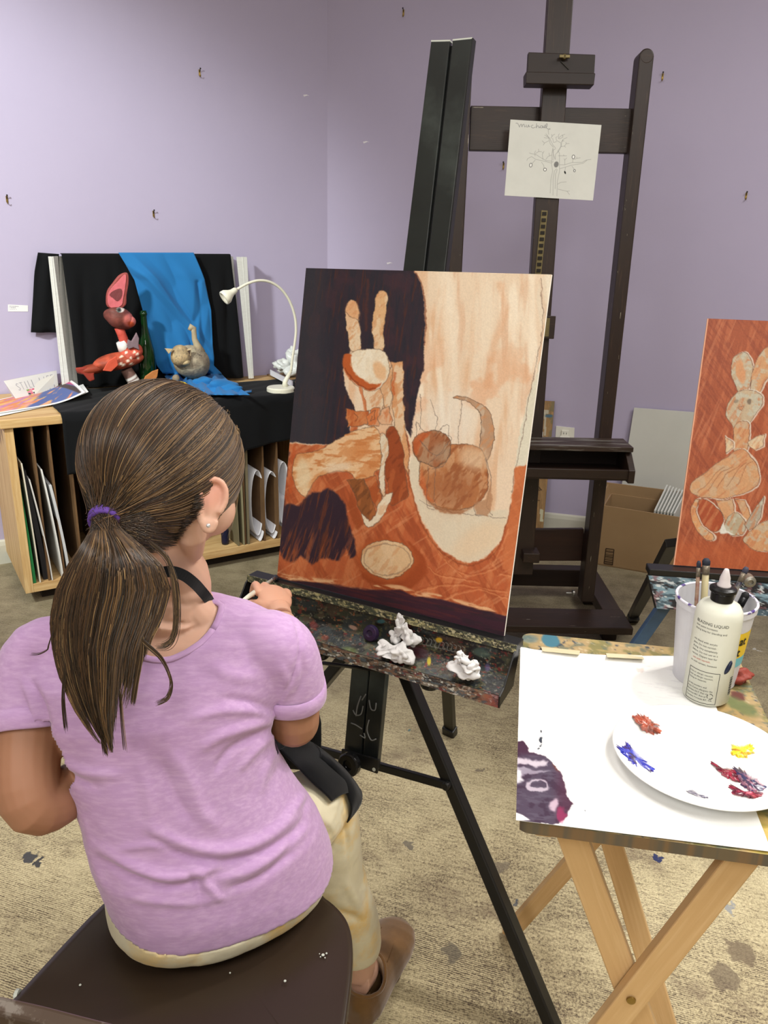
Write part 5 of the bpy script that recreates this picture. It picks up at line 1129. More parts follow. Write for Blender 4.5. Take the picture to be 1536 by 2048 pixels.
# ================= folding tray table =================
TZ=.66;aT=math.radians(9.7);T1=A3(math.cos(aT),-math.sin(aT),0);T2=A3(-math.sin(aT),-math.cos(aT),0);TB=PZ(1045,1265,TZ)
def TT(a,b,z): return TB+T1*a+T2*b+ck*(z-TZ)
TWd,TDp=.348,.481
tt=empty('tray_table',TT(TWd/2,TDp/2,0),'light wooden folding tray table with paint stained top in the right foreground','table')
def topf(X,Y):
    im=np.ones(X.shape+(3,))*np.array((172,148,106.));im=im*(.86+.28*fbm(X,Y,60,4,9,200))[...,None]
    g=fbm(X,Y,40,18,8,201);im=mx(im,(120,118,72),sst(g,.50,.62)*.75);im=mx(im,(96,108,96),sst(fbm(X,Y,26,12,8,203),.56,.66)*.7);im=mx(im,(184,160,104),sst(fbm(X,Y,30,8,10,205),.6,.7)*.6)
    im=mx(im,(60,70,84),sst(fbm(X,Y,10,6,20,207),.68,.73)*.8);im=mx(im,(204,190,160),sst(fbm(X,Y,9,3,30,209),.68,.72)*.5)
    im=mx(im,(72,122,140),ellm(X+6*(fbm(X,Y,9,9,0,211)-.5),Y,1101,1281,19,13,15,.12));im=mx(im,(90,120,128),ellm(X,Y,1060,1278,16,8,0,.4)*.6)
    im=mx(im,(104,60,52),ellm(X+8*(fbm(X,Y,8,8,0,213)-.5)*2,Y,1475,1392,15,8,25,.25));im=mx(im,(150,120,60),ellm(X,Y,1470,1425,40,12,20,.5)*.4)
    im=mx(im,(96,110,66),ellm(X+10*(fbm(X,Y,12,12,0,215)-.5)*2,Y,1480,1412,38,12,28,.35)*.8);im=mx(im,(206,176,70),sst(Y,1600,1680)*sst(X,1480,1520)*.6)
    return im
cr=.018
# rounded top built as a dense grid slab
nu,nv=150,210
U,V_=np.meshgrid(np.linspace(0,1,nu),np.linspace(0,1,nv))
A_=(U-.5)*TWd;B_=(V_-.5)*TDp
# squircle mapping of corners
hx,hy=TWd/2,TDp/2
dx=np.clip(np.abs(A_)-(hx-cr),0,None);dy=np.clip(np.abs(B_)-(hy-cr),0,None);mxd=np.maximum(dx,dy)+1e-9;ln=np.hypot(dx,dy)+1e-9
kk=np.where((dx>0)&(dy>0),mxd/ln,1.);A_=np.sign(A_)*(np.minimum(np.abs(A_),hx-cr)+dx*kk);B_=np.sign(B_)*(np.minimum(np.abs(B_),hy-cr)+dy*kk)
P=TB+T1*(A_+hx)[...,None]+T2*(B_+hy)[...,None]
q=pix(P);img=topf(q[...,0],q[...,1])*.96
mb=MB();idx=np.arange(nu*nv).reshape(nv,nu);F=np.stack([idx[:-1,:-1],idx[1:,:-1],idx[1:,1:],idx[:-1,1:]],-1).reshape(-1,4)
mb.V.append(P.reshape(-1,3));mb.G.append(P.reshape(-1,3));mb.C.append(lin(np.clip(img,0,255)).reshape(-1,3));mb.F+=[tuple(f) for f in F.tolist()];mb.n=nu*nv
ring=np.concatenate([idx[0,:],idx[1:,-1],idx[-1,-2::-1],idx[-2:0,0]]);Rr=P.reshape(-1,3)[ring];k=len(ring)
qq=pix(Rr-ck*.01);eim=np.ones((k,3))*np.array((120,96,68.));eim=mx(eim,(104,92,72),sst(fbm(qq[:,0],qq[:,1],26,26,0,220),.45,.6)*.9);eim=mx(eim,(78,80,76),sst(fbm(qq[:,0],qq[:,1],20,20,0,222),.5,.7)*.6);eim=mx(eim,(40,24,30),(np.hypot(qq[:,0]-1120,qq[:,1]-1652)<13)*.95);eim=mx(eim,(40,24,26),(np.hypot(qq[:,0]-1055,qq[:,1]-1645)<10)*.8)
mb.add(np.vstack([Rr,Rr-ck*.016]),[(i,(i+1)%k,(i+1)%k+k,i+k) for i in range(k)],None,np.vstack([lin(eim)]*2))
mb.add(Rr-ck*.016,[tuple(range(k))],None,(150,120,80))
mb.build('table_top',mat('paint_stained_wood',vc=True,rough=.45,spec=.4,bump=(.15,60)),tt)
M['beech']=mat('light_beech',(214,178,128),rough=.45,var=((192,152,102),4.,.7),var2=((228,198,152),18.,.4,.5,.7),stretch=(.35,7,7),bump=(.06,40))
def LGp(px,py,b): return PP(px,py,TT(0,b,0),T2)
def leg(pa,pb,b,w=.036,th=.017,top=True,ext=True):
    a=LGp(*pa,b);c=LGp(*pb,b);d=nrm(c-a);a2=a+d*((TZ-.02-a[2])/d[2]);c2=a+d*((0-a[2])/d[2])
    return a2,c2
mb=MB();a,c=leg((1141,1660),(1265,2000),TDp-.055);mb.bar(a,c+A3(0,0,.006),.036,.017,up=T2);mb.build('leg',M['beech'],tt,bevel=.002)
mb=MB();a,c=leg((1492,1700),(1255,2003),TDp-.035);hgp=LGp(1262,2000,TDp-.025);mb.bar(a,c+A3(0,0,.006),.036,.017,up=T2);L_=mb.build('leg',M['beech'],tt,bevel=.002)
mb=MB();mb.lathe([(.006,0),(.0055,.002),(.003,.0025)],hgp,T2,16);mb.build('hinge_pin',M['brass'],L_)
mb=MB();a,c=leg((1205,1655),(1022,1862),.06);c=PZ(1017,1872,0);mb.bar(a,c+A3(0,0,.006),.030,.017,up=T2);mb.build('leg',M['beech'],tt,bevel=.002)
mb=MB();a,c=leg((1217,1668),(1312,1990),.085);c=PZ(1347,2105,0);mb.bar(a,c+A3(0,0,.006),.034,.017,up=T2);L2=mb.build('leg',M['beech'],tt,bevel=.002)
# cleats under the top, tying the leg pairs
mb=MB();mb.bar(TT(.035,.03,TZ-.030),TT(.035,TDp-.03,TZ-.030),.02,.026,up=ck);mb.build('cleat',M['beech'],tt,bevel=.002)
mb=MB();mb.bar(TT(TWd-.035,.03,TZ-.030),TT(TWd-.035,TDp-.03,TZ-.030),.02,.026,up=ck);mb.build('cleat',M['beech'],tt,bevel=.002)
# ---- paper sheet on it ----
def shf(X,Y):
    im=np.ones(X.shape+(3,))*np.array((232,232,230.));
    wx=X+8*(fbm(X,Y,16,16,0,230)-.5)*2;wy=Y+8*(fbm(X,Y,16,16,0,231)-.5)*2
    im=mx(im,(200,182,172),ellm(wx,wy,1278,1340,9,5,0,.4)*.6);im=mx(im,(206,204,206),sst(fbm(X,Y,30,3,8,233),.6,.7)*(1-sst(Y,1380,1420))*.35)
    body=polym(wx,wy,[(1020,1490),(1045,1482),(1058,1500),(1072,1502),(1090,1512),(1108,1530),(1124,1548),(1130,1572),(1134,1590),(1146,1606),(1138,1618),(1130,1640),(1100,1650),(1060,1646),(1020,1640)],1.5)
    c=np.ones(im.shape)*np.array((70,58,76.));c=mx(c,(54,36,56),sst(fbm(X,Y,20,14,5,235),.5,.6)*.8);c=mx(c,(84,76,92),sst(fbm(X,Y,26,5,4,237),.56,.66)*.7);c=mx(c,(72,30,52),sst(X,1100,1130)*.6);c=mx(c,(60,30,52),(1-sst(Y,1500,1516))*.9)
    c=mx(c,(206,196,206),polym(wx,wy,[(1024,1514),(1060,1516),(1096,1524),(1092,1532),(1050,1528),(1024,1530)],3)*.85);c=mx(c,(186,178,192),polym(wx,wy,[(1028,1536),(1070,1538),(1100,1544),(1070,1548),(1030,1550)],2)*.6);c=mx(c,(228,226,230),polym(wx,wy,[(1024,1535),(1040,1545),(1044,1560),(1024,1568)],3)*.8)
    c=mx(c,(196,184,196),ellm(wx,wy,1074,1572,24,12,12,.1)*(1-ellm(wx,wy,1076,1570,17,7,12,.1))*.8);c=mx(c,(214,190,204),ellm(wx,wy,1110,1612,9,11,10,.4)*.75);c=mx(c,(120,60,40),ellm(wx,wy,1112,1532,7,10,-30,.4)*.5)
    im=im*(1-body[...,None])+c*body[...,None];im=mx(im,(150,40,84),ellm(wx,wy,1124,1630,8,16,10,.3)*.7);im=mx(im,(236,234,234),polym(X,Y,[(1024,1622),(1045,1630),(1060,1640),(1024,1642)]))
    for x,y,r in((1081,1478,3.4),(1080,1488,2.6),(1083,1462,1.6),(1077,1494,1.4),(1174,1620,1.3)): im=mx(im,(50,54,66),ellm(wx,wy,x,y,r*.8,r*1.5,8,.2))
    return im
M['sheetp']=mat('smeared_paper',vc=True,rough=.5,spec=.3)
sq=[PZ(x,y,TZ+.0025) for x,y in((1040,1304),(1396,1319),(1543,1703),(1032,1640))]
def shb(U,V):
    z=np.clip((.06-V)/.06,0,1)**2*(.003+.002*np.sin(U*7+1.2));z=z+.005*np.exp(-((V-.16)/.07)**2)*(.5+.5*np.sin(U*5+.4))+.0*U
    z=z+.006*np.exp(-(U/.06)**2)*np.exp(-((V-.12)/.2)**2)
    return np.stack([0*z,0*z,z],-1)
sh_=panel('paper_sheet',sq,260,300,shf,M['sheetp'],.0006,(225,225,225),bow=shb,pixmap=True);tag(sh_,'large white paper covering the tray table with a dark violet paint smear in one corner','paper')
M['tape']=mat('masking_tape',(206,194,158),rough=.7,var=((220,210,180),20.,.4))
for k,(a,t) in enumerate((([(1082,1294),(1160,1302),(1158,1318),(1084,1311)],'strip of masking tape holding the paper at its back left corner'),([(1212,1307),(1284,1311),(1287,1327),(1213,1323)],'strip of masking tape at the middle of the paper back edge'))):
    mb=MB();P=[PZ(x,y,TZ+.0012) for x,y in a];P[2]=P[2]+A3(0,0,.0075);P[3]=P[3]+A3(0,0,.0075);mb.prism(P,(0,0,.0006));tag(mb.build('masking_tape',M['tape']),t,'tape')
# ---- plate ----
_p=[PZ(x,y,TZ+.021)[:2] for x,y in((1225,1478),(1440,1620),(1536,1468))]
_m=np.linalg.solve(np.array([2*(_p[1]-_p[0]),2*(_p[2]-_p[0])]),np.array([_p[1]@_p[1]-_p[0]@_p[0],_p[2]@_p[2]-_p[0]@_p[0]]))
pc=A3(_m[0],_m[1],TZ+.0035);pr_=float(np.linalg.norm(_p[0]-_m));PK=pr_/.1235
mb=MB()
prof=[(0,.004),(.080,.004),(.088,.006),(.100,.014),(.112,.0165),(.1215,.0185),(.1235,.018),(.1235,.017),(.112,.0150),(.100,.0122),(.088,.003),(.080,.001),(0,.001)]
mb.lathe([(r*PK,h) for r,h in prof],pc,n=96,cap=False);tag(mb.build('paper_plate',mat('white_paper_plate',(236,236,234),rough=.55),smooth=True,loc=pc),'round white paper plate used as a palette on the tray table','plate')
def onplate(px,py,h=.0):
    q=PZ(px,py,pc[2]+.006);r=np.linalg.norm((q-pc)[:2]);z=np.interp(r/PK,[0,.08,.088,.1,.112,.1215],[.004,.004,.006,.014,.0165,.0185]);return PZ(px,py,pc[2]+z+h)
def paintblob(name,outline,col,label,strokes=(),seed=0,th=.004,c2=None,c3=None):
    P=crm(outline,6);c=P.mean(0);rs=np.random.RandomState(seed);P=c+(P-c)*(1+.5*(fbm(P[:,0],P[:,1],5,5,0,seed+40,3)-.5)+.08*rs.randn(len(P)))[:,None];mb=MB();m=8;R=[];Cc=[]
    for j in range(m+1):
        t=j/m;k=1-t;ring=[];cc=[]
        for i,p in enumerate(P):
            pp=c+(p-c)*k;h=th*(math.sin(min(1,t*1.6)*math.pi/2))*(.55+.75*fbm(np.array([pp[0]]),np.array([pp[1]]),7,7,0,seed+3,2)[0])+.0006
            if t==0:h=.0002
            ring.append(onplate(pp[0],pp[1],h));n=fbm(np.array([pp[0]]),np.array([pp[1]]),16,4,35,seed+5,3)[0];v=np.array(col,float)
            if c2 is not None:v=v+(np.array(c2)-v)*sst(n,.5,.58)
            if c3 is not None:v=v+(np.array(c3)-v)*sst(fbm(np.array([pp[0]]),np.array([pp[1]]),10,4,20,seed+9,3)[0],.54,.6)
            cc.append(lin(v))
        R.append(ring);Cc.append(cc)
    mb.loft(R,cap=False,col=np.array(Cc));o=mb.build(name,M['wetpaint'],smooth=True);return tag(o,label,'paint')
M['wetpaint']=mat('wet_acrylic_paint',vc=True,rough=.18,spec=.6,coat=.5,bump=(.5,160,.002))
paintblob('paint_daub',[(1268,1432),(1280,1427),(1292,1432),(1306,1442),(1318,1452),(1323,1464),(1312,1468),(1296,1466),(1284,1456),(1272,1446)],(158,70,48),'reddish brown paint daub on the back left of the plate',seed=1,c2=(184,96,72),c3=(110,50,38))
paintblob('paint_daub',[(1234,1494),(1244,1492),(1253,1484),(1262,1492),(1276,1506),(1290,1520),(1308,1538),(1298,1544),(1280,1542),(1266,1530),(1250,1516)],(34,40,160),'ultramarine blue paint daub at the left edge of the plate',seed=2,c2=(52,34,90),c3=(66,76,190))
paintblob('paint_daub',[(1464,1490),(1472,1488),(1480,1492),(1500,1488),(1508,1492),(1506,1504),(1498,1512),(1484,1516),(1468,1512),(1462,1502)],(238,226,30),'bright yellow paint daub near the right edge of the plate',seed=3,c2=(246,238,60),c3=(190,140,30))
paintblob('paint_daub',[(1420,1521),(1430,1526),(1442,1534),(1456,1536),(1470,1540),(1480,1550),(1476,1562),(1462,1560),(1448,1552),(1434,1540)],(126,22,44),'crimson paint daub trailing to the lower right of the plate',seed=4,c2=(160,40,66),c3=(84,16,34))
paintblob('paint_daub',[(1468,1538),(1484,1538),(1500,1550),(1516,1560),(1530,1572),(1524,1580),(1504,1582),(1488,1576),(1478,1560)],(62,46,72),'dusky violet paint mix at the right rim of the plate',seed=5,c2=(150,100,120),c3=(46,50,90))
paintblob('paint_daub',[(1456,1572),(1462,1568),(1472,1578),(1492,1582),(1512,1582),(1532,1590),(1534,1600),(1514,1604),(1494,1594),(1474,1590)],(140,28,56),'dark crimson streak below the violet mix at the plate rim',seed=6,c2=(90,20,44),c3=(190,80,100))
paintblob('paint_daub',[(1374,1582),(1386,1580),(1398,1588),(1416,1592),(1414,1596),(1396,1594),(1384,1588)],(150,146,156),'thin greyish white paint trace at the front of the plate',seed=7,th=.0015,c2=(214,210,214),c3=(90,86,110))
# ---- medium bottle ----
bc=PZ(1410,1392,TZ+.003);br=.0325
bh=PY(1446,1204,bc[1])[2]-bc[2]
bot=empty('medium_bottle',bc,'tall white plastic bottle with black cap and pale nozzle standing behind the plate','bottle')
M['hdpe']=mat('translucent_white_plastic',(222,222,208),rough=.38,spec=.4,var=((200,204,184),9.,.35))
mb=MB();mb.lathe([(0,0),(br*.9,0),(br,.004),(br,bh-.022),(br*.97,bh-.012),(br*.82,bh-.003),(br*.5,bh+.002),(.0135,bh+.003),(.0135,bh+.006)],bc,n=56);mb.build('bottle_body',M['hdpe'],bot,smooth=True)
mb=MB();z0_=bh+.003;mb.lathe([(.0150,z0_),(.0155,z0_+.001),(.0155,z0_+.012),(.0145,z0_+.014),(.0195*.95,z0_+.0145),(.0195*.95,z0_+.019),(.014,z0_+.0215),(.009,z0_+.022)],bc,n=40);mb.build('cap',mat('black_plastic',(14,14,14),rough=.3),bot,smooth=False,bevel=.0006)
z1_=z0_+.021;mb=MB();mb.lathe([(.0095,z1_),(.0095,z1_+.003),(.0075,z1_+.006),(.0070,z1_+.014),(.0045,z1_+.022),(.0032,z1_+.026),(.0022,z1_+.027),(0,z1_+.027)],bc,n=28);mb.build('nozzle',mat('cloudy_nozzle_plastic',(214,206,206),rough=.35),bot,smooth=True)
# printed text wrapped around the bottle
vd=math.atan2(-bc[1],-bc[0]);
def wraptext(txt,size,ang0,z,mt,parent,r=br+.0003,lh=1.25,name='label_text',rot=0.):
    mb=MB()
    for li,t in enumerate(txt):
        if not t:continue
        V,F=text_mesh(t,size)
        a=ang0+V[:,0]/r;zz=z-li*size*lh+V[:,1]
        P=np.stack([bc0[0]+r*np.cos(a),bc0[1]+r*np.sin(a),bc0[2]+zz],-1);mb.add(P,F)
    return mb.build(name,mt,parent)
M['greyink']=mat('grey_ink',(66,66,62),rough=.6);M['redink']=mat('red_ink',(190,80,60),rough=.6)
bc0=bc
a0=vd-.95
wraptext(['BLAZING LIQUID'],.0062,a0,bh-.026,M['greyink'],bot)
wraptext(['','slow paint increases','drying time for blending and','','','mix blend with acrylic','paint. Do not varnish','drying. Dry completely','before. Do not use as a','varnish. Depart test for','','on with careen, because'],.0041,a0,bh-.026,M['greyink'],bot,lh=1.38)
wraptext(['use with varnish.'],.0041,a0+.1,bh-.026-.0041*1.38*10,M['redink'],bot)
wraptext(['from or allergic reaction','wear an allergic reaction,','drying on materials','','on dry powders and','from. Fumes allergenic the','Reaction DLT, Kan of','Reaction BIT. Kan of','Contains Formula BIT, VIA'],.0035,a0+.08,bh-.104,M['greyink'],bot,lh=1.4)
def onb(a,z,r=br+.0003): return A3(bc[0]+r*math.cos(a),bc[1]+r*math.sin(a),bc[2]+z)
mb=MB();z_a,z_b=bh-.098,bh-.148;a_l,a_r=a0+.03,a0+1.42
def lineb(mb,p,q_,w=.0004):
    n=14;mb.tube([onb(p[0]+(q_[0]-p[0])*k/n,p[1]+(q_[1]-p[1])*k/n,br+.0001) for k in range(n+1)],w,5)
for p,q_ in(((a_l,z_a),(a_r,z_a)),((a_r,z_a),(a_r,z_b)),((a_r,z_b),(a_l,z_b)),((a_l,z_b),(a_l,z_a))): lineb(mb,p,q_)
mb.build('label_frame',M['greyink'],bot)
mb=MB();cz_,ca=.018,a0+1.15
for k in range(3):
    mb.tube([onb(ca+.12*math.cos(t)*1.0,cz_+.0042*math.sin(t),br+.0001) for t in np.linspace(k*2.09+.3,k*2.09+1.8,8)],.00045,5)
mb.build('recycling_mark',M['greyink'],bot)
mb=MB()
for k in range(14):
    zz=.018+k*.0021;mb.prism([onb(a0+2.05,zz),onb(a0+2.25,zz),onb(a0+2.25,zz+.0007*(1+k%2)),onb(a0+2.05,zz+.0007*(1+k%2))],A3(math.cos(a0+2.1),math.sin(a0+2.1),0)*.0003)
mb.build('barcode',M['greyink'],bot)
M['navy']=mat('navy_paint',(26,34,58),rough=.3)
mb=MB();n=10
Pq=[onb(a0+1.62+.26*t,bh-.098+.020*t,br+.0002) for t in np.linspace(0,1,n)];mb.tube(Pq,[.0008,.0024,.0034,.0038,.004,.004,.0038,.0034,.003,.0012],8,flat=.9);mb.build('paint_smudge',M['navy'],bot,smooth=True)
# ---- brush bucket ----
kc=PZ(1402,1352,TZ+.003);kz=PY(1428,1196,kc[1]+.0)[2]-kc[2]
kr1=float(np.linalg.norm(PY(1503,1205,kc[1])-PY(1352,1197,kc[1])))/2;kr0=kr1*.80
kc=kc+A3(.004,.0,0)
bk_=empty('brush_tub',kc,'white plastic tub with violet smeared rim behind the bottle','tub')
M['tubw']=mat('white_tub_plastic',(214,214,218),rough=.4,var=((180,178,190),14.,.3),flecks=[((86,74,120),30.,.74)])
mb=MB();mb.lathe([(0,0),(kr0,0),(kr0,.002),(kr1*.985,kz-.006),(kr1*.985,kz-.010),(kr1*1.02,kz-.010),(kr1*1.02,kz),(kr1*.965,kz),(kr0*.96,.004),(0,.004)],kc,n=56,cap=False);mb.build('tub_body',M['tubw'],bk_,smooth=False)
M['rimp']=mat('violet_smeared_rim',(216,214,224),rough=.4,var=((80,60,126),40.,1.,.52,.58))
mb=MB();mb.tube([kc+A3(kr1*1.0*math.cos(t),kr1*1.0*math.sin(t),kz) for t in np.linspace(0,2*math.pi,60)],.0022,8);mb.build('rim',M['rimp'],bk_,smooth=True)
# label on tub right side
bc0=kc
def tubr(z): return kr0+(kr1*.985-kr0)*z/kz+.0006
def tublab(a1,a2,z1,z2,mt,name):
    mb=MB();R=[[kc+A3(tubr(z)*math.cos(a),tubr(z)*math.sin(a),z) for a in np.linspace(a1,a2,14)] for z in np.linspace(z1,z2,6)];mb.loft(R,closed=False);return mb.build(name,mt,bk_,smooth=True)
vk=math.atan2(-kc[1],-kc[0])
lb_=tublab(vk+.72,vk+1.7,kz*.42,kz*.74,mat('yellow_label',(232,196,40),rough=.4),'yellow_label')
tublab(vk+.72,vk+1.7,kz*.30,kz*.42,mat('teal_label',(110,186,200),rough=.4),'teal_label')
mb=MB()
for t,z in(('at',kz*.59),('t',kz*.45)):
    V,F=text_mesh(t,.020,True);zz=z+V[:,1];rr=np.array([tubr(x)+.0008 for x in zz]);a=vk+.86+V[:,0]/kr1;mb.add(np.stack([kc[0]+rr*np.cos(a),kc[1]+rr*np.sin(a),kc[2]+zz],-1),F)
mb.build('label_letters',mat('black_ink',(20,20,20),rough=.5),bk_)
def brush(name,pt,pb,r,ch,label,bris=None,cf=(120,110,96)):
    a=PY(*pt,kc[1]+.01);b=PY(*pb,kc[1]-.0);b=a+(b-a)*1.0;dn_=nrm(b-a);e=a+dn_*(a[2]-kc[2]-.012)/abs(dn_[2])
    o=empty(name,e,label,'brush','brushes standing in the tub')
    L=np.linalg.norm(e-a);d=nrm(a-e)
    mb=MB();mb.tube([e,e+d*L*.5,a-d*.022],[r*.8,r,r*1.0],12);mb.build('handle',mat(name+'_h',ch,rough=.5,var=((170,160,130),50.,.7)),o,smooth=True)
    mb=MB();mb.tube([a-d*.024,a-d*.010],[r*1.1,r*1.15],12);mb.build('ferrule',mat(name+'_f',cf,rough=.4,metal=.5),o,smooth=True)
    mb=MB();mb.tube([a-d*.011,a-d*.004,a],[r*1.1,r*1.2,r*.7],12);mb.build('bristles',mat(name+'_b',bris or (38,42,54),rough=.7),o,smooth=True)
brush('paint_brush',(1398,1122),(1392,1215),.0028,(120,70,66),'thin reddish brush with dark tip standing left in the tub')
brush('paint_brush',(1413,1117),(1408,1200),.0050,(176,164,122),'thick beige paint crusted brush beside the thin reddish one in the tub')
brush('paint_brush',(1494,1134),(1462,1200),.0036,(36,34,56),'dark navy brush leaning right in the tub behind the bottle cap',(60,60,76))
brush('paint_brush',(1494,1185),(1478,1215),.0050,(24,24,26),'short black brush end at the right rim of the tub',(20,20,22),(20,20,22))
# red crumpled rag
c=PZ(1474,1352,TZ+.01);mb=MB();mb.blob(c,(.016,.014,.009),[T1,T2,ck],31,.35,26,18,fr=4,col=(140,60,48));mb.blob(c+T1*.008,(.009,.009,.006),[T1,T2,ck],33,.35,20,14,fr=4,col=(200,150,150))
tag(mb.build('crumpled_rag',mat('painty_tissue',vc=True,rough=.6,bump=(.6,90,.004)),smooth=True),'small crumpled red stained tissue on the table right of the tub','tissue')
# ================= folding chair =================
M['chairp']=mat('brown_enamel',(48,37,28),rough=.30,spec=.5,var=((42,32,25),3.,.5),flecks=[((104,96,86),60.,.79)],bump=(.12,220,.0006))
sz=.43
ch=empty('folding_chair',A3(-.21,.80,0),'brown metal folding chair the girl sits on, seen from behind','chair')
out=[(20,2000),(215,1795),(300,1760),(600,1770),(652,1795),(683,1822),(699,1850),(706,1890),(704,1950),(692,2048)]
P=[PZ(x,y,sz) for x,y in out];
F1=nrm(P[1]-P[0]);back=[PZ(688,2070,sz),PZ(660,2165,sz),PZ(600,2200,sz),PZ(-60,2105,sz),PZ(-22,2044,sz)]
Pf=crm(P[1:]+back+[P[0]],4)
mb=MB();mid=Pf.mean(0)
rings=[]
for k,(s_,z) in enumerate(((.955,-.024),(.995,-.020),(1.0,-.010),(.997,-.003),(.985,0.),(.95,-.001),(.75,-.004),(.4,-.006),(.02,-.006))):
    rings.append([mid+(p-mid)*s_*A3(1,1,0)+A3(0,0,z) for p in Pf])
mb.loft(rings);mb.build('seat',M['chairp'],ch,smooth=True)
M['chairmet']=mat('worn_brown_tube',(70,56,46),rough=.3,metal=.3,var=((120,112,104),60.,.6,.55,.62))
# back rest
bl_=A3(-.43,.60,0);a_=PY(-60,1992,.40);b_=PY(200,2056,.40)
dirb=nrm((b_-a_)*A3(1,1,0))
bz=a_[2]
def tubeR(pts,r,name,m=None,par=None): mb=MB();mb.tube(crm(pts,5,False),r,14);return mb.build(name,m or M['chairmet'],par or ch,smooth=True)
pA=PD(-20,1998,.46);pB=PD(90,2022,.46);pC=PD(200,2054,.46)
yb_=.40
pts=[PY(-75,1990,yb_),PY(0,2006,yb_),PY(90,2026,yb_),PY(190,2052,yb_),PY(330,2085,yb_),PY(480,2110,yb_),PY(600,2125,yb_)]
top=[p for p in pts]
mb=MB();rings=[]
for i,p in enumerate(crm(top,4,False)):
    rings.append([p+A3(0,.004,0),p+A3(0,.0,.006),p+A3(0,-.010,.004),p+A3(0,-.012,-.004),p+A3(0,-.006,-.14),p+A3(0,.002,-.14)])
mb.loft(rings);mb.build('backrest',M['chairmet'],ch,smooth=False,bevel=.002)
xl_,xr_=-.375,-.075
for x0_,p0 in((xl_,top[0]),(xr_,top[-1])):
    tubeR([p0+A3(0,-.006,0),A3(x0_,.44,.56),A3(x0_,.58,.392),A3(x0_,.70,.36),A3(x0_,.90,.012)],.0115,'frame_tube')
    tubeR([A3(x0_,.76,.400),A3(x0_,.62,.2),A3(x0_,.46,.012)],.0105,'rear_leg')
tubeR([A3(xl_,.90,.06),A3(xr_,.90,.06)],.008,'stretcher');tubeR([A3(xl_,.51,.08),A3(xr_,.51,.08)],.008,'stretcher')
q=PZ(38,1990,.425);mb=MB();mb.lathe([(.007,0),(.007,.004),(.003,.006)],q,A3(-1,0,0),12);mb.build('rivet',M['paleedge'],ch)
mb=MB()
for px,py,r in((646,1908,.0022),(653,1905,.0014),(641,1912,.0010),(650,1914,.0010),(639,1906,.0008),(460,1944,.0012),(570,1960,.0018),(160,1968,.0016)):
    q=PZ(px,py,sz-.0);mb.lathe([(0,.0),(r,.0),(r*.8,.0006),(0,.0007)],q-A3(0,0,.0015),n=8)
mb.build('paint_specks',M['paleedge'],ch)
# ================= the girl =================
from mathutils.bvhtree import BVHTree
def voxel(mb,size,smooth=6,fac=.5):
    V=np.vstack(mb.V);me=bpy.data.meshes.new('tmp');me.from_pydata(V.tolist(),[],mb.F);me.update()
    bm=bmesh.new();bm.from_mesh(me);bmesh.ops.recalc_face_normals(bm,faces=bm.faces);bm.to_mesh(me);bm.free()
    o=bpy.data.objects.new('tmp',me);COL.objects.link(o)
    m=o.modifiers.new('r','REMESH');m.mode='VOXEL';m.voxel_size=size
    if smooth: m=o.modifiers.new('s','SMOOTH');m.factor=fac;m.iterations=smooth
    dg=bpy.context.evaluated_depsgraph_get();dg.update();e=o.evaluated_get(dg);r=bpy.data.meshes.new_from_object(e)
    n=len(r.vertices);P=np.empty(n*3);r.vertices.foreach_get('co',P);P=P.reshape(-1,3);NN=np.empty(n*3);r.vertices.foreach_get('normal',NN);NN=NN.reshape(-1,3)
    F=[tuple(p.vertices) for p in r.polygons];bpy.data.objects.remove(o);bpy.data.meshes.remove(me);bpy.data.meshes.remove(r)
    return P,F,NN
def cutmesh(P,F,keep):
    kf=[f for f in F if all(keep[i] for i in f)];used=np.zeros(len(P),bool)
    for f in kf:
        for i in f:used[i]=True
    mp=-np.ones(len(P),int);mp[used]=np.arange(used.sum());return P[used],[tuple(mp[i] for i in f) for f in kf],used
ps=empty('person',A3(-.2,.93,.0),'girl in a lilac t-shirt with a long brown ponytail sitting and painting, seen from behind','person')
M['skin']=mat('skin',vc=True,rough=.5,spec=.35,sss=.12,bump=(.06,260,.0005))
M['tee']=mat('lilac_jersey',(182,147,190),rough=.9,spec=.12,sheen=.25,var=((216,184,218),150.,.45,.42,.70),var2=((178,136,180),7.,.25),stretch=(.28,1,1.5),bump=(.25,420,.0005))
def el(c,ax,n=28,p=2.2):
    c=np.array(c);return c
def ring(Lp,Rp,b,n=40,p=2.3,tilt=0.,bf=None):
    """closed horizontal-ish ring with ends Lp,Rp, half depth b (back) and bf (front)"""
    c=(Lp+Rp)/2;a=(Rp-Lp)/2;s=nrm(np.cross(ck,nrm(a)))    # s points away (forward)
    if s[1]<0:s=-s
    bf=b if bf is None else bf;out=[]
    for k in range(n):
        t=2*math.pi*k/n;x=math.copysign(abs(math.cos(t))**(2/p),math.cos(t));y=math.copysign(abs(math.sin(t))**(2/p),math.sin(t))
        out.append(c+a*x+s*y*(bf if y>0 else b)+ck*tilt*y)
    return out
rows=[((215,1835),(655,1690),.468,.468,.112),((208,1800),(645,1650),.50,.50,.112),((180,1728),(632,1612),.55,.55,.102),((162,1650),(590,1558),.598,.60,.094),((140,1575),(556,1500),.645,.648,.090),((104,1498),(548,1430),.692,.70,.090),((66,1422),(562,1355),.742,.752,.088),((40,1345),(582,1292),.785,.793,.080),((66,1270),(570,1246),.820,.828,.062),((120,1225),(512,1217),.840,.846,.046),((215,1196),(440,1200),.853,.860,.034)]
TR=[(PZ(*l,zl_),PZ(*r,zr),b) for l,r,zl_,zr,b in rows]
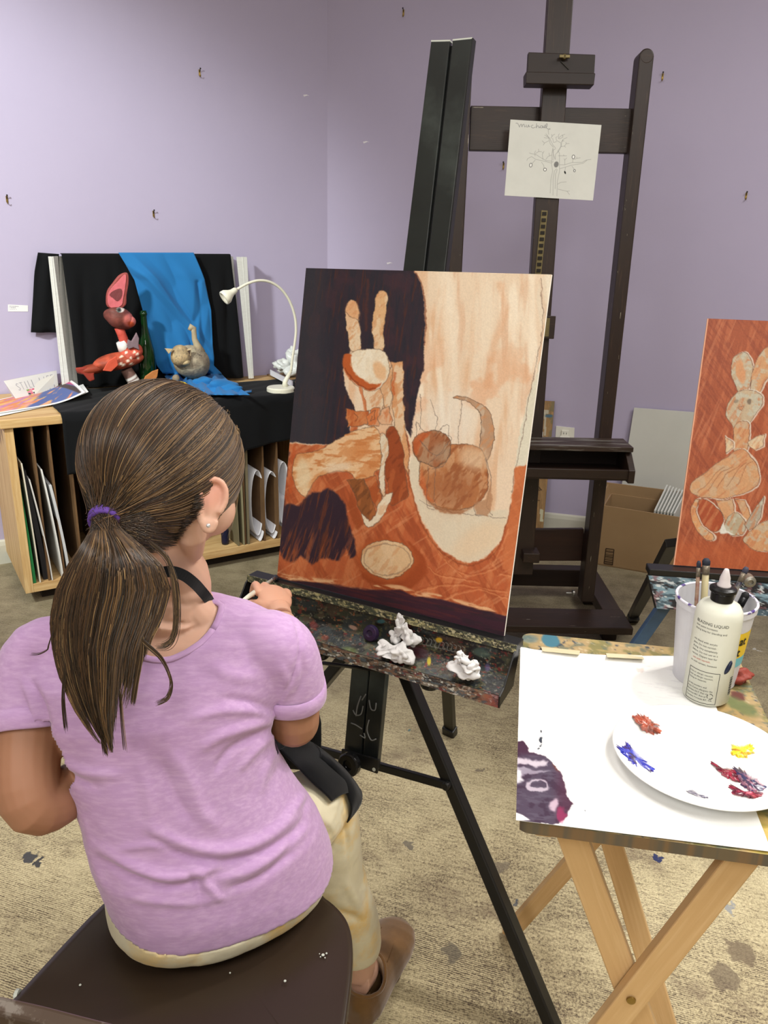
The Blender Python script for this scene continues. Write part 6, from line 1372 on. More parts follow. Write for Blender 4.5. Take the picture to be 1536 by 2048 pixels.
# joints
SL=PZ(62,1312,.792);SRr=PZ(572,1296,.800)
EL=PY(70,1600,.795);ER=PY(588,1440,.935)
WL=A3(-.285,.985,.60);HL=A3(-.235,1.04,.565)
HRc=PY(543,1196,1.215);WR=PY(566,1240,1.150)
Y0=.92
CH=PY(332,936,Y0)
yaw=math.radians(36);pit=math.radians(26);rol=math.radians(-4)
fh=A3(math.sin(yaw)*math.cos(pit),math.cos(yaw)*math.cos(pit),-math.sin(pit));rh=A3(math.cos(yaw),-math.sin(yaw),0)
rh=rh*math.cos(rol)+np.cross(fh,rh)*math.sin(rol)+0;rh=nrm(rh-fh*rh.dot(fh));uh=np.cross(rh,fh);uh=uh if uh[2]>0 else -uh
def HP(r,f,u): return CH+rh*r+fh*f+uh*u
HAX=[rh,fh,uh]
C7=PY(330,1200,.905)
# ---------- body (skin) ----------
b=MB()
b.blob(HP(0,-.004,.004),(.070,.086,.080),HAX,n=40,m=28)
b.blob(HP(0,.030,-.040),(.056,.052,.058),HAX,n=32,m=22)
b.blob(HP(0,.048,-.082),(.030,.028,.022),HAX,n=24,m=16)
for s_ in(-1,1):
    b.blob(HP(.037*s_,.052,-.036),(.027,.030,.031),HAX,n=24,m=16)      # cheek
    b.tube([HP(.054*s_,-.002,-.040),HP(.050*s_,.018,-.070),HP(.022*s_,.050,-.090)],[.016,.017,.015],14)  # jaw line
    b.blob(HP(.026*s_,.072,.006),(.020,.010,.009),HAX,n=20,m=14)       # brow
    # ear: shell with rim and lobe
    e0=HP(.070*s_,-.002,-.030);ea=[rh*s_,fh,uh]
    ez_=nrm(rh*s_*.80-fh*.60);ef_=nrm(fh*.80+rh*s_*.60)
    e0=HP(.077*s_,.008,-.034)
    rim=[e0+ez_*.012+ef_*f_+uh*u_ for f_,u_ in((.010,-.006),(.014,.008),(.011,.022),(.002,.030),(-.009,.028),(-.015,.016),(-.015,.002),(-.011,-.012),(-.005,-.022),(.002,-.028),(.008,-.024),(.009,-.014))]
    rim0=[e0+rh*s_*.010+fh*f_+uh*u_ for f_,u_ in((.012,-.012),(.014,.008),(.008,.022),(-.004,.028),(-.014,.020),(-.016,.004),(-.010,-.012),(-.002,-.024),(.006,-.028),(.010,-.018))]
    b.tube(crm(rim,3,False),.0038,8);b.blob(e0+ez_*.007,(.0055,.0135,.027),[ez_,ef_,uh],n=22,m=16);b.blob(e0+ez_*.011+ef_*.002-uh*.022,(.0045,.008,.009),[ez_,ef_,uh],n=14,m=10)
b.tube([HP(0,.080,.000),HP(0,.090,-.018),HP(0,.101,-.030)],[.007,.009,.011],14);b.blob(HP(0,.094,-.034),(.014,.009,.007),HAX,n=18,m=12)
b.blob(HP(0,.083,-.056),(.020,.009,.0045),HAX,n=20,m=12);b.blob(HP(0,.082,-.065),(.017,.009,.005),HAX,n=20,m=12)
nk=[C7-ck*.03+A3(.005,.02,0),C7+A3(.008,.028,.02),HP(0.004,-.028,-.070),HP(.0,-.016,-.03)]
b.tube(crm(nk,5,False),[.048]*3+[.041]*9+[.045]*4,26)
b.tube(crm([C7+A3(-.0,.012,.012),C7+A3(-.045,.006,-.040),SL+A3(.03,0,-.02)],5,False),[.028]*5+[.026]*6,18);b.tube(crm([C7+A3(.01,.016,.012),C7+A3(.045,.012,-.040),SRr+A3(-.03,0,-.02)],5,False),[.028]*5+[.026]*6,18)
# trunk under the shirt
R=[]
for l,r,bb in TR[2:]:
    c=(l+r)/2;R.append(ring(c+(l-c)*.90,c+(r-c)*.90,bb*.88))
b.loft(R)
b.tube([ (TR[-1][0]+TR[-1][1])/2-ck*.03,C7+A3(.004,.01,.0)],[.060,.05],22)
def limb(pts,rad,n=20): b.tube(crm(pts,6,False),np.interp(np.linspace(0,1,(len(pts)-1)*6+1),np.linspace(0,1,len(rad)),rad),n)
limb([SL+A3(.02,0,.0),SL+(EL-SL)*.55+A3(-.003,-.004,0),EL+A3(0,-.002,-.004),EL+(WL-EL)*.35,WL],[.040,.040,.037,.034,.030,.021])
b.blob(EL+A3(0,.004,-.008),(.032,.032,.031))
limb([SRr-A3(.02,0,0),SRr+(ER-SRr)*.55,ER+A3(0,0,-.004),ER+(WR-ER)*.4+A3(.003,0,-.004),WR],[.038,.037,.034,.032,.027,.019])
b.blob(ER+A3(0,.004,-.007),(.030,.031,.029))
def hand(W,fd,pd,td,fingers,thumb,sc=1.):
    """W wrist, fd finger direction, pd palm normal (towards palm), td toward thumb side"""
    fd=nrm(fd);td=nrm(td-fd*np.dot(td,fd));pd=nrm(np.cross(fd,td)) if np.dot(np.cross(fd,td),pd)>0 else -nrm(np.cross(fd,td))
    pc_=W+fd*.036*sc
    b.blob(pc_,(.028*sc,.036*sc,.0125*sc),[td,fd,pd],n=24,m=16);b.tube([W-fd*.012,W+fd*.012],[.019*sc,.019*sc],16,flat=.8)
    b.blob(W+fd*.022*sc+td*.018*sc+pd*.006*sc,(.011*sc,.020*sc,.011*sc),[td,fd,pd],n=18,m=12)
    for (off,L,curl) in fingers:
        p=W+fd*(.062-.006*abs(off-.3))*sc+td*off*.0235*sc;pts=[p-fd*.012*sc,p];a=0
        for k,l in enumerate((.44,.30,.26)):
            a+=math.radians(curl[k]);d=fd*math.cos(a)+pd*math.sin(a);p=p+d*l*L*sc;pts.append(p)
        b.tube(crm(pts,4,False),np.interp(np.linspace(0,1,17),[0,.3,.6,.85,1],[.0070,.0073,.0066,.006,.0046])*sc,12)
    p=W+fd*.022*sc+td*.024*sc+pd*.006*sc;pts=[W+fd*.012*sc+td*.012*sc,p]
    for k,l in enumerate((.024,.020)): p=p+nrm(td*thumb[k][0]+fd*thumb[k][1]+pd*thumb[k][2])*l*sc;pts.append(p)
    b.tube(crm(pts,4,False),np.interp(np.linspace(0,1,13),[0,.5,.85,1],[.0095,.0085,.0072,.005])*sc,12)
fdR=nrm(PY(537,1172,1.235)-PY(553,1215,1.172))
WR2=PY(558,1222,1.165)
hand(WR2,nrm(fdR*1.0+A3(-.15,.55,.15)),A3(-.2,.6,-1),A3(-1,-.1,.25),[(1.05,.050,(12,52,40)),(.36,.054,(20,50,44)),(-.34,.051,(28,52,44)),(-1.0,.043,(34,54,40))],[(.45,.8,.5),(.0,.9,.6)],1.0)
hand(WL+nrm(HL-WL)*.01,HL-WL+A3(0,0,-.01),A3(.2,0,-1),A3(1,.3,0),[(1.0,.052,(20,24,18)),(.35,.056,(22,26,20)),(-.3,.052,(24,28,20)),(-.95,.043,(28,30,20))],[(.8,.6,.2),(.4,1.,.2)],.95)
# legs
KR=PZ(652,1588,.455);AR=PZ(716,1930,.085);KL=A3(-.315,1.115,.465);AL=A3(-.315,1.085,.08)
HJ=(TR[1][0]+TR[1][1])/2;hd_r=nrm(TR[1][1]-TR[1][0])
HR=HJ+hd_r*.072+A3(0,.02,.0);HLh=HJ-hd_r*.078+A3(0,.02,0)
limb([HR,(HR+KR)/2,KR,KR+(AR-KR)*.35+A3(0,-.008,0),AR+A3(0,0,.04),AR-A3(0,0,.02)],[.055,.050,.036,.034,.030,.026])
limb([HLh,(HLh+KL)/2,KL,KL+(AL-KL)*.35+A3(0,-.008,0),AL+A3(0,0,.04),AL-A3(0,0,.02)],[.055,.050,.036,.034,.030,.026])
FR=nrm(PZ(796,1850,.03)-PZ(722,2045,.03));FLf=nrm(A3(-.05,1,0))
for A_,f_ in((AR,FR),(AL,FLf)):
    b.tube([A_-A3(0,0,.02)-f_*.02,A_-A3(0,0,.035)+f_*.02,A_*A3(1,1,0)+A3(0,0,.028)+f_*.08],[.028,.030,.022],16)
P,F,NN=voxel(b,.0020,5,.5)
bodyBVH=BVHTree.FromPolygons(P.tolist(),F)
q=pix(P);sk=np.ones((len(P),3))*np.array((206,164,142.))
nz=fbm(P[:,0],P[:,2]+P[:,1],.02,.02,0,300);sk=sk*(.96+.08*nz)[:,None]
# arms are a darker brown than neck and face
def near(c,r0,r1): return 1-sst(np.linalg.norm(P-c,axis=1),r0,r1)
tan=np.clip(near((SL+EL)/2,.08,.13)+near(EL,.06,.11)+near(ER,.05,.10)+near((SRr+ER)/2,.06,.1),0,1);sk=mx(sk,(160,114,88),tan*.95)
sk=mx(sk,(222,150,130),near(HP(.078,-.004,-.018),.012,.032)*.55);sk=mx(sk,(226,170,142),near(HRc,.05,.09)*.8);sk=mx(sk,(214,140,120),near(HP(.036,.062,-.04),.01,.03)*.3)
sk=mx(sk,(186,92,88),near(HP(0,.088,-.060),.010,.017)*.7)
sk=mx(sk,(60,30,24),(np.hypot(q[:,0]-108,q[:,1]-1598)<3.2)&(P[:,1]<.85)) if False else sk
m=MB();m.add(P,F,None,lin(np.clip(sk,0,255)));m.build('body',M['skin'],ps,smooth=True)
for s_ in(-1,1):
    m=MB();m.blob(HP(.027*s_,.066,-.006),(.0105,.0105,.0105),HAX,n=20,m=14,col=(232,228,222));c0=HP(.027*s_,.0757,-.008);m.lathe([(0,.0012),(.0045,.0008),(.0048,0)],c0,fh,16,col=(70,50,34));m.lathe([(0,.0018),(.002,.0014),(.0022,.0)],c0,fh,12,col=(12,10,10));m.build('eye',mat('eye_surface',vc=True,rough=.15),ps,smooth=True)
m=MB();m.blob(HP(.077,.008,-.034)+nrm(rh*.80-fh*.60)*.0155+fh*.002-uh*.022,(.0026,.0026,.0026));m.build('earring',mat('silver_stud',(220,222,226),rough=.15,metal=.6),ps,smooth=True)
# ---------- t-shirt ----------
b=MB()
b.loft([ring(l,r,bb,48) for l,r,bb in TR])
def onaxis(a,b_,py):
    ts=np.linspace(0,1,200);pp=a[None]+(b_-a)[None]*ts[:,None];return pp[int(np.argmin(abs(pix(pp)[:,1]-py)))]
cR=onaxis(SRr,ER,1392);cL=onaxis(SL,EL,1462)
rR=.0435;rL=.0475
aRm=nrm(ER-SRr);aLm=nrm(EL-SL)
b.tube(crm([SRr-A3(.055,0,-.002),SRr-A3(.012,0,.0),SRr+(cR-SRr)*.5,cR],5,False),np.interp(np.linspace(0,1,16),[0,.35,.7,1],[.045,.045,rR*1.0,rR*1.04]),26)
b.tube(crm([SL+A3(.055,0,.004),SL+A3(.014,0,0),SL+(cL-SL)*.5,cL],5,False),np.interp(np.linspace(0,1,16),[0,.35,.7,1],[.045,.046,rL*1.0,rL*1.02]),26)
P,F,NN=voxel(b,.0030,10,.5)
def wrk(P,NN,lst,facing=True):
    q=pix(P);vd_=P-CC;vd_/=np.linalg.norm(vd_,axis=1)[:,None];fc=np.clip(-(vd_*NN).sum(1)*2.2,0,1) if facing else 1.
    D=np.zeros(len(P))
    for pts,w,h in lst:
        C=crm(pts,5,False);best=np.full(len(P),1e9);tt_=np.zeros(len(P))
        for i in range(len(C)-1):
            ax,ay=C[i];ex,ey=C[i+1]-C[i];t=np.clip(((q[:,0]-ax)*ex+(q[:,1]-ay)*ey)/(ex*ex+ey*ey+1e-9),0,1);d=(q[:,0]-ax-t*ex)**2+(q[:,1]-ay-t*ey)**2;s_=d<best;best=np.where(s_,d,best);tt_=np.where(s_,(i+t)/(len(C)-1),tt_)
        D+=h*np.exp(-best/(w*w))*np.clip(np.sin(np.pi*np.clip(tt_,.02,.98))**.6,0,1)
    return P+NN*(D*fc*1.5)[:,None]
mm=.001
W_=[([(296,1652),(350,1680),(420,1700),(500,1690),(570,1650),(625,1610)],12,4.5*mm),([(300,1672),(360,1706),(430,1722),(520,1706),(600,1655)],9,-4*mm),
([(190,1690),(260,1728),(330,1752),(400,1742),(450,1715)],12,5*mm),([(200,1712),(270,1752),(340,1772),(410,1758)],9,-3.5*mm),
([(560,1650),(600,1600),(632,1560)],9,3.5*mm),([(430,1760),(500,1740),(560,1700),(618,1650)],10,3.5*mm),([(450,1780),(520,1755),(590,1700)],8,-3*mm),
([(400,1740),(415,1770),(445,1800)],9,3*mm),([(370,1740),(395,1770),(400,1810)],8,-2.5*mm),
([(548,1440),(500,1452),(440,1472),(400,1500)],11,4*mm),([(546,1455),(500,1475),(455,1505),(430,1545)],9,-3.5*mm),([(548,1470),(510,1500),(480,1540)],9,3.*mm),
([(545,1430),(490,1420),(430,1424),(380,1440)],10,3*mm),([(545,1422),(500,1404),(440,1396)],9,-2.5*mm),([(552,1500),(530,1540),(520,1590)],9,2.5*mm),([(340,1500),(380,1560),(400,1620),(440,1660)],16,3*mm),([(320,1520),(350,1590),(380,1640)],12,-2.5*mm),
([(100,1500),(140,1530),(180,1545),(240,1550)],10,3.*mm),([(110,1520),(150,1556),(200,1575)],9,-2.5*mm),([(60,1360),(85,1410),(100,1470)],8,-4*mm),([(44,1350),(66,1410),(78,1460)],8,3*mm),([(30,1250),(70,1220),(110,1205)],7,-1.6*mm),
([(577,1215),(600,1280),(590,1340),(560,1400),(545,1425)],4,-2.2*mm),([(560,1330),(575,1370),(556,1410)],8,2.5*mm),([(600,1300),(606,1350),(590,1400)],7,-2.*mm),
([(170,1640),(185,1720),(215,1780)],10,2.5*mm),([(250,1790),(300,1800),(380,1806),(460,1790)],8,1.8*mm),([(620,1560),(600,1640),(560,1720)],8,-2*mm),([(270,1500),(300,1600),(310,1700)],14,2.*mm),
([(420,1330),(460,1350),(520,1356)],14,2*mm),([(230,1700),(300,1690),(360,1700)],8,2*mm)]
P=wrk(P,NN,W_)
P=P+NN*(.0010*(fbm(P[:,0]*1.,P[:,2],.03,.05,20,310)-.5)*2+.0012*(fbm(P[:,0],P[:,2],.012,.03,-30,312)-.5))[:,None]
q=pix(P)
# openings: hem, cuffs, neck
hl=PZ(208,1798,.500);hr=PZ(645,1648,.500);hb=PZ(385,1843,.478)
hn=nrm(np.cross(hr-hl,hb-hl));hn=hn if hn[2]>0 else -hn
keep=((P-hl)@hn>0.)
dR=(P-cR)@aRm;nr_=np.linalg.norm(P-cR,axis=1)<.075;axd=lambda a,c:np.linalg.norm((P-c)-((P-c)@a)[:,None]*a[None],axis=1)
keep&=~(nr_&(dR>-.002)&(axd(aRm,cR)<rR+.010))
dL=(P-cL)@aLm;nl_=np.linalg.norm(P-cL,axis=1)<.085;keep&=~(nl_&(dL>-.002)&(axd(aLm,cL)<rL+.010))
n1=PY(416,1200,.925);n2_=PZ(345,1246,.842);n3=PY(225,1188,.925)
nn_=nrm(np.cross(n1-n2_,n3-n2_));nn_=nn_ if nn_[2]>0 else -nn_
isneck=((P-n2_)@nn_>0)&(np.linalg.norm((P-C7-A3(.0,.012,0))[:,:2],axis=1)<.066)
keep&=~isneck
P2,F2,_=cutmesh(P,F,keep)
m=MB();m.add(P2,F2,P2@np.array([[1,0,0],[0,1,0],[0,0,1.]]));tee=m.build('t_shirt',M['tee'],ps,smooth=True,solid=.0016)
teeBVH=BVHTree.FromPolygons(P2.tolist(),F2)
def tubering(c,n,r0,r1,rr,name,mt,wob=0.,seg=48,par=None):
    n=nrm(n);a=nrm(np.cross(n,(0,1,0)));bb=np.cross(n,a);pts=[c+a*r0*math.cos(t)+bb*r1*math.sin(t)+n*wob*math.sin(2*t) for t in np.linspace(0,2*math.pi,seg)]
    m=MB();m.tube(pts,rr,8,cap=False);return m.build(name,mt,par or ps,smooth=True)
# rolled cuffs: short sleeves of cloth hugging the arm
def cuff(c,ax,r,L,tilt):
    m=MB();ax=nrm(ax);a=nrm(np.cross(ax,(0,0,1)));bb=np.cross(ax,a);R=[]
    for dr,dz in((.0,-L),(.0025,-L+.001),(.0035,-L*.5),(.003,-.001),(.0015,.001),(-.0015,.0),(-.002,-L*.6)):
        R.append([c+ax*(dz+.0012*math.sin(3*t+1))+(a*math.cos(t)+bb*math.sin(t))*(r+dr+.0012*math.sin(2*t+tilt)) for t in np.linspace(0,2*math.pi,48,endpoint=False)])
    m.loft(R,cap=False);return m.build('sleeve_cuff',M['tee'],ps,smooth=True)
cuff(cR+aRm*.001,aRm,rR*1.03,.022,0);cuff(cL+aLm*.001,aLm,rL*1.02,.024,1)
# neck rib along the opening: sample shirt border
bp_=[]
for t in np.linspace(0,2*math.pi,72,endpoint=False):
    bp_.append(t)
edges={}
for f in F2:
    for i in range(len(f)):
        e=tuple(sorted((f[i],f[(i+1)%len(f)])));edges[e]=edges.get(e,0)+1
bv=set(i for e,c in edges.items() if c==1 for i in e);bv=np.array([P2[i] for i in bv if np.linalg.norm(P2[i]-C7)<.11 and True])
if len(bv)>20:
    c0=bv.mean(0);a=nrm(np.cross(nn_,(0,1,0)));bb=np.cross(nn_,a);an=np.arctan2((bv-c0)@bb,(bv-c0)@a);rr_=np.linalg.norm(bv-c0,axis=1)
    pts=[]
    for t in np.linspace(-math.pi,math.pi,61):
        w_=np.exp(-(((an-t+math.pi)%(2*math.pi)-math.pi)/.12)**2)
        if w_.sum()<.2:continue
        r_=(w_*rr_).sum()/w_.sum();h_=(w_*((bv-c0)@nn_)).sum()/w_.sum();pts.append(c0+(a*math.cos(t)+bb*math.sin(t))*(r_+.000)+nn_*(h_+.0005))
    pts[-1]=pts[0];m=MB();m.tube(pts,.0042,8,flat=.45,up=nn_);m.build('collar',M['tee'],ps,smooth=True)
# ---------- trousers ----------
M['pants']=mat('tie_dyed_cotton',(212,204,176),rough=.9,spec=.12,sheen=.1,var=((222,184,104),13.,.8,.48,.62),var2=((188,180,158),9.,.6,.45,.62),bump=(.25,300,.0005))
b=MB()
R=[]
for (l,r,bb),k,dz in((TR[2],.93,0),(TR[1],.95,0),(TR[1],.99,-.022),(TR[1],.99,-.040),(TR[1],.95,-.055),(TR[1],.85,-.066)):
    c=(l+r)/2;R.append(ring(c+(l-c)*k+ck*dz,c+(r-c)*k+ck*dz,bb*k*(1.0),48))
b.loft(R)
for cc in((345,1812),(500,1775)):
    c=PZ(cc[0],cc[1],.492);b.blob(c+A3(0,.03,-.006),(.078,.085,.058),None,n=32,m=22)
def limb2(pts,rad): b.tube(crm(pts,6,False),np.interp(np.linspace(0,1,(len(pts)-1)*6+1),np.linspace(0,1,len(rad)),rad),26)
cuffR=PZ(722,1893,.128)
limb2([HR,(HR+KR)/2+A3(.006,0,0),KR+A3(0,-.006,.002)],[.070,.064,.056,.050]);limb2([KR+A3(0,-.004,0),KR+(AR-KR)*.4+A3(-.012,-.006,0),AR+A3(-.010,.0,.085),AR+A3(-.006,.004,.030)],[.050,.052,.050,.046,.043])
limb2([HLh,(HLh+KL)/2,KL],[.070,.066,.060,.056]);limb2([KL,KL+(AL-KL)*.4,AL+A3(0,0,.03)],[.056,.054,.050,.046])
P,F,NN=voxel(b,.0034,8,.5)
W2=[([(640,1640),(662,1668),(656,1700)],5,-6*mm),([(632,1655),(650,1690),(664,1712)],5,4*mm),([(670,1590),(690,1650),(702,1740)],4,-1.5*mm),([(690,1760),(712,1800),(725,1840)],10,4*mm),([(640,1800),(690,1830),(720,1835)],9,-3.5*mm),([(700,1560),(688,1620),(692,1700),(705,1790)],3,-1.3*mm),([(330,1850),(350,1880),(355,1895)],4,-2*mm),([(610,1680),(640,1740),(620,1800)],14,2*mm),([(690,1560),(676,1590),(668,1620)],8,3*mm)]
P=wrk(P,NN,W2);P=P+NN*(.002*(fbm(P[:,0],P[:,2],.04,.03,20,320)-.5)*2)[:,None]
keep=~((P[:,2]<.112+0*P[:,0])&(P[:,1]>1.0))
for i in np.where((P-hl)@hn>.004)[0]:
    d=P[i]-CC;L_=np.linalg.norm(d);d/=L_;h=teeBVH.ray_cast(Vector(CC),Vector(d))
    if h[0] is not None and h[3]>L_-.006: P[i]=CC+d*(h[3]+.006)
P2,F2,_=cutmesh(P,F,keep);panBVH=BVHTree.FromPolygons(P2.tolist(),F2)
m=MB();m.add(P2,F2);m.build('trousers',M['pants'],ps,smooth=True,solid=.0016)
# pocket opening
_pk=[]
for x,y in crm([(640,1650),(650,1668),(656,1690),(652,1712)],4,False):
    d=nrm(ray(x,y));h=panBVH.ray_cast(Vector(CC),Vector(d))
    if h[0] is not None:_pk.append(np.array(h[0]))
m=MB();m.tube(_pk,list(.0032*np.sin(np.linspace(.25,math.pi-.25,len(_pk)))),10);m.build('pocket_edge',M['pants'],ps,smooth=True)
# ---------- shoes ----------
M['suede']=mat('brown_suede',(108,80,44),rough=.95,spec=.1,sheen=.5,var=((136,98,58),14.,.7),var2=((86,58,32),30.,.4),bump=(.3,300,.0006))
M['sole']=mat('shoe_sole',(104,76,46),rough=.8);M['fleece']=mat('fleece_lining',(176,158,132),rough=1.,var=((140,120,96),60.,.7),bump=(.8,160,.003))
def shoe(heel,f_,name_badge=False):
    s_=np.cross(f_,ck);L=.222
    so=empty('shoe',heel,None,None);so.parent=ps;so.location=tuple(heel-wloc(ps))
    # stations along foot: (t, halfwidth, height, side shift)
    st=[(-.012,.012,.050,0),(.0,.026,.064,0),(.02,.034,.072,0),(.05,.037,.074,0),(.085,.039,.070,.001),(.12,.043,.062,.003),(.15,.046,.054,.005),(.18,.045,.046,.006),(.205,.037,.037,.006),(.220,.022,.028,.005),(.228,.006,.018,.004)]
    R=[]
    for t,w,h,sh_ in st:
        c=heel+f_*t+s_*sh_;ring_=[]
        for k in range(24):
            a=2*math.pi*k/24;x=math.cos(a)*w;z=math.sin(a);z=.016+ (h-.016)*max(0,z)**.8 if z>0 else .016+.010*z
            ring_.append(c+s_*x+ck*z)
        R.append(ring_)
    m=MB();m.loft(R);P,F,NN=voxel(m,.003,4,.5)
    # cut ankle opening
    oc=heel+f_*.048+ck*.075
    d_=P-oc;inn=(((d_@f_)/.044)**2+((d_@s_)/.029)**2<1)&(P[:,2]>.045)
    P2,F2,_=cutmesh(P,F,~inn);m=MB();m.add(P2,F2);m.build('upper',M['suede'],so,smooth=True,solid=.003)
    # collar ring and lining
    pts=[];
    for t in np.linspace(0,2*math.pi,40): 
        p=oc+f_*.045*math.cos(t)+s_*.030*math.sin(t);h=np.interp((p-heel)@f_,[x[0] for x in st],[x[2] for x in st]);w=np.interp((p-heel)@f_,[x[0] for x in st],[x[1] for x in st]);x_=min(.98,abs((p-heel)@s_)/w);p[2]=.016+(h-.016)*(1-x_**2)**.42+.001;pts.append(p)
    m=MB();m.tube(pts,.0034,8,cap=False);m.build('collar_band',M['suede'],so,smooth=True)
    m=MB();R2=[[p+(oc*A3(1,1,0)-p*A3(1,1,0))*k+ck*dz for p in pts[:-1]] for k,dz in((.06,.001),(.10,-.012),(.12,-.03))];m.loft(R2,cap=False);m.build('lining',M['fleece'],so,smooth=True,solid=.002)
    m=MB();R3=[]
    for z,k in((.0,.98),(.003,1.03),(.013,1.04),(.017,1.0)):
        R3.append([heel+f_*(.108+.124*math.cos(a)*k)+s_*((.041 if math.cos(a)>0 else .036)*math.sin(a)*k+.004*math.cos(a))+ck*z for a in np.linspace(0,2*math.pi,48,endpoint=False)])
    m.loft(R3);m.build('sole',M['sole'],so,smooth=True)
    # stitched seams
    for side in(-1,1):
        sp=[]
        for t in np.linspace(.085,.17,12):
            w=np.interp(t,[x[0] for x in st],[x[1] for x in st]);h=np.interp(t,[x[0] for x in st],[x[2] for x in st]);x_=.55-.2*(t-.085)/.085;sp.append(heel+f_*t+s_*(side*w*x_+.003)+ck*(.016+(h-.016)*(1-x_**2)**.42+.0005))
        m=MB();m.tube(sp,.0012,6);m.build('seam',M['sole'],so,smooth=True)
    if name_badge:
        m=MB();bcn=PZ(700,2040,.05);m.tube([bcn+A3(.0,-.001,.0)+f_*0+s_*.014*math.cos(t)+ck*.010*math.sin(t) for t in np.linspace(0,2*math.pi,28)],.0009,6);m.build('heel_badge',M['darkmetal'],so,smooth=True)
    return so
shoe(PZ(716,2052,.0)+A3(0,0,.001),FR);shoe(AL*A3(1,1,0)-FLf*.045+A3(0,0,.001),FLf)
# ---------- apron ----------
M['apron']=mat('black_apron_cotton',(15,16,18),rough=.95,spec=.15,sheen=.08,var=((24,24,27),30.,.4),bump=(.25,260,.0006))
def PYs(l): return [PY(x,y,Y) for x,y,Y in l]
cur=[PYs([(560,1500,1.01),(590,1530,1.03),(625,1566,1.05),(652,1590,1.06),(662,1602,1.07)]),
     PYs([(575,1490,1.035),(605,1512,1.05),(640,1545,1.065),(666,1572,1.08),(682,1590,1.09)]),
     PYs([(598,1480,1.06),(632,1500,1.08),(664,1530,1.10),(690,1560,1.11),(702,1584,1.12)]),
     PYs([(612,1478,1.10),(648,1502,1.13),(680,1530,1.15),(704,1556,1.16),(721,1580,1.16)]),
     PYs([(640,1500,1.16),(668,1525,1.18),(694,1550,1.19),(712,1580,1.18),(721,1608,1.17)]),
     PYs([(640,1520,1.17),(668,1550,1.19),(690,1580,1.19),(702,1620,1.17),(694,1645,1.16)])]
def smcur(cs,k=4):
    A=np.array([crm(c,5,False) for c in cs]);B=np.array([crm(A[:,i],k,False) for i in range(A.shape[1])]).transpose(1,0,2);return B
G_=smcur(cur);NEED=np.zeros(G_.shape[:2])
for i in range(G_.shape[0]):
    for j in range(G_.shape[1]):
        d=G_[i,j]-CC;L_=np.linalg.norm(d);d/=L_;h=panBVH.ray_cast(Vector(CC),Vector(d))
        if h[0] is not None: NEED[i,j]=max(0.,L_-(h[3]-.012))
from numpy.lib.stride_tricks import sliding_window_view as _sw
NP=_sw(np.pad(NEED,3,mode='edge'),(7,7)).max((2,3));NP=_sw(np.pad(NP,2,mode='edge'),(5,5)).mean((2,3))
for i in range(G_.shape[0]):
    for j in range(G_.shape[1]):
        d=nrm(G_[i,j]-CC);G_[i,j]=G_[i,j]-d*NP[i,j]
m=MB();m.loft(G_,closed=False);m.build('apron_skirt',M['apron'],ps,smooth=True,solid=.0025)
# inner lining edge of apron over lap
cur=[PYs([(560,1500,1.01),(590,1530,1.03),(640,1582,1.055)]),[A3(-.30,1.03,.555),A3(-.22,1.06,.56),A3(-.14,1.08,.545)],[A3(-.32,1.12,.55),A3(-.22,1.16,.54),A3(-.10,1.16,.55)],[A3(-.31,1.18,.42),A3(-.22,1.19,.42),A3(-.10,1.18,.42)]]
cur[0]=[A3(-.31,.98,.575),A3(-.22,.995,.58),A3(-.17,1.0,.57)]
m=MB();m.loft(smcur(cur),closed=False);m.build('apron_lap',M['apron'],ps,smooth=True,solid=.0025)
# bib in front and neck strap
fcen=[];
cur=[[A3(-.29,.985,.60),A3(-.23,1.0,.60),A3(-.18,1.0,.60)],[A3(-.28,.975,.70),A3(-.225,.995,.70),A3(-.18,1.0,.70)],[A3(-.27,.97,.80),A3(-.22,.985,.81),A3(-.18,.99,.80)]]
m=MB();m.loft(smcur(cur),closed=False);m.build('apron_bib',M['apron'],ps,smooth=True,solid=.0025)
st=[PY(300,1152,.846),PY(338,1143,.848),PY(366,1150,.860),PY(388,1166,.876),PY(403,1182,.896),PY(416,1198,.912),PY(424,1212,.94)]
sg_=crm(st,5,False);m=MB();R=[]
for i,p in enumerate(sg_):
    t=nrm(sg_[min(i+1,len(sg_)-1)]-sg_[max(i-1,0)]);o_=nrm(p-(C7+A3(.004,.02,.03)));w_=nrm(np.cross(t,o_));R.append([p+w_*.0065,p+o_*.001+w_*.0065,p+o_*.001-w_*.0065,p-w_*.0065])
m.loft(R);m.build('neck_strap',M['apron'],ps)
# ---------- hair ----------
M['hair']=mat('brown_hair',vc=True,rough=.38,spec=.5)
hb_=M['hair'].node_tree.nodes['Principled BSDF'];hb_.inputs['Anisotropic'].default_value=.6;hb_.inputs['Sheen Weight'].default_value=.15;hb_.inputs['Sheen Roughness'].default_value=.4
HC_=HP(0,-.006,.006);HR_=np.array([.083,.099,.094])
def hs(d,k=1.): d=np.array(d,float);d=d/np.linalg.norm(d);v=d*HR_*k;return HC_+rh*v[0]+fh*v[1]+uh*v[2]
TIE=PY(209,1036,.826)
def tolocal(p): v=p-HC_;return np.array([v@rh,v@fh,v@uh])/HR_
tl_=tolocal(TIE);tdir=tl_/np.linalg.norm(tl_)
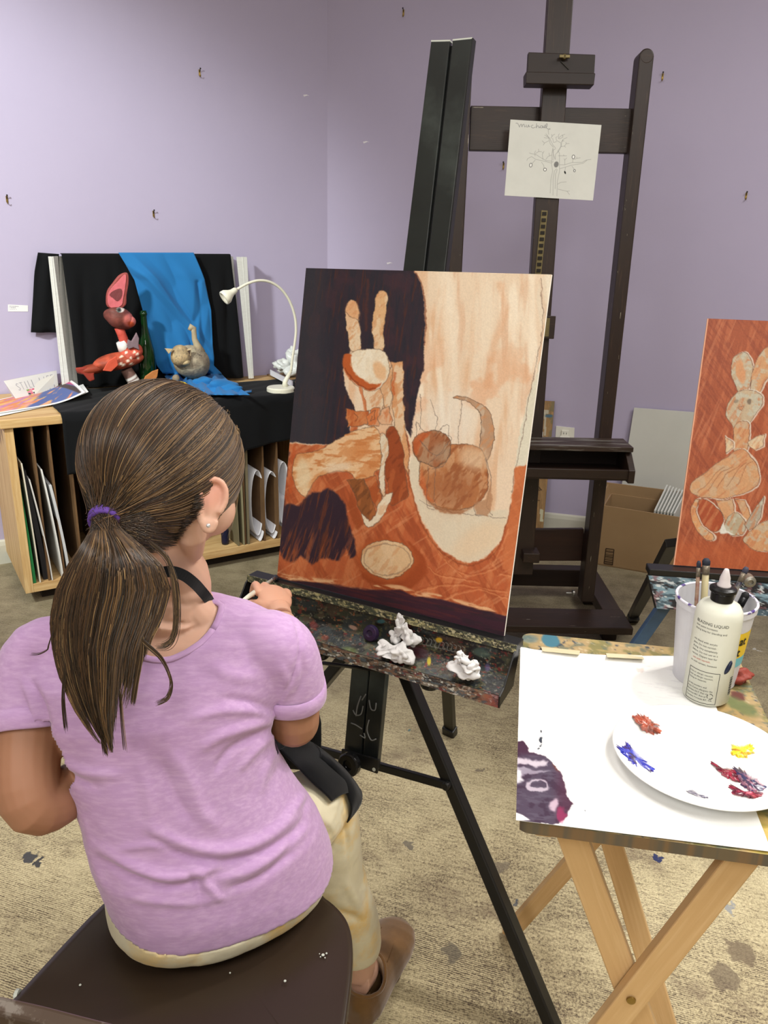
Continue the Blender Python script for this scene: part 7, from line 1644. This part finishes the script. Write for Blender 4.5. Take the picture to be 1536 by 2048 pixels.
# solid under-layer so that no scalp shows
m=MB();b=MB();V=[];nU,nV=56,34
hairline=lambda az:0
class St: pass
S_=St();S_.V=[];S_.F=[];S_.C=[];S_.n=0
def strand(path,r0,r1,col,n=3,flat=.6):
    P=np.asarray(path);mN=len(P);T=np.gradient(P,axis=0);T/=np.linalg.norm(T,axis=1)[:,None]+1e-12
    out=P-CC;a=np.cross(T,out);a/=np.linalg.norm(a,axis=1)[:,None]+1e-12;bq=np.cross(a,T)
    t=np.linspace(0,1,mN);r=(r0+(r1-r0)*t)*(.35+.65*np.clip(np.minimum(t,1-t)*8,0,1))
    ang=2*np.pi*np.arange(n)/n
    V=P[:,None,:]+r[:,None,None]*(np.cos(ang)[None,:,None]*a[:,None,:]+flat*np.sin(ang)[None,:,None]*bq[:,None,:])
    k=np.arange(mN-1)[:,None]*n+np.arange(n)[None,:];k2=np.arange(mN-1)[:,None]*n+(np.arange(n)+1)[None,:]%n
    F=np.stack([k,k2,k2+n,k+n],-1).reshape(-1,4)+S_.n
    S_.V.append(V.reshape(-1,3));S_.F.append(F);
    cc=np.repeat(np.asarray(col)[None,:] if np.ndim(col)==1 else col,1,axis=0)
    cc=np.repeat(np.broadcast_to(cc,(mN,3)),n,axis=0);S_.C.append(cc);S_.n+=mN*n
def flush(name):
    V=np.vstack(S_.V);F=np.vstack(S_.F);C_=np.vstack(S_.C);o0=wloc(ps)
    me=bpy.data.meshes.new(name);me.vertices.add(len(V));me.vertices.foreach_set('co',(V-o0).astype(np.float32).ravel())
    me.loops.add(len(F)*4);me.loops.foreach_set('vertex_index',F.astype(np.int32).ravel());me.polygons.add(len(F));me.polygons.foreach_set('loop_start',np.arange(len(F),dtype=np.int32)*4)
    a=me.color_attributes.new('Col','FLOAT_COLOR','POINT');a.data.foreach_set('color',np.hstack([lin(np.clip(C_,0,255)),np.ones((len(C_),1))]).astype(np.float32).ravel())
    a=me.attributes.new('g','FLOAT_VECTOR','POINT');a.data.foreach_set('vector',V.astype(np.float32).ravel())
    me.materials.append(M['hair']);me.update(calc_edges=True);me.polygons.foreach_set('use_smooth',[True]*len(me.polygons))
    o=bpy.data.objects.new(name,me);COL.objects.link(o);o.parent=ps
    S_.V=[];S_.F=[];S_.C=[];S_.n=0;return o
rs=np.random.RandomState(11)
def hcol(hl):
    base=np.array((62,44,28.));c=base*(.66+.8*rs.rand())
    if rs.rand()<hl:c=np.array((160,128,86.))*(.7+.4*rs.rand())
    return c
# under layer cap (thick skin of hair over the scalp, open at face)
capV=[];R=[]
def hair_az_limit(d):
    """True where hair covers the head; d local unit dir (r,f,u)"""
    r,f,u=d
    # face opening: front below hairline; sides above the ears; nape limit
    if f>.50: return u>.42
    if f>.05: return u>-.06+(f-.05)*1.0
    if f>-.15: return u>-.22+(f+.15)*.6
    if f>-.50: return u>-.97+(f+.50)*2.15
    return u>-.97
m=MB();nU,nV=72,48;P=[];
for j in range(nV+1):
    th=math.pi*j/nV
    for i in range(nU):
        a=2*math.pi*i/nU;d=np.array([math.sin(th)*math.cos(a),math.sin(th)*math.sin(a),math.cos(th)]);P.append((d,hs(d,.965)))
keepv=[hair_az_limit(d) for d,_ in P];VV=np.array([p for _,p in P])
F=[(i+j*nU,(i+1)%nU+j*nU,(i+1)%nU+(j+1)*nU,i+(j+1)*nU) for j in range(nV) for i in range(nU)]
F=[f for f in F if all(keepv[i] for i in f)];used=sorted(set(i for f in F for i in f));mp={k:n_ for n_,k in enumerate(used)}
m=MB();m.add(VV[used],[tuple(mp[i] for i in f) for f in F],None,(46,32,21));m.build('hair_underlayer',M['hair'],ps,smooth=True,solid=.002)
def slerp(a,b_,t):
    om=math.acos(max(-1,min(1,float(a@b_))));s_=math.sin(om)+1e-9
    return (np.sin((1-t)*om)[:,None]*a+np.sin(t*om)[:,None]*b_)/s_
cnt=0;tries=0
clump=rs.randn(60,3);clump/=np.linalg.norm(clump,axis=1)[:,None];clj=rs.randn(60)*.012;clc=.85+.35*rs.rand(60);clh=rs.rand(60)<.22
while cnt<9000 and tries<90000:
    tries+=1
    d=rs.randn(3);d/=np.linalg.norm(d)
    if rs.rand()<.45:  # favour the hairline so that long strands cover the head
        d=nrm((rs.uniform(-1,1),rs.uniform(.35,.75),rs.uniform(.40,.9)))
        if rs.rand()<.5:d=nrm((rs.uniform(.5,1.),rs.uniform(-.2,.55),rs.uniform(.0,.6)))
    if not hair_az_limit(d):continue
    ang=math.acos(max(-1,min(1,float(d@tdir))))
    if ang<.12:continue
    ci=int(np.argmax(clump@d));n=max(8,int(ang*11));t=np.linspace(0,1,n)
    # bend: strands from the top sag toward the sides before turning back to the tie
    D=slerp(d,tdir,t);side=np.cross(d,tdir);side/=np.linalg.norm(side)+1e-9
    sag=(.10*(1 if d[0]>0 else -1)*max(0,d[1]))*np.sin(t*np.pi)
    D=D+np.array([1,0,-.35])[None,:]*sag[:,None];D/=np.linalg.norm(D,axis=1)[:,None]
    wv=clj[ci]*np.sin(t*np.pi)+.006*rs.randn()*np.sin(t*np.pi*rs.uniform(1,3)+rs.rand()*6)*np.sin(t*np.pi)
    D=D+side[None,:]*(wv[:,None]*1.6)
    lay=rs.uniform(-.02,.022)+.012*math.sin(ci*1.7)
    k=1.0+lay;pts=HC_+ (D*HR_*k)@np.array([rh,fh,uh])
    # pull into the tie
    e=sst(t,.72,1.);off=rs.randn(3)*.0055;tgt=TIE+off;pts=pts*(1-e)[:,None]+(pts*.0+tgt)*e[:,None]
    c=hcol(.07)*clc[ci]
    if clh[ci] and rs.rand()<.5:c=c*.35+np.array((150,118,78.))*.65
    strand(pts,.00068,.0005,c);cnt+=1
# few face-framing strands at the right temple
for k in range(70):
    j=rs.randn()*3;
    w0=[(452+j,835+rs.randn()*6),(468+j*.8,880),(470+j,930),(462+j,975),(446+j*1.2,1010+rs.randn()*8)]
    if k%3==0:w0=[(470+j,850),(479+j*.5,900),(477+j*.5,960),(470+j,1010),(455+j*2,1060+rs.randn()*14)]
    if k%7==0:w0=[(478+j*.4,870),(477,930),(466,985),(440,1014),(414+j,1022)]
    y0=CH[1]+.035;strand([PY(x,y,y0+.004*rs.randn()-.02*(i==len(w0)*4)) for i,(x,y) in enumerate(crm(w0,4,False))],.0005,.0003,hcol(.35))
# flyaways on top
for k in range(150):
    d=nrm((rs.uniform(-.9,1),rs.uniform(-.4,.7),rs.uniform(.2,1)));side=rs.randn(3)*.10;t=np.linspace(0,1,9)
    D=d[None,:]+side[None,:]*t[:,None];D/=np.linalg.norm(D,axis=1)[:,None]
    pts=HC_+(D*HR_*(1.0+.06*rs.rand()*np.sin(t*np.pi)[:,None]*1.0+.01))@np.array([rh,fh,uh]);strand(pts,.00028,.00018,hcol(.5))
for k in range(1500):
    x0=rs.uniform(238,410);yb=np.interp(x0,[238,270,310,350,385,410],[1066,1086,1100,1092,1046,1010]);f_=rs.rand()**.5;y0_=yb*f_+(1-f_)*np.interp(x0,[238,410],[1040,985])+rs.randn()*4
    C_=crm([(x0,y0_),(x0*.66+212*.34,y0_*.72+1045*.28+rs.uniform(2,10)),(x0*.3+212*.7,y0_*.3+1045*.7+rs.uniform(0,9)),(220+rs.randn()*4,1046+rs.randn()*5)],4,False)
    pp=[]
    for i,(x,y) in enumerate(C_):
        t=i/(len(C_)-1);Yv=.872*(1-t)+(TIE[1]+.004)*t;d=nrm(ray(x,y));h=bodyBVH.ray_cast(Vector(CC),Vector(d));p=PY(x,y,Yv)
        if h[0] is not None:
            L_=np.linalg.norm(p-CC);tg=h[3]-(.004+.004*rs.rand())-.004*t;L_=min(L_,tg) if t>.5 else tg;p=CC+d*L_
        pp.append(p)
    strand(pp,.0007,.0006,hcol(.05)*.85)
flush('head_hair')
# ponytail
lefts=[(1040,186),(1062,178),(1090,160),(1130,132),(1180,108),(1240,98),(1300,104),(1360,120),(1420,146),(1460,172),(1500,205)]
rights=[(1040,232),(1062,246),(1090,282),(1130,326),(1180,346),(1240,330),(1300,300),(1360,284),(1420,262),(1460,246),(1500,232)]
ly,lx_=zip(*lefts);ry,rx_=zip(*rights)
Yt=lambda y:np.interp(y,[1036,1080,1150,1250,1350,1450,1520],[.826,.800,.788,.775,.762,.750,.742])
def onback(x,y,Y,lift):
    p=PY(x,y,Y);d=p-CC;L=np.linalg.norm(d);d/=L
    h=teeBVH.ray_cast(Vector(CC),Vector(d))
    if h[0] is not None:
        Lh=h[3]
        if L>Lh-lift:return CC+d*(Lh-lift)
    return p
nclp=34
cl=[(rs.rand(),rs.uniform(.62,1.0),rs.randn()*.5,rs.rand()<.25,rs.uniform(.7,1.25)) for _ in range(nclp)]
for k in range(3400):
    c=cl[rs.randint(nclp)];s=np.clip(c[0]+rs.randn()*.035,0,1);s=np.clip(.02+.96*s,0,1)
    yend=1040+ (1500-1040)*min(1.02,c[1]*rs.uniform(.86,1.02));
    if s>.72:yend=min(yend,1040+(1400-1040)*rs.uniform(.6,1.05))
    if .4<s<.72: yend=min(yend+20,1505)
    n=16;ys=np.linspace(1040,yend,n);ph=rs.rand()*6;P=[];lift=.006+.034*(1-abs(2*s-1)**2)*rs.rand()
    amp=(2.5+2*abs(c[2]))
    for i,y in enumerate(ys):
        t=i/(n-1);x=np.interp(y,ly,lx_)*(1-s)+np.interp(y,ry,rx_)*s
        x+=c[2]*9*math.sin(t*5+c[2]*4)*t+amp*math.sin(t*7+ph)*t*.6+rs.randn()*.5
        P.append(onback(x,y,Yt(y)-.030*(1-abs(2*s-1)**2)*min(1,t*4)*(1-t*.5)*rs.uniform(.98,1.02)*(lift/.04),lift*(1-.55*t)+.002))
    P[0]=TIE+rs.randn(3)*.0055;col=hcol(.06)*c[4]*.92
    if c[3] and rs.rand()<.55:col=col*.45+np.array((132,100,62.))*.55
    strand(P,.00085,.00045,col)
# loose locks
for w0,cnt_ in(([(300,1085),(335,1120),(347,1180),(350,1240),(342,1278),(325,1290)],26),([(330,1110),(350,1160),(356,1220),(350,1270),(335,1292),(312,1296)],18),([(255,1250),(290,1285),(325,1318),(343,1362),(336,1395),(314,1407)],22),([(280,1200),(283,1300),(272,1370),(266,1408)],30),([(110,1250),(98,1290),(95,1300),(78,1308),(62,1308)],4),([(240,1380),(244,1440),(250,1500)],12),([(130,1330),(126,1400),(132,1460)],16),([(200,1420),(205,1470),(212,1510)],26)):
    for k in range(cnt_):
        j=rs.randn()*2.6;jy=rs.randn()*3;C_=crm([(x+j*(.5+.5*i/len(w0)),y+jy) for i,(x,y) in enumerate(w0)],4,False)
        strand([onback(x,y,Yt(y)-.004,.004+.002*rs.rand()) for x,y in C_],.00055,.0003,hcol(.12)*.8)
# nape wisps
for k in range(420):
    x0=rs.uniform(228,352);w0=[(x0,1078+rs.randn()*8),(x0+rs.uniform(4,22),1100+rs.randn()*8),(x0+rs.uniform(0,26),1125+rs.randn()*12)]
    strand([PY(x,y,.868+.0004*(x-300)) for x,y in crm(w0,4,False)],.0004,.0002,hcol(.2)*.8)
flush('ponytail')
# hair tie
M['tie']=mat('violet_elastic',(104,70,160),rough=.7,var=((74,48,120),60.,.6),bump=(.3,200,.001))
ta=nrm(PY(206,1062,.812)-PY(212,1012,.845));m=MB()
for k in range(3):
    c=TIE-ta*.001+ta*(k-1)*.0052;a=nrm(np.cross(ta,A3(0,1,.2)));bb=np.cross(ta,a)
    m.tube([c+(a*math.cos(t)*.0158+bb*math.sin(t)*.0130)+ta*.0022*math.sin(t+k*1.4) for t in np.linspace(0,2*math.pi,36)],.0031,9,cap=False)
m.build('hair_tie',M['tie'],ps,smooth=True)
# ---------- brush in the hand ----------
t0=PY(482,1204,1.13);t1=PY(553,1153,1.385);t1=PP(553,1154,Q1[3]+N1*.002,N1)
mid_=PY(512,1174,1.225)
br_=empty('paint_brush',t0,'white handled brush held in the right hand, its dark bristles touching the canvas','brush')
d=nrm(t1-mid_);t0=mid_-d*.11;t0=PY(484,1202,t0[1])
d=nrm(t1-t0);L=np.linalg.norm(t1-t0)
m=MB();m.tube([t0,t0+d*.05,t0+d*L*.55,t0+d*(L-.05)],[.0024,.0038,.0044,.003],12);m.build('handle',mat('white_lacquer',(226,224,206),rough=.35),br_,smooth=True)
m=MB();m.tube([t0+d*(L-.05),t0+d*(L-.022)],[.0034,.0042],12);m.build('ferrule',mat('ferrule_metal',(120,120,124),rough=.3,metal=.8),br_,smooth=True)
m=MB();m.tube([t0+d*(L-.023),t0+d*(L-.010),t1-d*.0005],[.0045,.006,.0035],12);m.build('bristles',mat('dark_wet_bristles',(40,42,52),rough=.4),br_,smooth=True)
